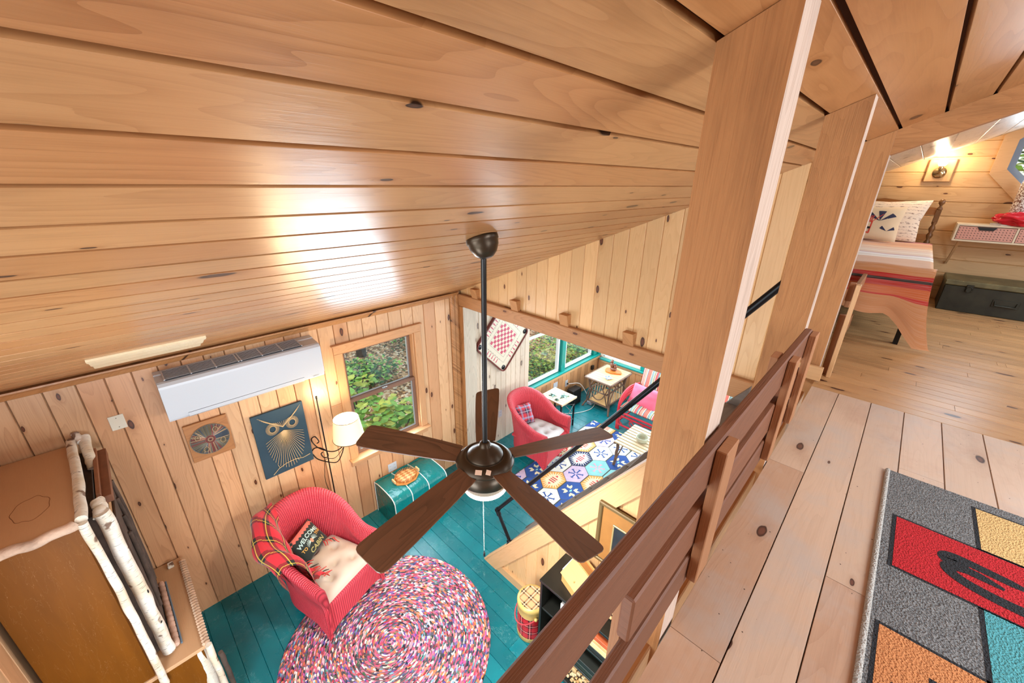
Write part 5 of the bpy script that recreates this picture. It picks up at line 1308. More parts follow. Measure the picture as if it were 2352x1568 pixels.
# twisted twig moulding along the front edge of the base
m = MB()
for k in range(34):
    x = -3.76+.96*k/34; c = Vector((x, -.18, .722))-o; m.tube([c+Vector((-.012, .014, -.018)), c+Vector((.0, .0, .0)), c+Vector((.020, -.014, .012))], .011, 7)
m.build('twisted_twig_edge', flat('pale_twig', '#c9a98c', .7, bump=(60, .003), var=.25), hu)
# cut birch log and rope ornament on the base top
m = MB(); pa, pb = Vector((-3.60, -.335, .745))-o, Vector((-2.93, -.325, .745))-o
m.tube([pa.lerp(pb, k/60) for k in range(61)], lambda t: .020*(1-.18*(abs((t*12) % 1-.5) > .42)), 12); lo = m.build('notched_log', flat('pinkish_bark_log', '#c4a08c', .75, bump=(50, .003), var=.25), hu)
for s_ in (-1, 1):
    m = MB(); m.tube([pa.lerp(pb, k/140)+Vector((0, s_*.026, -.012)) for k in range(141)], lambda t: .006*(1+.25*sin(t*420)), 6); m.build('rope_edge', flat('blue_grey_rope', '#5d7080', .8), hu)
m = MB(); m.box(Vector((-3.76, -.255, .735))-o, (.05, .04, .03), bev=.004); m.build('bark_chip', M['birch'], hu)
# birch front corner of the base
rough_log('birch_pole', [(-2.86, -.23, .70), (-2.85, -.225, .4), (-2.86, -.22, .0)], .042, M['birch'])
rough_log('birch_pole', [(-2.80, -.17, .715), (-2.79, -.17, .4), (-2.80, -.165, .0)], .020, M['birch'])
rough_log('bark_strip', [(-2.80, -.13, .58), (-2.80, -.125, .3), (-2.80, -.13, .0)], .016, M['bark'])
hb('base_top', (-2.90, -.23, .706), (.12, .10, .026), M['hutchtop'])

# ================================================================ painting on the staircase side
pt = thing('framed_picture', 'gold framed picture with a dark centre hanging on the staircase side', 'picture', (-.86, 2.055, 1.42))
goldf = flat('gilt_frame', '#6a5430', .5, .3); tan_ = flat('tan_mat_board', '#94622a', .7, var=.1)
w_, h_ = .40, .52
m = MB()
for (c, d) in (((0, 0, h_/2), (w_+.05, .03, .03)), ((0, 0, -h_/2), (w_+.05, .03, .03)), ((-w_/2-.01, 0, 0), (.03, .03, h_)), ((w_/2+.01, 0, 0), (.03, .03, h_))): m.box(c, d, bev=.006)
m.build('frame', goldf, pt)
m = MB(); m.box((0, .006, 0), (w_, .012, h_)); m.build('mat_board', tan_, pt)
m = MB()
for (c, d) in (((0, -.004, .13), (.20, .012, .012)), ((0, -.004, -.13), (.20, .012, .012)), ((-.094, -.004, 0), (.012, .012, .26)), ((.094, -.004, 0), (.012, .012, .26))): m.box(c, d, bev=.002)
m.build('inner_frame', flat('silver_gilt', '#b0a070', .4, .5), pt)
m = MB(); m.box((0, -.003, 0), (.18, .008, .25)); m.build('artwork', flat('dark_painting', '#16222a', .4, var=.4), pt)

# ================================================================ black bookcase with its things
bc = thing('bookcase', 'low black bookcase against the staircase side', 'bookcase', (-.93, 1.90, 0))
blk = flat('black_laminate', '#15140f', .35); o = Vector((-.93, 1.90, 0))
bx0, bx1, by0, by1 = -1.335, -.52, 1.735, 2.06
for nm, c, d in (('side_panel', (bx0+.01, (by0+by1)/2, .465), (.02, by1-by0, .93)), ('side_panel', (bx1-.01, (by0+by1)/2, .465), (.02, by1-by0, .93)), ('back_panel', ((bx0+bx1)/2, by1-.006, .465), (bx1-bx0-.04, .012, .93)), ('top_panel', ((bx0+bx1)/2, (by0+by1)/2, .94), (bx1-bx0+.015, by1-by0+.01, .022)),
        ('shelf', ((bx0+bx1)/2, (by0+by1)/2, .64), (bx1-bx0-.04, by1-by0-.02, .018)), ('shelf', ((bx0+bx1)/2, (by0+by1)/2, .335), (bx1-bx0-.04, by1-by0-.02, .018)), ('shelf', ((bx0+bx1)/2, (by0+by1)/2, .04), (bx1-bx0-.04, by1-by0-.02, .03))):
    m = MB(); m.box(Vector(c)-o, d, bev=.0015); m.build(nm, blk, bc)
def firewood_art(loc, w, h, lab, nrow, r, d=.05):
    t = thing('log_slice_art', lab, 'decoration', loc); ends = [flat('log_end_'+c_[1:], c_, .7, var=.1) for c_ in ('#dcb078', '#c89458', '#e8c898')]
    m = MB(); m.box((0, .02, h/2), (w, d, h)); m.build('backing', flat('brown_backing', '#3a281a', .8), t)
    m = MB(); random.seed(5); y = r; placed = []
    for _ in range(900):
        x, z, rr_ = random.uniform(-w/2+r*.6, w/2-r*.6), random.uniform(r*.5, h-r*.5), random.choice((r*.35, r*.5, r*.7, r*1.05))
        if all(math.hypot(x-a, z-b) > (rr_+c)*.98 for a, b, c in placed): placed.append((x, z, rr_))
    for x, z, rr_ in placed: m.lathe((x, -d/2+.02, z), [(rr_, -.0), (rr_, .012), (rr_*.92, .015), (0, .015)], 10, axis=(0, -1, 0), mi=random.randint(0, 2))
    m.build('log_ends', ends, t); return t
firewood_art((-.80, 1.80, .344), .44, .275, 'panel of round log slices in the bookcase under the books', 5, .03) if False else None
firewood_art((-.92, 1.79, .055), .50, .27, 'panel of small round log slices on the lowest bookcase shelf', 5, .026)
firewood_art((-.72, 1.86, .953), .30, .26, 'panel of split log ends standing on the bookcase top', 5, .022)
for i, (z0, th, col, lab, xw) in enumerate(((.650, .045, '#1c1a16', 'thick black book at the bottom of the bookcase stack', .36), (.697, .05, '#dcc48a', 'cream book in the bookcase stack', .34), (.749, .035, '#c8a86c', 'tan lettered book in the bookcase stack', .33), (.786, .04, '#b8552c', 'orange patterned book on top of the bookcase stack', .32))):
    t = thing('book', lab, 'book', (-.76, 1.86, z0), 0, 'books stacked flat in the bookcase'); m = MB(); m.box((0, 0, th/2), (xw, .22, th), bev=.003); m.build('cover', flat('cover_%d' % i, col, .5, var=.2), t)
    m = MB(); m.box((0, .004, th/2), (xw+.002, .21, th*.7)); m.build('pages', M['ivory'], t)
for i, (z0, th, col, lab) in enumerate(((.345, .05, '#23281c', 'dark green book lying on the middle bookcase shelf'), (.397, .05, '#1a1c14', 'black book lying on top of the dark green book'))):
    t = thing('book', lab, 'book', (-.84, 1.86, z0), 0, 'books on the middle bookcase shelf'); m = MB(); m.box((0, 0, th/2), (.44, .22, th), bev=.003); m.build('cover', flat('coverb_%d' % i, col, .5, var=.3), t)
t = thing('boxed_game', 'small white labelled box standing inside the bookcase', 'box', (-1.13, 1.86, .651)); m = MB(); m.box((0, 0, .09), (.06, .18, .17), bev=.003); m.build('box_body', flat('white_card', '#e8e4dc', .6), t)
m = MB(); m.tube([Vector((.018*cos(a), -.092, .12+.028*sin(a))) for a in [2*pi*k/20 for k in range(20)]], .0015, 4, closed=True); m.build('printed_emblem', blk, t)
v, f = text_poly('GAMES', .014, .0003); m = MB()
for q in f: m.face([Vector((v[i][0], -.0915, .12+v[i][1])) for i in q])
m.build('printed_word', blk, t) if False else None
# open wooden house shaped box on the bookcase
t = thing('bird_house', 'open pale plywood house shaped box on the black bookcase', 'decoration', (-1.06, 1.90, .953), radians(-18)); pw_ = wood('plywood', '#c9935c', '#a06a38', kd=0, ring=.2, rough=.6, var=.1)
for nm, c, d, R in (('wall', (0, .10, .07), (.26, .012, .14), None), ('wall', (0, -.10, .05), (.26, .012, .10), None), ('floor_board', (0, 0, .006), (.26, .20, .012), None), ('roof_panel', (.02, -.06, .14), (.30, .15, .010), RX(radians(38))), ('roof_panel', (.02, .06, .14), (.30, .15, .010), RX(radians(-38))), ('divider', (.0, 0, .07), (.010, .19, .12), None)):
    m = MB(); m.box(c, d, R=R, bev=.001); m.build(nm, pw_, t)
m = MB(); m.prism([(-.09, .0), (.09, 0), (.09, .09), (0, .15), (-.09, .09)], 0, .006, O=(-.14, 0, .012), X=(0, -1, 0), Y=(0, 0, 1)); m.build('white_end_card', flat('white_card_end', '#e6e2de', .6), t)

# ================================================================ tartan cooler jug
ck = thing('cooler_jug', 'round tartan picnic jug with tan lid and red handle beside the bookcase', 'cooler', (-1.53, 1.88, 0))
tanp = flat('tan_enamel', '#c4a45c', .35)
def tart(name, base, dk):
    m = NT(name); uv = m.uv() ; ob = m.obj(); sp = m.n('ShaderNodeSeparateXYZ')
    if name.endswith('lid'): m.l(ob, sp.inputs[0]); u, v = sp.outputs[0], sp.outputs[1]
    else: m.l(uv, sp.inputs[0]); u, v = sp.outputs[1], sp.outputs[0]
    def band(c_, off, wd, per=.085):
        f = m.math('FRACT', m.math('ADD', m.math('MULTIPLY', c_, 1/per), off+10)); return m.math('LESS_THAN', f, wd)
    A = m.math('MAXIMUM', band(u, 0, .12), m.math('MAXIMUM', band(u, .2, .05), band(u, .3, .12))); B = m.math('MAXIMUM', band(v, 0, .12), m.math('MAXIMUM', band(v, .2, .05), band(v, .3, .12)))
    c = m.mix(m.math('MULTIPLY', m.math('ADD', A, B), .5), hx(base), hx(dk))
    L_ = m.math('MAXIMUM', band(u, .12, .03), band(v, .12, .03)); c = m.mix(m.math('MULTIPLY', L_, .8), c, hx('#f0e4d0')); m.set(c, .35); return m.mat
cr_ = .128
m = MB(); m.lathe((0, 0, 0), [(0, 0), (cr_-.004, 0), (cr_, .004), (cr_, .05)], 40); m.build('base_band', tanp, ck)
m = MB(); m.lathe((0, 0, 0), [(cr_-.002, .05), (cr_-.002, .30)], 40, caps=False); m.build('tartan_body', tart('tartan_body', '#c0202a', '#0c0c0c'), ck)
m = MB(); m.lathe((0, 0, 0), [(cr_, .30), (cr_, .37), (cr_+.003, .375), (cr_+.004, .40), (cr_-.002, .412), (cr_-.018, .416)], 40, caps=False); m.build('upper_band', tanp, ck)
m = MB(); m.lathe((0, 0, 0), [(cr_-.018, .415), (cr_-.03, .412), (0, .412)], 40, caps=False); m.build('lid', tart('tartan_lid', '#d8a878', '#17140c'), ck)
m = MB(); hd = [Vector((-(cr_+.012)*sin(a), -(cr_+.012)*cos(a)*.0-(.0), .0)) for a in (0,)]
pts_ = []
for k in range(25):
    a = pi*k/24; x = (cr_+.014)*cos(a); dn = sin(a)
    pts_.append(Vector((x*cos(-.6)-(-(cr_+.02)*dn)*sin(-.6), x*sin(-.6)+(-(cr_+.02)*dn)*cos(-.6), .33-.13*dn)))
m.tube(pts_, .0055, 8); m.build('bail_handle', flat('red_rubber', '#c23a40', .4), ck)
for s_ in (-1, 1):
    m = MB(); m.sphere(pts_[0 if s_ < 0 else -1], .016, 10); m.build('handle_pivot', tanp, ck)
# ================================================================ sunroom things
M['slat'] = wood('pale_slat', '#d8c4a2', '#b0906a', kd=0, ring=.25, rough=.5, var=.14)
M['slat2'] = wood('honey_slat', '#dcb47e', '#b8824a', kd=0, ring=.25, rough=.45, var=.12)
M['twig'] = flat('brown_twig', '#6a5040', .7, bump=(60, .003), var=.35)
M['blackmetal'] = flat('black_metal', '#1b1c20', .4, .5)
# --- slatted side table behind the wicker chair
tb = thing('side_table', 'small pale slatted side table with thin black legs beside the sunroom wicker armchair', 'table', (-3.425, 4.66, 0))
for k in range(7): m = MB(); m.box((0, -.17+.34*k/6, .545), (.44, .05, .018), bev=.003); m.build('slat', M['slat'], tb)
m = MB()
for s_ in (-1, 1): m.box((s_*.215, 0, .54), (.018, .40, .035), bev=.002)
m.build('end_rail', M['slat'], tb)
for sx_ in (-1, 1):
    for sy_ in (-1, 1): m = MB(); m.box((sx_*.195, sy_*.175, .265), (.022, .022, .53)); m.build('leg', M['blackmetal'], tb)
m = MB(); m.tube([(.20, -.17, .42), (.20, .17, .12)], .007, 6); m.tube([(.20, .17, .42), (.20, -.17, .12)], .007, 6); m.tube([(-.2, .19, .4), (.2, .19, .2)], .006, 6); m.tube([(-.2, .19, .2), (.2, .19, .4)], .006, 6); m.build('cross_brace', flat('grey_steel', '#8a8f92', .35, .8), tb)
# --- starfish ornaments
sg_ = NT('patinated_star'); sg_.set(sg_.mix(sg_.mapr(sg_.noise(sg_.obj(), 30, 3), .4, .6, 0, 1), hx('#1f3c34'), hx('#8fb0a4')), .4, .5)
for i, (x, y, r, a, lab) in enumerate(((-3.50, 4.60, .085, .3, 'metal star ornament lying nearest the wicker armchair on the slatted side table'), (-3.35, 4.70, .115, .9, 'largest green metal star ornament on the slatted side table'), (-3.36, 4.53, .055, 1.6, 'smallest metal star ornament at the front of the slatted side table'))):
    m = MB(); t = thing('star_ornament', lab, 'ornament', (x, y, .555), a, 'metal stars on the slatted side table')
    for k in range(5):
        b = 2*pi*k/5; tip = (r*cos(b), r*sin(b), .006); l_ = (r*.36*cos(b-pi/5), r*.36*sin(b-pi/5), .004); r_ = (r*.36*cos(b+pi/5), r*.36*sin(b+pi/5), .004); c_ = (0, 0, .028)
        m.face([c_, l_, tip]); m.face([c_, tip, r_]); m.face([(0, 0, 0), tip, l_]); m.face([(0, 0, 0), r_, tip])
    m.build('star', sg_.mat, t)
# --- twig table with magazine rack
tt = thing('twig_table', 'rustic twig table with honey slatted top in the sunroom corner', 'table', (-3.22, 5.845, 0))
for k in range(9): m = MB(); m.box((0, -.315+.63*k/8, .595), (.50, .072, .018), bev=.003); m.build('slat', M['slat2'], tt)
for c, d in (((0, -.355, .59), (.53, .03, .03)), ((0, .355, .59), (.53, .03, .03)), ((-.262, 0, .59), (.03, .70, .03)), ((.262, 0, .59), (.03, .70, .03))): m = MB(); m.box(c, d, bev=.009); m.build('edge_pole', M['twig'], tt)
def twig(name, pts, r, par, mat=None, seg=6, n=8):
    m = MB(); P = catmull(pts, seg); sd = random.random()*50; P = [p+Vector((nz(i*.4, sd), nz(i*.4, sd+9), 0))*r*.5 for i, p in enumerate(P)]
    m.tube(P, lambda t: r*(1+.15*nz(t*7, sd)), n); return m.build(name, mat or M['twig'], par)
for sx_ in (-1, 1):
    for sy_ in (-1, 1):
        twig('leg', [(sx_*.22, sy_*.30, .58), (sx_*.19, sy_*.26, .34), (sx_*.21, sy_*.28, .16), (sx_*.27, sy_*.36, 0)], .016, tt)
    twig('arch', [(sx_*.24, -.28, .05), (sx_*.23, -.25, .30), (sx_*.22, 0, .50), (sx_*.23, .25, .30), (sx_*.24, .28, .05)], .010, tt)
    twig('rack_rail', [(sx_*.17, -.30, .36), (sx_*.17, .30, .36)], .013, tt); twig('rack_rail', [(sx_*.19, -.30, .13), (sx_*.19, .30, .13)], .013, tt)
    for k in range(6):
        m = MB(); yk = -.24+.48*k/5; m.box((sx_*.17, yk, .26), (.012, .030, .30), R=RY(sx_*-.08), bev=.002); m.build('rack_slat', M['slat'], tt)
for sy_ in (-1, 1):
    twig('loop', [(-.20, sy_*.30, .12), (-.12, sy_*.33, .42), (.0, sy_*.33, .52), (.12, sy_*.33, .42), (.20, sy_*.30, .12)], .010, tt)
    twig('loop', [(-.19, sy_*.29, .50), (-.08, sy_*.32, .25), (.08, sy_*.32, .25), (.19, sy_*.29, .50)], .009, tt); twig('rack_rail', [(-.18, sy_*.30, .36), (.18, sy_*.30, .36)], .012, tt)
    twig('rack_rail', [(-.2, sy_*.30, .12), (.2, sy_*.30, .12)], .013, tt)
m = MB(); m.box((0, 0, .135), (.36, .56, .012)); m.build('lower_shelf', M['slat2'], tt)
# --- things on the twig table
t = thing('wood_slice', 'red brown live edge wood slice under the carving on the twig table', 'wood slice', (-3.22, 5.98, .6045)); m = MB()
m.prism([(.155*cos(a)*(1+.1*sin(3*a+1)), .10*sin(a)*(1+.12*sin(2*a))) for a in [2*pi*k/24 for k in range(24)]], 0, .03); m.build('slice', wood('cherry_slice', '#c07040', '#7a3a1c', kd=0, rough=.3, ring=.5), t)
t = thing('carved_figure', 'small dark brown carved animal figure on the wood slice', 'figurine', (-3.22, 5.99, .635)); cb = flat('carved_brown', '#6a3a22', .4, bump=(50, .006), var=.3)
m = MB(); m.sphere((0, 0, .03), .06, 14, sc=(1.1, .8, .5)); m.sphere((-.03, 0, .09), .042, 14, sc=(.9, .8, 1.4)); m.sphere((.03, .01, .07), .035, 12, sc=(.9, .8, 1.2)); m.build('body', cb, t)
m = MB(); m.sphere((-.035, -.005, .165), .028, 12, sc=(1, .9, 1)); m.sphere((-.055, -.02, .158), .014, 10); m.sphere((-.048, .012, .19), .009, 8); m.sphere((-.022, .012, .19), .009, 8); m.build('head', cb, t)
m = MB(); m.sphere((.035, -.01, .125), .020, 12); m.sphere((.022, -.022, .12), .010, 8); m.build('second_head', cb, t)
t = thing('blue_dish', 'small square blue and white glazed dish on the twig table', 'dish', (-3.14, 5.69, .6045), .3); m = MB()
bl_ = NT('blue_glaze'); bl_.set(bl_.mix(bl_.mapr(bl_.noise(bl_.obj(), 40, 2), .45, .55, 0, 1), hx('#3c568a'), hx('#c0cce0')), .2)
m.lathe((0, 0, 0), [(0, .004), (.055, .006), (.085, .022), (.088, .022), (.060, .0), (0, 0)], 4, smooth=False); m.build('bowl', bl_.mat, t)
# --- electrical
t = thing('speaker_box', 'black box standing on the floor against the low sunroom wall', 'box', (-3.66, 5.45, 0)); m = MB(); m.box((0, 0, .15), (.15, .25, .30), bev=.006); m.build('cabinet', M['black'], t); m = MB(); m.box((.077, 0, .15), (.006, .21, .25), bev=.002); m.build('grille', flat('black_grille', '#0b0b0d', .9), t)
t = thing('power_adapter', 'black power adapter plugged in near the sunroom corner', 'adapter', (XS+.03, 6.18, .44)); m = MB(); m.box((0, 0, 0), (.045, .06, .09), bev=.006); m.build('block', M['black'], t); m = MB(); m.tube(catmull([(0, 0, -.045), (.01, 0, -.15), (.0, -.02, -.30), (.03, -.03, -.425)], 6), .003, 6); m.build('cord', M['black'], t)
wc = flat('white_cord', '#e4e2dc', .5)
t = thing('extension_cord', 'white power cord running from the sunroom outlet down to the floor', 'cord', (XS+.02, 5.38, .36)); o = Vector((XS+.02, 5.38, .36)); m = MB()
m.tube([Vector(p)-o for p in catmull([(XS+.02, 5.38, .36), (XS+.06, 5.45, .37), (XS+.14, 5.62, .33), (XS+.24, 5.70, .15), (-3.50, 5.72, .02), (-3.36, 5.70, .012), (-3.30, 5.45, .010), (-3.42, 5.15, .010), (-3.60, 4.98, .010), (-3.72, 4.95, .010)], 8)], .0055, 8); m.build('cable', wc, t)
m = MB(); m.box((.012, 0, .02), (.03, .025, .025), bev=.004); m.build('plug', M['black'], t)
m = MB(); t = thing('power_strip', 'small white and grey transformer lying on the floor under the twig table', 'adapter', (-3.42, 5.63, .0)); m.box((0, 0, .03), (.10, .07, .06), bev=.008); m.build('block', flat('grey_transformer', '#a9adb2', .5), t)

# --- rattan sofa
M['rattan'] = flat('red_lacquered_rattan', '#c22535', .3)
sf = thing('rattan_sofa', 'red rattan sofa with striped cushions in the sunroom', 'sofa', (-1.95, 5.65, 0))
X0, X1, Y0, Y1 = -.72, .95, -.36, .36
def rt(pts, r, name='rattan_pole', seg=7): m = MB(); m.tube(catmull(pts, seg), r, 9); return m.build(name, M['rattan'], sf)
for X_ in (X0, X1):
    for k in range(4):
        f = k*.032; g_ = k*.045
        rt([(X_+f*.4, Y0, 0), (X_+f*.2, Y0-.01, .30-g_*.3), (X_, Y0+.02+f*.2, .50-g_*.6), (X_, Y0+.14, .62-g_), (X_, Y0+.34, .66-g_), (X_, Y1-.06, .60-g_*.6)], .016, 'arm_pole')
    rt([(X_, Y1, 0), (X_, Y1, .40), (X_, Y1+.10, .85)], .02, 'back_leg'); rt([(X_, Y0, .30), (X_, Y1, .30)], .016); rt([(X_, Y0, .12), (X_, Y1, .12)], .014)
for z in (.33, .27, .10): rt([(X0, Y0-.01, z), (X1, Y0-.01, z)], .017, 'front_pole')
for z in (.85, .60): rt([(X0, Y1+.07, z), (X1, Y1+.07, z)], .018, 'back_pole')
for k in range(9):
    x = X0+.06+k*(X1-X0-.12)/8; s_ = 1 if k % 2 else -1
    rt([(x, Y0-.01, .11), (x+s_*.05, Y0-.012, .19), (x-s_*.04, Y0-.01, .26)], .009, 'fretwork'); rt([(x+.05, Y0-.01, .11), (x-.03, Y0-.012, .20), (x+.04, Y0-.01, .26)], .009, 'fretwork')
def stripes(name, per=.30, axis=0):
    m = NT(name); sp = m.n('ShaderNodeSeparateXYZ'); m.l(m.obj(), sp.inputs[0]); f = m.math('FRACT', m.math('ADD', m.math('MULTIPLY', sp.outputs[axis], 1/per), 10))
    S_ = [(0, '#e07060'), (.20, '#f0e0c0'), (.24, '#20242c'), (.26, '#8aa6a8'), (.36, '#e0d890'), (.40, '#1c2230'), (.43, '#e8e0c8'), (.47, '#d85a58'), (.60, '#6a8890'), (.68, '#e8dca0'), (.72, '#9a4450'), (.78, '#e8907c'), (.92, '#dcd8c4'), (.96, '#54707c')]
    m.set(m.ramp(f, [(p, hx(c)) for p, c in S_], 'CONSTANT'), .85); m.bump(m.noise(m.obj(), 300, 2), .0008); return m.mat
M['stripe'] = stripes('striped_canvas')
for i, (xa, xb) in enumerate(((X0+.03, (X0+X1)/2-.005), ((X0+X1)/2+.005, X1-.03))):
    m = MB(); pillow_mesh(m, (xb-xa)*1.04, .70, .17, (1, 0, 0), (0, 1, 0), ((xa+xb)/2, Y0+.36, .41), n=18, pinch=.01); m.build('seat_cushion', M['stripe'], sf)
    m = MB(); pillow_mesh(m, (xb-xa)*1.04, .52, .17, (1, 0, 0), (0, .28, .96), ((xa+xb)/2, Y1-.02, .70), n=18, pinch=.01); m.build('back_cushion', M['stripe'], sf)
t = thing('throw_pillow', 'plain pink pillow on the red rattan sofa', 'pillow', (-2.42, 5.56, .62)); m = MB(); pillow_mesh(m, .50, .34, .18, (.99, -.10, .02), (.03, .5, .8), (.04, 0, -.03), n=20, pinch=.05, wr=.012); m.build('cover', fabric('pink_cotton', '#dc5a78', '#e06a84'), t)

# --- slatted coffee bench with bowl
bn = thing('slatted_bench', 'slatted honey coloured bench table on twig legs, on the patterned rug', 'table', (-1.80, 4.67, 0))
for k in range(9): m = MB(); m.box((0, -.27+.54*k/8, .43), (.82, .052, .018), bev=.003); m.build('slat', M['slat'], bn)
for s_ in (-1, 1):
    m = MB(); m.box((s_*.40, 0, .41), (.035, .60, .03), bev=.008); m.build('edge_pole', M['twig'], bn)
    for q in (-1, 1): twig('leg', [(s_*.37, q*.25, .40), (s_*.38, q*.24, .2), (s_*.40, q*.24, .016)], .022, bn)
    twig('brace', [(s_*.38, -.24, .10), (s_*.36, 0, .34), (s_*.38, .24, .10)], .010, bn)
t = thing('bowl', 'small green grey ceramic bowl on the slatted bench table', 'bowl', (-1.93, 4.64, .4395)); m = MB(); m.lathe((0, 0, 0), [(0, .0), (.05, 0), (.075, .02), (.085, .065), (.085, .08), (.078, .08), (.075, .06), (.06, .025), (0, .02)], 32); m.build('bowl_body', flat('celadon_glaze', '#b4b49c', .3, var=.1), t)

# --- carrom board on the whitewashed wall
cb_ = thing('game_board', 'wooden carrom game board with a red checkerboard hung cornerwise on the whitewashed wall', 'game board', (XS+.004, 3.72, 1.715))
S2 = .365; a45 = radians(45)
cbm = MB()
def L2(a, b, d=.0): 
    y = a*cos(a45)-b*sin(a45); z = a*sin(a45)+b*cos(a45); return Vector((d, y, z))
def rrect(h, r, n=6):
    P = []
    for cx2, cy2, a0_ in ((h-r, h-r, 0), (-h+r, h-r, pi/2), (-h+r, -h+r, pi), (h-r, -h+r, 3*pi/2)):
        for k in range(n+1): P.append((cx2+r*cos(a0_+pi/2*k/n), cy2+r*sin(a0_+pi/2*k/n)))
    return P
def prismL(m, poly, d0, d1, mi=0):
    t_ = [L2(a, b, d1) for a, b in poly]; b_ = [L2(a, b, d0) for a, b in poly]; m.face(t_, None, .5, mi); m.face(b_[::-1], None, .5, mi)
    for i in range(len(poly)): j = (i+1) % len(poly); m.face([b_[i], b_[j], t_[j], t_[i]], None, .5, mi)
m = MB(); prismL(m, rrect(S2, .06), 0, .03); m.build('playing_surface', flat('ivory_board', '#dcd2bc', .35), cb_)
m = MB(); P = rrect(S2+.012, .07); Q = rrect(S2-.004, .056)
g = [[L2(a, b, 0) for a, b in P], [L2(a, b, .048) for a, b in P], [L2(a, b, .048) for a, b in Q], [L2(a, b, .02) for a, b in Q]]; m.quads(g, closed_v=True, smooth=False); m.build('rim', flat('maroon_rim', '#6a2a24', .4), cb_)
rd = flat('rose_print', '#c04a64', .5); m = MB(); q = .185/4
for i in range(8):
    for j in range(8):
        if (i+j) % 2: prismL(m, [(-.185+i*q, -.185+j*q), (-.185+(i+1)*q, -.185+j*q), (-.185+(i+1)*q, -.185+(j+1)*q), (-.185+i*q, -.185+(j+1)*q)], .029, .0306)
m.build('checkerboard', rd, cb_)
m = MB()
def lineL(m, a, b, w=.003, mi=0): d_ = Vector((b[0]-a[0], b[1]-a[1], 0)).normalized(); n_ = Vector((-d_.y, d_.x, 0))*w/2; prismL(m, [(a[0]+n_.x, a[1]+n_.y), (a[0]-n_.x, a[1]-n_.y), (b[0]-n_.x, b[1]-n_.y), (b[0]+n_.x, b[1]+n_.y)], .029, .0308, mi)
for i in range(4):
    r_ = lambda p: (p[0]*cos(i*pi/2)-p[1]*sin(i*pi/2), p[0]*sin(i*pi/2)+p[1]*cos(i*pi/2))
    lineL(m, r_((-.20, .20)), r_((.20, .20)), .002); lineL(m, r_((-.26, .262)), r_((.26, .262)), .002)
    for k in range(6):
        x = -.15+.06*k; lineL(m, r_((x, .25)), r_((x, .275)), .003)
m.build('printed_lines', M['black'], cb_)
m = MB()
for i in range(4):
    r_ = lambda p: (p[0]*cos(i*pi/2)-p[1]*sin(i*pi/2), p[0]*sin(i*pi/2)+p[1]*cos(i*pi/2))
    for k in range(5):
        x = -.12+.06*k; prismL(m, [r_((x-.004, .268)), r_((x+.004, .268)), r_((x+.011, .335)), r_((x-.011, .335))], .029, .0306)
m.build('printed_pins', rd, cb_)
for i in range(4):
    a_, b_ = ((S2-.05)*(1 if i in (0, 3) else -1), (S2-.05)*(1 if i < 2 else -1)); m = MB(); c_ = L2(a_, b_, .031); m.lathe(c_, [(.034, 0), (.034, .0015), (0, .0015)], 20, axis=(1, 0, 0)); m.lathe(c_, [(.036, 0), (.036, .004), (.032, .004), (.032, 0)], 20, axis=(1, 0, 0), caps=False); m.build('corner_pocket', M['black'], cb_)

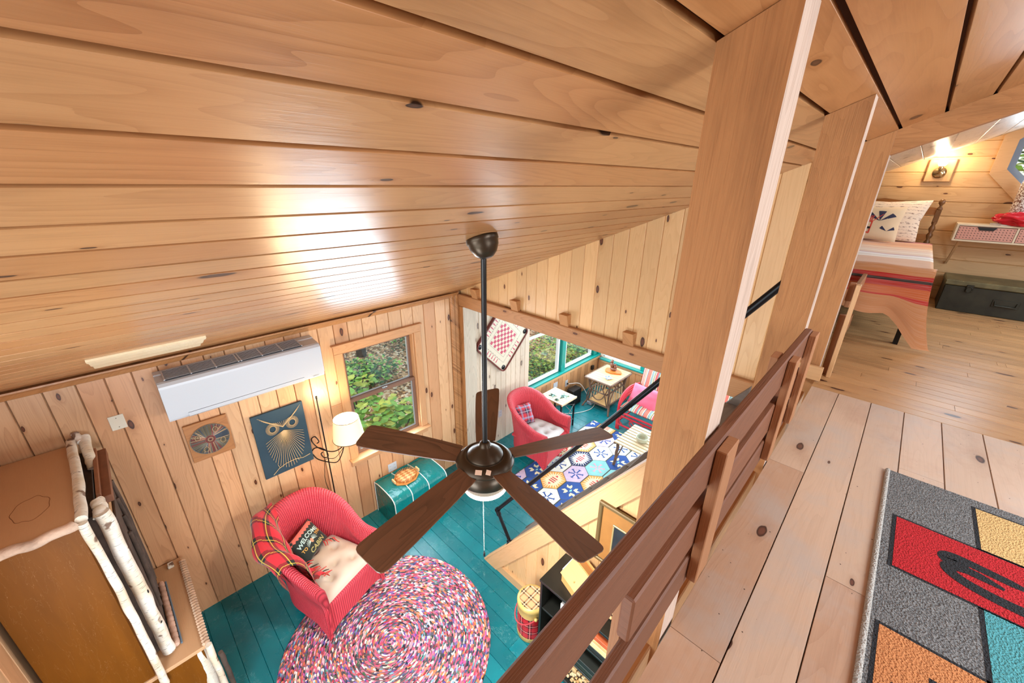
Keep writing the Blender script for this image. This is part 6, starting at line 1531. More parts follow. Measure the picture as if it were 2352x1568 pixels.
# --- hexagon rug
def hexrug():
    t = thing('hexagon_rug', 'colourful patterned rug of painted hexagons on the sunroom floor beyond the staircase', 'rug', (-2.45, 4.2, 0))
    cols = {'lt': '#dfe3d8', 'aq': '#86c4c4', 'lv': '#c8b4cc', 'bl': '#2a4f94', 'nv': '#23305c', 'rd': '#c83a44', 'pk': '#dca0b0', 'cr': '#e6dcb4', 'or': '#e0a050', 'ln': '#46483c'}
    keys = list(cols); mats = [flat('rug_'+{'lt': 'white', 'aq': 'aqua', 'lv': 'lavender', 'bl': 'blue', 'nv': 'navy', 'rd': 'red', 'pk': 'pink', 'cr': 'straw', 'or': 'orange', 'ln': 'outline'}[k], cols[k], .85, var=.12) for k in keys]
    K = {k: i for i, k in enumerate(keys)}
    m = MB(); x0_, x1_, y0_, y1_ = -.62, .95, -1.02, 1.02
    m.box(((x0_+x1_)/2, (y0_+y1_)/2, .003), (x1_-x0_, y1_-y0_, .005), mi=K['ln'])
    def clip(poly):
        for ax_, lim, sg in ((0, x0_+.01, 1), (0, x1_-.01, -1), (1, y0_+.01, 1), (1, y1_-.01, -1)):
            out = []
            for i in range(len(poly)):
                a, b = poly[i], poly[(i+1) % len(poly)]; ia = sg*(a[ax_]-lim) >= 0; ib = sg*(b[ax_]-lim) >= 0
                if ia: out.append(a)
                if ia != ib: tt_ = (lim-a[ax_])/(b[ax_]-a[ax_]); out.append((a[0]+(b[0]-a[0])*tt_, a[1]+(b[1]-a[1])*tt_))
            poly = out
            if not poly: return None
        return poly
    def poly(P, col, lv):
        P = clip(P)
        if P and len(P) > 2: m.prism(P, .0055, .0055+.0006*lv, mi=K[col])
    specs = [('aq', 'pk', 'x'), ('lv', 'bl', 'x'), ('lt', 'nv', 'saw'), ('bl', 'cr', 'motif'), ('cr', 'rd', 'saw'), ('lt', 'bl', 'x'), ('aq', 'rd', 'tri'), ('cr', 'or', 'saw')]
    idx = 0
    for ci in range(-5, 9):
        for cj in range(-4, 5):
            cx2 = .127+ci*.148; cy2 = .0+cj*.64+(.32 if ci % 2 else 0)
            if abs(cy2) > 1.4: continue
            hy, hy2, hx_ = .205, .115, .142
            H = [(cx2, 0), ]
            hexp = [(cx2-hx_, cy2-hy2), (cx2, cy2-hy2-.0-.0) ]
            hexp = [(cx2-.140, cy2-.105), (cx2, cy2-.212), (cx2+.140, cy2-.105), (cx2+.140, cy2+.105), (cx2, cy2+.212), (cx2-.140, cy2+.105)]
            # hexagon pointing along y and flat sides across x: neighbours sit half a step along
            base, mot, kind = specs[(ci*3+cj*5+abs(ci*cj)) % len(specs)]
            poly(hexp, base, 1)
            rot = random.choice((0, 1))
            if kind == 'x':
                for a in (.5, 1.57, 2.64, 3.64, 4.71, 5.78):
                    d_ = (cos(a), sin(a)); n_ = (-d_[1], d_[0]); s1, s2 = .018, .105
                    poly([(cx2+d_[0]*s1+n_[0]*.009, cy2+d_[1]*s1+n_[1]*.009), (cx2+d_[0]*s1-n_[0]*.009, cy2+d_[1]*s1-n_[1]*.009), (cx2+d_[0]*s2-n_[0]*.009, cy2+d_[1]*s2-n_[1]*.009), (cx2+d_[0]*s2+n_[0]*.009, cy2+d_[1]*s2+n_[1]*.009)], mot, 2)
                    e = (cx2+d_[0]*.10, cy2+d_[1]*.10); poly([(e[0]+n_[0]*.028, e[1]+n_[1]*.028), (e[0]-n_[0]*.028, e[1]-n_[1]*.028), (e[0]-d_[0]*.018, e[1]-d_[1]*.018)], mot, 3)
            elif kind == 'saw':
                n_ = 6
                for e in range(6):
                    a, b = hexp[e], hexp[(e+1) % 6]; nn_ = 4
                    for k in range(nn_):
                        p = (a[0]+(b[0]-a[0])*k/nn_, a[1]+(b[1]-a[1])*k/nn_); q_ = (a[0]+(b[0]-a[0])*(k+1)/nn_, a[1]+(b[1]-a[1])*(k+1)/nn_); mid = ((p[0]+q_[0])/2, (p[1]+q_[1])/2); tip = (mid[0]+(cx2-mid[0])*.42, mid[1]+(cy2-mid[1])*.42)
                        poly([p, q_, tip], mot if mot != 'rd' else 'rd', 2)
                for k in (-1, 0, 1): poly([(cx2-.045, cy2+k*.035-.008), (cx2+.045, cy2+k*.035-.008), (cx2+.045, cy2+k*.035+.008), (cx2-.045, cy2+k*.035+.008)], 'rd', 3)
                for s_ in (-1, 1): poly([(cx2-.022, cy2+s_*.075), (cx2+.022, cy2+s_*.075), (cx2, cy2+s_*.11)], 'rd', 3)
            elif kind == 'motif':
                for s_ in (-1, 1):
                    for q_ in (-1, 1):
                        poly([(cx2+s_*.02, cy2+q_*.03), (cx2+s_*.08, cy2+q_*.02), (cx2+s_*.105, cy2+q_*.065), (cx2+s_*.06, cy2+q_*.055), (cx2+s_*.05, cy2+q_*.10), (cx2+s_*.025, cy2+q_*.075)], mot, 2)
                poly([(cx2-.018, cy2), (cx2, cy2-.03), (cx2+.018, cy2), (cx2, cy2+.03)], 'aq', 3)
            else:
                poly([(cx2-.05, cy2-.05), (cx2+.05, cy2-.05), (cx2, cy2+.03)], mot, 2); poly([(cx2-.07, cy2+.05), (cx2+.07, cy2+.05), (cx2+.07, cy2+.066), (cx2-.07, cy2+.066)], mot, 2); poly([(cx2-.04, cy2+.085), (cx2+.04, cy2+.085), (cx2, cy2+.11)], mot, 3)
    m.build('weave', mats, t)
    return t
hexrug()
# ================================================================ hopscotch runner on the loft floor
nr = thing('hopscotch_rug', 'grey runner rug with coloured numbered squares on the loft floor', 'rug', (.75, 1.0, LZ))
o = Vector((.75, 1.0, 0))
def carpet(name, a, b=None, rough=.95):
    m = NT(name); v = m.voro(m.obj(), 190); n_ = m.noise(m.obj(), 260, 2); c = m.mix(m.mapr(n_, .35, .65, 0, 1), hx(a), hx(b or a)); m.set(c, rough); m.bump(m.math('ADD', v.outputs['Distance'], n_), .004); return m.mat
C_ = {'g': carpet('grey_carpet', '#4a4b4c', '#8a8a88'), 'r': carpet('red_carpet', '#a80f1a', '#c81c24'), 'y': carpet('sand_carpet', '#d0a868', '#dcb87c'), 't': carpet('teal_carpet', '#3f8a92', '#57a4a8'), 'o': carpet('orange_carpet', '#c07a48', '#d08a54'), 'k': carpet('charcoal_carpet', '#1a1c20', '#24262a')}
rx0, rx1, ry0, ry1 = .20, 1.02, -.85, 2.138
m = MB(); m.box(((rx0+rx1)/2-.75, (ry0+ry1)/2-1.0, .005), (rx1-rx0, ry1-ry0, .010), bev=.003); m.build('pile', C_['g'], nr)
def layer(name, x0, x1, y0, y1, mat, h, par=nr):
    m = MB(); m.box(((x0+x1)/2-.75, (y0+y1)/2-1, .0100+h/2), (x1-x0, y1-y0, h)); return m.build(name, mat, par)
# cell layout: (x0,x1,y0,y1,colour,number,kind)
cells = [(.235, .80, 1.524, 1.806, 'r', '3'), (.449, .75, 1.806, 2.072, 'y', '2'), (.449-.013, .735, 1.244-.0, 1.521, 't', '5'), (.228, .436, 1.02-.02, 1.254, 'o', '4')]
layer('outline', .228, .81, 1.515, 1.815, C_['k'], .0006); layer('red_square', .240, .80, 1.524, 1.806, C_['r'], .0012)
layer('outline', .441, .762, 1.81, 2.080, C_['k'], .0006); layer('sand_square', .452, .752, 1.818, 2.072, C_['y'], .0012)
layer('outline', .428, .745, .96, 1.520, C_['k'], .0006); layer('teal_square', .439, .736, .97, 1.515, C_['t'], .0012)
layer('outline', .216, .436, .95, 1.262, C_['k'], .0006); layer('orange_square', .226, .430, .96, 1.252, C_['o'], .0012)
def number(txt, cx2, cy2, size, rot, sx_=1.0, bold=.012):
    v, f = text_poly(txt, size, bold); m = MB()
    P = []
    for a in v:
        x, y = a[0]*sx_, a[1]; P.append((x*cos(rot)-y*sin(rot)+cx2-.75, x*sin(rot)+y*cos(rot)+cy2-1, .0118))
    for q in f: m.face([P[i] for i in q])
    Q = [(p[0], p[1], .0112) for p in P]
    m.build('number', C_['k'], nr)
# the rounded digit three, opening to the right
def stroke(name, pts, w0, w1, mat, par, h=.0118):
    P = catmull([Vector((p[0]-.75, p[1]-1, 0)) for p in pts], 8); m = MB(); N_ = len(P); L_ = []; R_ = []
    for i, p in enumerate(P):
        d = (P[min(i+1, N_-1)]-P[max(i-1, 0)]).normalized(); n = Vector((-d.y, d.x, 0)); t = i/(N_-1); w = (w0+(w1-w0)*t)/2*min(1, .35+6*min(t, 1-t))
        L_.append(p+n*w+Vector((0, 0, h))); R_.append(p-n*w+Vector((0, 0, h)))
    for i in range(N_-1): m.face([L_[i], R_[i], R_[i+1], L_[i+1]])
    return m
m3 = stroke('number', [(.550, 1.692), (.48, 1.700), (.41, 1.708), (.376, 1.704), (.366, 1.685), (.385, 1.668), (.42, 1.660)], .032, .048, None, None)
for pts, w0, w1, hh in (([(.490, 1.650), (.44, 1.662), (.40, 1.664), (.372, 1.648), (.374, 1.622), (.41, 1.600), (.47, 1.588), (.54, 1.586), (.62, 1.590), (.68, 1.60)], .034, .044, .0121), ([(.39, 1.683), (.41, 1.65)], .05, .05, .0119)):
    q = stroke('number', pts, w0, w1, None, None, hh); n0 = len(m3.v); m3.v += q.v; m3.f += [tuple(i+n0 for i in f_) for f_ in q.f]; m3.uv += q.uv; m3.b += q.b; m3.m += q.m; m3.sm += q.sm
m3.build('number', C_['k'], nr)
number('2', .66, 1.94, .26, -pi/2, .9, .012); number('4', .36, 1.09, .30, -pi/2, .9, .012)
m = MB(); 
for k in range(300):
    y = ry0+(ry1-ry0)*k/300; c = Vector((rx0-.75-.002, y-1, .006))
m.tube([Vector((rx0-.75-.001, ry0-1+(ry1-ry0)*k/900, .0065)) for k in range(901)], lambda t: .0075*(1+.18*abs(sin(t*pi*330))), 8); m.build('edge_binding', carpet('pale_binding', '#a8a49c', '#c4c0b8'), nr)

# ================================================================ bed
bd = thing('bed', 'single bed with a turned wooden headboard and striped blanket in the loft bedroom', 'bed', (-.28, 5.15, LZ))
o = Vector((-.28, 5.15, LZ)); bx0, bx1, by0, by1, bz = -.78, .16, 4.12, 6.12, 3.245
hw_ = flat('dark_brown_turned_wood', '#7c5430', .3, var=.15)
m = MB(); m.box(Vector(((bx0+bx1)/2, (by0+by1)/2, 3.12))-o, (bx1-bx0-.03, by1-by0-.03, .20), bev=.04); m.build('mattress', M['whitecot'], bd)
m = MB(); m.box(Vector(((bx0+bx1)/2, (by0+by1)/2, 2.985))-o, (bx1-bx0-.04, by1-by0-.04, .05)); m.build('side_rail', M['blackmetal'], bd)
for x, y in ((.135, 4.17), (-.74, 4.17), (.135, 5.6), (-.74, 5.6)): m = MB(); m.box(Vector((x, y, (LZ+2.99)/2))-o, (.03, .055, 2.99-LZ)); m.build('leg', M['blackmetal'], bd)
def turned(x, y):
    m = MB(); c = Vector((x, y, 0))-Vector((o.x, o.y, o.z)); 
    m.box(Vector((x, y, 3.52))-o, (.042, .042, .12), bev=.003); m.box(Vector((x, y, 2.95))-o, (.042, .042, .5), bev=.003)
    P = [(.021, 3.20), (.013, 3.215), (.024, 3.24), (.026, 3.26), (.013, 3.285), (.024, 3.31), (.027, 3.33), (.014, 3.355), (.024, 3.38), (.026, 3.40), (.014, 3.43), (.022, 3.45), (.021, 3.465)]
    m.lathe((x-o.x, y-o.y, -o.z), P, 16, caps=False); m.lathe((x-o.x, y-o.y, -o.z), [(.021, 3.58), (.026, 3.588), (.020, 3.60), (.010, 3.615), (.012, 3.625), (.024, 3.642), (.026, 3.66), (.018, 3.68), (0, 3.69)], 16, caps=False); m.build('headboard_post', hw_, bd)
turned(.137, 6.15); turned(-.76, 6.15)
m = MB(); zz_ = [(-.74, 3.53), (.12, 3.53), (.12, 3.60), (.0, 3.61), (-.16, 3.66), (-.31, 3.68), (-.46, 3.66), (-.62, 3.61), (-.74, 3.60)]; m.prism(zz_, -.009, .009, O=(-o.x, 6.15-o.y, -o.z), X=(1, 0, 0), Y=(0, 0, 1)); m.build('headboard_panel', wood('headboard_wood', '#9c6638', '#6c4020', kd=0, rough=.35), bd)
m = MB(); m.box(Vector((-.31, 6.15, 3.30))-o, (.86, .02, .07)); m.build('headboard_rail', wood('headboard_rail_wood', '#9c6638', '#6c4020', kd=0, rough=.35), bd)
def blanket_mat():
    m = NT('striped_blanket_wool'); sp = m.n('ShaderNodeSeparateXYZ'); m.l(m.uv(), sp.inputs[0]); v = m.math('MULTIPLY', sp.outputs[1], 1/2.6)
    st_ = [(0, '#c8503a'), (.10, '#e8a860'), (.20, '#d88838'), (.42, '#e69c4c'), (.55, '#eab070'), (.62, '#c86a4a'), (.64, '#ecc49a'), (.78, '#d08068'), (.80, '#e8c4a0'), (.90, '#c88a78'), (.92, '#e8ccb0'), (1.06, '#dcb898'), (1.18, '#b06a74'), (1.22, '#eadfd8'), (1.34, '#d8c8b8'), (1.40, '#eadccc'), (1.48, '#d49660'), (1.86, '#cc8a54'), (1.935, '#b8261c'), (1.965, '#2a1a16'), (1.99, '#b8261c'), (2.03, '#cf6a34'), (2.10, '#c83024'), (2.13, '#cf8f5c')]
    n_ = m.noise(m.vmul(m.uv(), (3, 160, 1)), 1, 3); c = m.ramp(v, [(p/2.6, hx(q)) for p, q in st_], 'CONSTANT'); c = m.mix(m.math('MULTIPLY', m.mapr(n_, .4, .7, 0, 1), .18), c, hx('#f2e6da'))
    m.set(c, .9); m.p.inputs['Sheen Weight'].default_value = .3; m.bump(m.noise(m.obj(), 220, 2), .0012); return m.mat
bk = thing('striped_blanket', 'orange cream and red striped wool blanket hanging over the foot of the bed', 'blanket', (-.28, 5.15, 3.25)); ob = Vector((-.28, 5.15, 3.25))
m = MB(); g = []; NL = 90; NW = 44
Ltop = by1-.12-by0; Lh = .52
for i in range(NL+1):
    d = (Ltop+Lh+.12)*i/NL
    row = []
    for j in range(NW+1):
        w_ = -.50+ (1.30)*j/NW      # distance across from the left, hangs over the right side too
        tw_ = bx1-bx0
        # path along the length: head to foot then down
        if d < Ltop: y = by1-.12-d; z = bz+.012
        else:
            e = d-Ltop; y = by0-.012-.03*sin(min(e, .5)*5)*(1 if e > .02 else 0); z = bz+.012-e
        x = bx0-.02+ (w_+.50)/1.30*(tw_+.04+.16)
        if x > bx1+.02: x = bx1+.02+(x-bx1-.02)*.12; z -= .10*min(1, (x-bx1-.02)/.012) if d <= Ltop-.02 else 0
        if d > Ltop: kk = min(1, max(0, (x-.0)/.15)); kk = kk*kk*(3-2*kk); z += .28*(1-kk)*max(0, min(1, (d-Ltop-.2)/(Lh-.08))); x += .10*kk*((d-Ltop)/Lh)**2; y -= .02*((d-Ltop)/Lh); z += .012*sin(x*16)*((d-Ltop)/Lh); y += .014*sin(x*17+1)*((d-Ltop)/Lh)
        z += .005*nz(x*5, y*4, d)
        row.append(Vector((x, y, max(z, LZ+.02)))-ob)
    g.append(row)
m.quads(g, uvf=lambda i, j: (j*.03, (Ltop+Lh+.12)*i/NL)); m.build('wool', blanket_mat(), bk)
# pillows on the bed
def print_mat():
    m = NT('printed_stripe_cotton'); uv = m.uv(); n_ = m.noise(m.vmul(uv, (26, 120, 1)), 1, 3, .7); sp = m.n('ShaderNodeSeparateXYZ'); m.l(uv, sp.inputs[0])
    b_ = m.math('GREATER_THAN', m.math('SINE', m.math('MULTIPLY', sp.outputs[1], 2*pi/.036)), .1)
    c = m.mix(m.math('MULTIPLY', m.math('MULTIPLY', m.math('GREATER_THAN', n_, .55), b_), .85), hx('#ecd9c4'), hx('#7c5a50')); m.set(c, .85); return m.mat
t = thing('bed_pillow', 'cream pillow with broken brown stripes leaning on the headboard', 'pillow', (-.27, 6.02, 3.46)); m = MB(); pillow_mesh(m, .66, .44, .13, (1, -.04, .03), (.05, .38, .92), (0, 0, 0), n=20, pinch=.10, us=.66, vs=.44); m.build('case', print_mat(), t)
bpO = Vector((-.33, 5.84, 3.435)); Xb = Vector((1, -.02, 0)).normalized(); Yb = Vector((.0, .45, .89)); Yb = (Yb-Xb*Yb.dot(Xb)).normalized()
t = thing('beach_pillow', 'cream pillow printed with a red beach chair and dark blue umbrellas on the bed', 'pillow', bpO); m = MB(); pillow_mesh(m, .46, .38, .13, Xb, Yb, (0, 0, 0), n=20, pinch=.08); m.build('case', fabric('sand_linen', '#e6cfae', '#dcc29e'), t)
nv = fabric('navy_print', '#2a2a48'); rdp = fabric('red_print', '#cf4632')
kw = dict(W_=.46, H_=.38, T_=.13, XX=Xb, YY=Yb, par=t)
def wedge(a0_, a1_, r0_, r1_, n=5, sy=.75):
    P = [(r1_*cos(a0_+(a1_-a0_)*k/n), r1_*sy*sin(a0_+(a1_-a0_)*k/n)) for k in range(n+1)]+[(r0_*cos(a1_), r0_*sy*sin(a1_)), (r0_*cos(a0_), r0_*sy*sin(a0_))]; return P, [tuple(range(len(P)))]
for a in ((.55, .95), (1.35, 1.8), (2.2, 2.6)): v, f = wedge(*a, .0, .14, sy=.8); on_pillow(v, f, .055, -.0+.0, nv, 'umbrella_print', .002, **kw)
for a in ((.3, .75), (2.4, 2.85)): v, f = wedge(a[0], a[1], .0, .062, sy=1.2); on_pillow(v, f, .135, -.10, nv, 'umbrella_print', .002, **kw)
v, f = strip2d([(.07, .075), (.0, -.01)], .006); on_pillow(v, f, 0, 0, rdp, 'pole_print', .0024, **kw)
for k in range(5): v, f = strip2d([(-.075+.016*k, -.02+.0*k), (-.065+.016*k, .055)], .009); on_pillow(v, f, 0, -.0, rdp, 'chair_print', .0024, **kw)
for q in (((.0, .0), (-.002, -.13)), ((-.07, -.02), (-.09, -.12)), ((-.10, .01), (.0, -.01)), ((-.03, -.12), (.0, -.13))): v, f = strip2d(q, .012); on_pillow(v, f, 0, 0, rdp, 'chair_print', .0026, **kw)
v, f = strip2d([(-.10, -.072), (.0, -.078)], .022); on_pillow(v, f, 0, 0, flat('black_print', '#1a1414', .8), 'seat_print', .003, **kw)

# ================================================================ sconce
sc2 = thing('wall_sconce', 'glowing brass wall sconce on a square pine block above the bed', 'wall lamp', (.035, YB, 3.955))
m = MB(); m.box((0, -.015, 0), (.20, .03, .215), bev=.006); m.build('backplate', M['trim'], sc2)
brass = flat('polished_brass', '#b8a078', .15, .9); m = MB(); m.lathe((0, -.03, -.02), [(.0, .018), (.03, .016), (.052, .006), (.054, 0)][::-1], 28, axis=(0, -1, 0)); m.tube(catmull([(0, -.045, -.02), (0, -.085, -.03), (0, -.10, .0)], 6), .008, 8); m.lathe((0, -.10, 0), [(.016, 0), (.022, .02), (.018, .04)], 16); m.build('brass_fitting', brass, sc2)
m = MB(); m.sphere((0, -.10, .075), .036, 18, sc=(1, 1, 1.15)); m.build('bulb', emit('sconce_glow', '#ffe2b0', 14), sc2)
sl3 = bpy.data.lights.new('sconce_bulb', 'POINT'); sl3.energy = 9; sl3.color = (1, .82, .56); sl3.shadow_soft_size = .04
so3 = bpy.data.objects.new('sconce_bulb', sl3); COL.objects.link(so3); so3.location = (.035, YB-.14, 4.06)

# ================================================================ wall shelf with perforated drawers
sh_ = thing('drawer_shelf', 'wall mounted pale wooden shelf unit with two perforated pink drawers under the octagon window', 'shelf', (.80, 6.14, 3.38)); pale = wood('birch_ply', '#e0cdb0', '#c0a480', kd=0, ring=.2, rough=.5, var=.06)
sw = 1.0
for c, d in (((0, 0, .078), (sw, .28, .016)), ((0, 0, -.068), (sw, .28, .016)), ((-sw/2+.008, 0, .005), (.016, .28, .13)), ((sw/2-.008, 0, .005), (.016, .28, .13)), ((-.10, 0, .005), (.014, .27, .13)), ((.21, 0, .005), (.014, .27, .13))):
    m = MB(); m.box(c, d, bev=.001); m.build('frame_board', pale, sh_)
def perf():
    m = NT('perforated_pink_board'); ob_ = m.obj(); sp = m.n('ShaderNodeSeparateXYZ'); m.l(ob_, sp.inputs[0])
    fx_ = m.math('SUBTRACT', m.math('FRACT', m.math('ADD', m.math('MULTIPLY', sp.outputs[0], 1/.022), 50)), .5); fz = m.math('SUBTRACT', m.math('FRACT', m.math('ADD', m.math('MULTIPLY', sp.outputs[2], 1/.022), 50.3)), .5)
    d2 = m.math('ADD', m.math('MULTIPLY', fx_, fx_), m.math('MULTIPLY', fz, fz)); h_ = m.math('LESS_THAN', d2, .028); m.set(m.mix(h_, hx('#cf9684'), hx('#2a1a14')), .7); return m.mat
pf = perf()
for xa, xb in ((-sw/2+.02, -.11), (-.09, .20), (.22, sw/2-.02)):
    m = MB(); m.box(((xa+xb)/2, -.13, .004), (xb-xa, .014, .122), bev=.001); dr = m.build('drawer', pf, sh_)
    xm = (xa+xb)/2; m = MB(); m.prism([(xm-.065, .064), (xm+.065, .064), (xm+.045, .034), (xm-.045, .034)], 0, .004, O=(0, -.1375, 0), X=(1, 0, 0), Y=(0, 0, 1)); m.build('cutout_handle', M['black'], dr)
for x in (-.46, .46): m = MB(); m.bar((x+.02, -.09, -.08), (x+.0, .13, -.33), .02, .02, bev=.002); m.build('bracket', M['trim'], sh_)
mot = NT('mottled_brown_ceramic'); n_ = mot.noise(mot.obj(), 85, 3, .6); mot.set(mot.mix(mot.mapr(n_, .46, .54, 0, 1), hx('#7a4a34'), hx('#e6dcd0')), .5)
t = thing('table_lamp', 'tall speckled brown and white cylindrical lamp base on the drawer shelf', 'lamp', (.66, 6.10, 3.466)); m = MB(); m.lathe((0, 0, 0), [(.062, .03), (.060, .38), (.055, .40), (0, .40)], 28, caps=False); m.build('cylinder_body', mot.mat, t)
m = MB(); m.prism([(-.15, -.06), (-.08, -.09), (.10, -.09), (.12, .07), (-.06, .08)], 0, .02); m.build('base', flat('speckled_white_base', '#ded2c4', .6, var=.2), t)
m = MB(); m.tube([(0, 0, .4), (0, 0, .5)], .01, 8); m.build('stem', brass, t)
# folded red plastic thing
t = thing('red_bag', 'crumpled glossy red bag lying on the drawer shelf', 'bag', (.73, 6.03, 3.466)); m = MB(); g = []
for i in range(33):
    a = -pi/2+pi*i/32; row = []
    for k in range(48):
        b = 2*pi*k/48; r_ = 1+.22*nz(cos(b)*2.2, sin(b)*2.2, sin(a)*3)+.12*nz(cos(b)*5, sin(b)*5, sin(a)*6)
        row.append(Vector((.21*r_*cos(a)*cos(b), .085*r_*cos(a)*sin(b), max(0.0, .062+.062*r_*sin(a)+.01*sin(b*5)*cos(a)))))
    g.append(row)
m.quads(g, closed_v=True, flip=True); m.build('vinyl', flat('glossy_red', '#cc1c2c', .18), t)
t2 = thing('suitcase_trunk', 'old dark olive metal trunk on the bedroom floor below the drawer shelf', 'trunk', (.80, 6.0, LZ)); oliv = flat('dark_olive_metal', '#2c2b20', .45, .3, var=.35)
m = MB(); m.box((0, 0, .125), (.86, .46, .25), bev=.006); m.build('body', oliv, t2)
m = MB(); m.box((0, 0, .275), (.875, .475, .05), bev=.008); m.build('lid', flat('worn_olive_lid', '#6a6244', .5, .3, var=.35), t2)
for x in (-.26, .26): m = MB(); m.box((x, -.238, .235), (.05, .012, .07), bev=.003); m.tube([Vector((x+.02*cos(2*pi*k/16), -.246, .225+.025*sin(2*pi*k/16))) for k in range(16)], .003, 5, closed=True); m.build('latch', oliv, t2)
m = MB(); m.tube([(-.07, -.24, .15), (-.065, -.25, .11), (.065, -.25, .11), (.07, -.24, .15)], .006, 6); m.box((0, -.234, .13), (.17, .006, .07), bev=.002); m.build('handle', oliv, t2)
# ================================================================ outdoors
def leaf_litter():
    m = NT('autumn_leaf_litter'); ob = m.obj(); v = m.voro(ob, 19); sc = m.n('ShaderNodeSeparateColor'); m.l(v.outputs['Color'], sc.inputs[0])
    c = m.ramp(sc.outputs[0], [(0, hx('#6a4a34')), (.15, hx('#c49a70')), (.4, hx('#a07850')), (.55, hx('#e0c4a0')), (.75, hx('#805c3c')), (.83, hx('#ecd8bc')), (.96, hx('#5a6a3c'))], 'CONSTANT')
    n_ = m.noise(ob, .6, 3); c = m.mix(m.mapr(n_, .56, .66, 0, .6), c, hx('#3c4a28')); m.set(c, .9); m.bump(v.outputs['Distance'], .05); return m.mat
m = MB(); g = []
for i in range(50):
    x = XL-.12-i*.45
    g.append([Vector((x, -8+j*.5, -.55+.12*max(0, i-3)*.45*1.3+.10*nz(x*.5, j*.3)-.0)) for j in range(64)])
m.quads(g); go = m.build('forest_floor', leaf_litter()); go['kind'] = 'structure'; go['label'] = 'ground covered with autumn leaves outside'
m = MB(); g = []
for i in range(30): 
    y = 6.7+i*.7; g.append([Vector((-22+j*1.2, y, -.7-.02*i+.12*nz(y*.3, j*.4))) for j in range(40)])
m.quads(g); go = m.build('forest_floor', leaf_litter()); go['kind'] = 'structure'; go['label'] = 'leaf strewn ground behind the sunroom'
leafA = flat('light_green_leaf', '#7fb04a', .5, var=.3); leafB = flat('dark_green_leaf', '#2f5a2e', .5, var=.35); leafC = flat('yellow_green_leaf', '#b6c050', .5, var=.3)
def shrub(lab, loc, R, n, size, mats, flatk=.35, seed=1, stem=True, name='shrub', cat='shrub', group=None, sc=(1, 1, 1), shape='leaf'):
    rnd = random.Random(seed); t = thing(name, lab, cat, loc, 0, group); m = MB()
    for _ in range(n):
        a = rnd.uniform(0, 2*pi); r = R*rnd.random()**.45; h = rnd.uniform(-1, 1); q = sqrt(max(0, 1-h*h))
        c = Vector((r*q*cos(a)*sc[0], r*q*sin(a)*sc[1], R*sc[2]+r*h*sc[2])); s_ = size*rnd.uniform(.6, 1.25); yaw_ = rnd.uniform(0, 2*pi); tilt = rnd.uniform(-.7, .7)
        d1 = Vector((cos(yaw_), sin(yaw_), tilt*.5)).normalized(); d2 = Vector((-sin(yaw_), cos(yaw_), rnd.uniform(-.5, .5))).normalized()
        P = [c-d1*s_*.5, c-d1*s_*.15+d2*s_*.28, c+d1*s_*.2+d2*s_*.24, c+d1*s_*.55, c+d1*s_*.2-d2*s_*.24, c-d1*s_*.15-d2*s_*.28]
        m.face(P, mi=rnd.choice(range(len(mats))))
    o_ = m.build('foliage', mats, t)
    if stem:
        m = MB()
        for k in range(5): a = rnd.uniform(0, 6.28); m.tube([(0, 0, -.3), (R*.3*cos(a), R*.3*sin(a), R*.6*sc[2]), (R*.6*cos(a), R*.6*sin(a), R*1.3*sc[2])], .012, 5)
        m.build('stem', flat('stem_brown', '#4a3828', .8), t)
    return t
shrub('bright green broad leaved bush right outside the double hung window', (-5.3, 2.55, -.62), .66, 380, .19, [leafA, leafA, leafC], seed=3, sc=(.7, 1.2, .95))
shrub('light green sapling leaves left of the bush outside the window', (-6.0, 2.45, .05), .42, 120, .18, [leafA, leafC], seed=5)
shrub('dark green fir bush at the upper right outside the double hung window', (-8.4, 5.3, -.3), 1.1, 3000, .09, [leafB, leafB, leafA], seed=8)
shrub('low dark undergrowth outside the double hung window', (-7.4, 3.2, -.2), .55, 900, .10, [leafB, leafA], seed=11, sc=(1, 1.6, .5))
shrub('dense evergreen bush outside the nearer sunroom side window', (-5.3, 6.75, -.95), .95, 4200, .075, [leafB, leafA, leafC], seed=12, sc=(1, 1.3, .8))
shrub('yellowish bush farther along outside the sunroom side windows', (-5.5, 8.9, -1.0), 1.05, 4200, .08, [leafA, leafC, leafB], seed=13)
shrub('leafy bush close behind the sunroom back windows', (-3.8, 9.4, -.5), 1.4, 3800, .10, [leafA, leafB, leafC], seed=14)
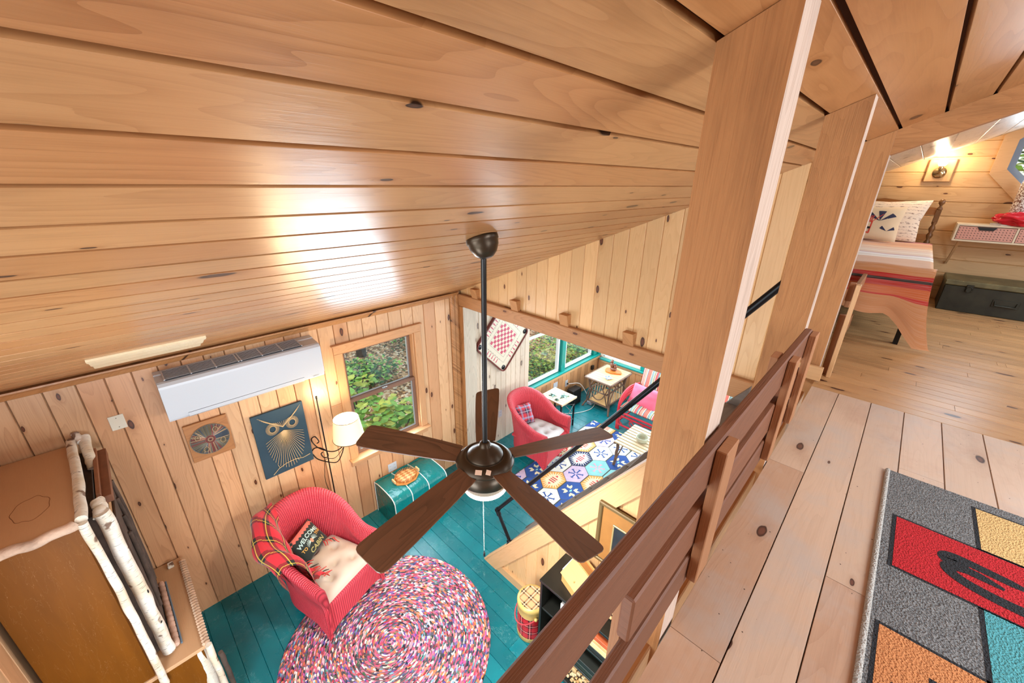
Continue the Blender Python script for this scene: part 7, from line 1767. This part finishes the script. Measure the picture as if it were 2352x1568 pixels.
def tree(lab, x, y, z, r, h, crown, seed, mats):
    t = thing('forest_tree', lab, 'tree', (x, y, z), 0, None); m = MB(); m.tube([(0, 0, -.5), (.05, .05, h*.5), (.0, .1, h)], lambda q: r*(1-.5*q), 10); m.build('trunk', flat('grey_bark', '#4a4038', .9, bump=(20, .02), var=.4), t)
    rnd = random.Random(seed); m = MB()
    for _ in range(crown):
        a = rnd.uniform(0, 6.28); hh = rnd.uniform(.35, 1.0); rr_ = h*.32*(1.15-hh)*rnd.random()**.5+.15; c = Vector((rr_*cos(a), rr_*sin(a), hh*h)); s_ = rnd.uniform(.10, .24); b = rnd.uniform(0, 6.28)
        d1 = Vector((cos(b), sin(b), rnd.uniform(-.4, .4))); d2 = Vector((-sin(b), cos(b), rnd.uniform(-.4, .4))); m.face([c-d1*s_*.5, c+d2*s_*.3, c+d1*s_*.5, c-d2*s_*.3], mi=rnd.choice(range(len(mats))))
    m.build('foliage', mats, t)
tree('grey trunked tree standing on the leaf litter outside the window', -8.6, 3.75, .3, .12, 7, 2500, 21, [leafB, leafA])
tree('thin tree outside the left edge of the double hung window', -12.5, 4.6, 1.2, .1, 7, 1500, 22, [leafA, leafC])
tree('leafy tree beyond the octagonal window', 2.6, 13.5, -.7, .2, 9.5, 9000, 23, [leafA, leafB, leafC])
tree('second leafy tree beyond the octagonal window', -3.6, 17.0, -.7, .2, 10, 9000, 24, [leafA, leafB, leafC])
# near branch in the octagon
t = thing('branch', 'leafy branch hanging in front of the octagonal window outside', 'branch', (1.05, 7.5, 4.35)); m = MB()
m.tube(catmull([(.9, .2, .6), (.4, .05, .15), (0, 0, -.05), (-.35, 0, .08)], 6), .010, 6); m.tube(catmull([(.4, .05, .15), (.2, 0, -.25), (.1, 0, -.5)], 6), .007, 6); m.build('twig', flat('branch_bark', '#5a4030', .8), t)
m = MB(); rnd = random.Random(4)
for _ in range(90):
    c = Vector((rnd.uniform(-.5, .7), rnd.uniform(-.15, .15), rnd.uniform(-.55, .4))); a = rnd.uniform(0, 6.28); s_ = rnd.uniform(.05, .10); d1 = Vector((cos(a), rnd.uniform(-.4, .4), sin(a))); d2 = Vector((-sin(a), rnd.uniform(-.3, .3), cos(a)))
    m.face([c-d1*s_*.5, c+d2*s_*.26, c+d1*s_*.5, c-d2*s_*.26])
m.build('foliage', leafA, t)
t = thing('garden_deck', 'weathered wooden deck platform on the ground outside the sunroom side windows', 'deck', (-7.6, 9.0, -.1)); pale2 = wood('deck_board', '#d8a868', '#a87840', kd=0, rough=.6)
for k in range(10): m = MB(); m.box((0, -.6+.13*k, .3), (1.7, .12, .04)); m.build('deck_board', pale2, t)
# dusk sun patches outside come from the overcast world only
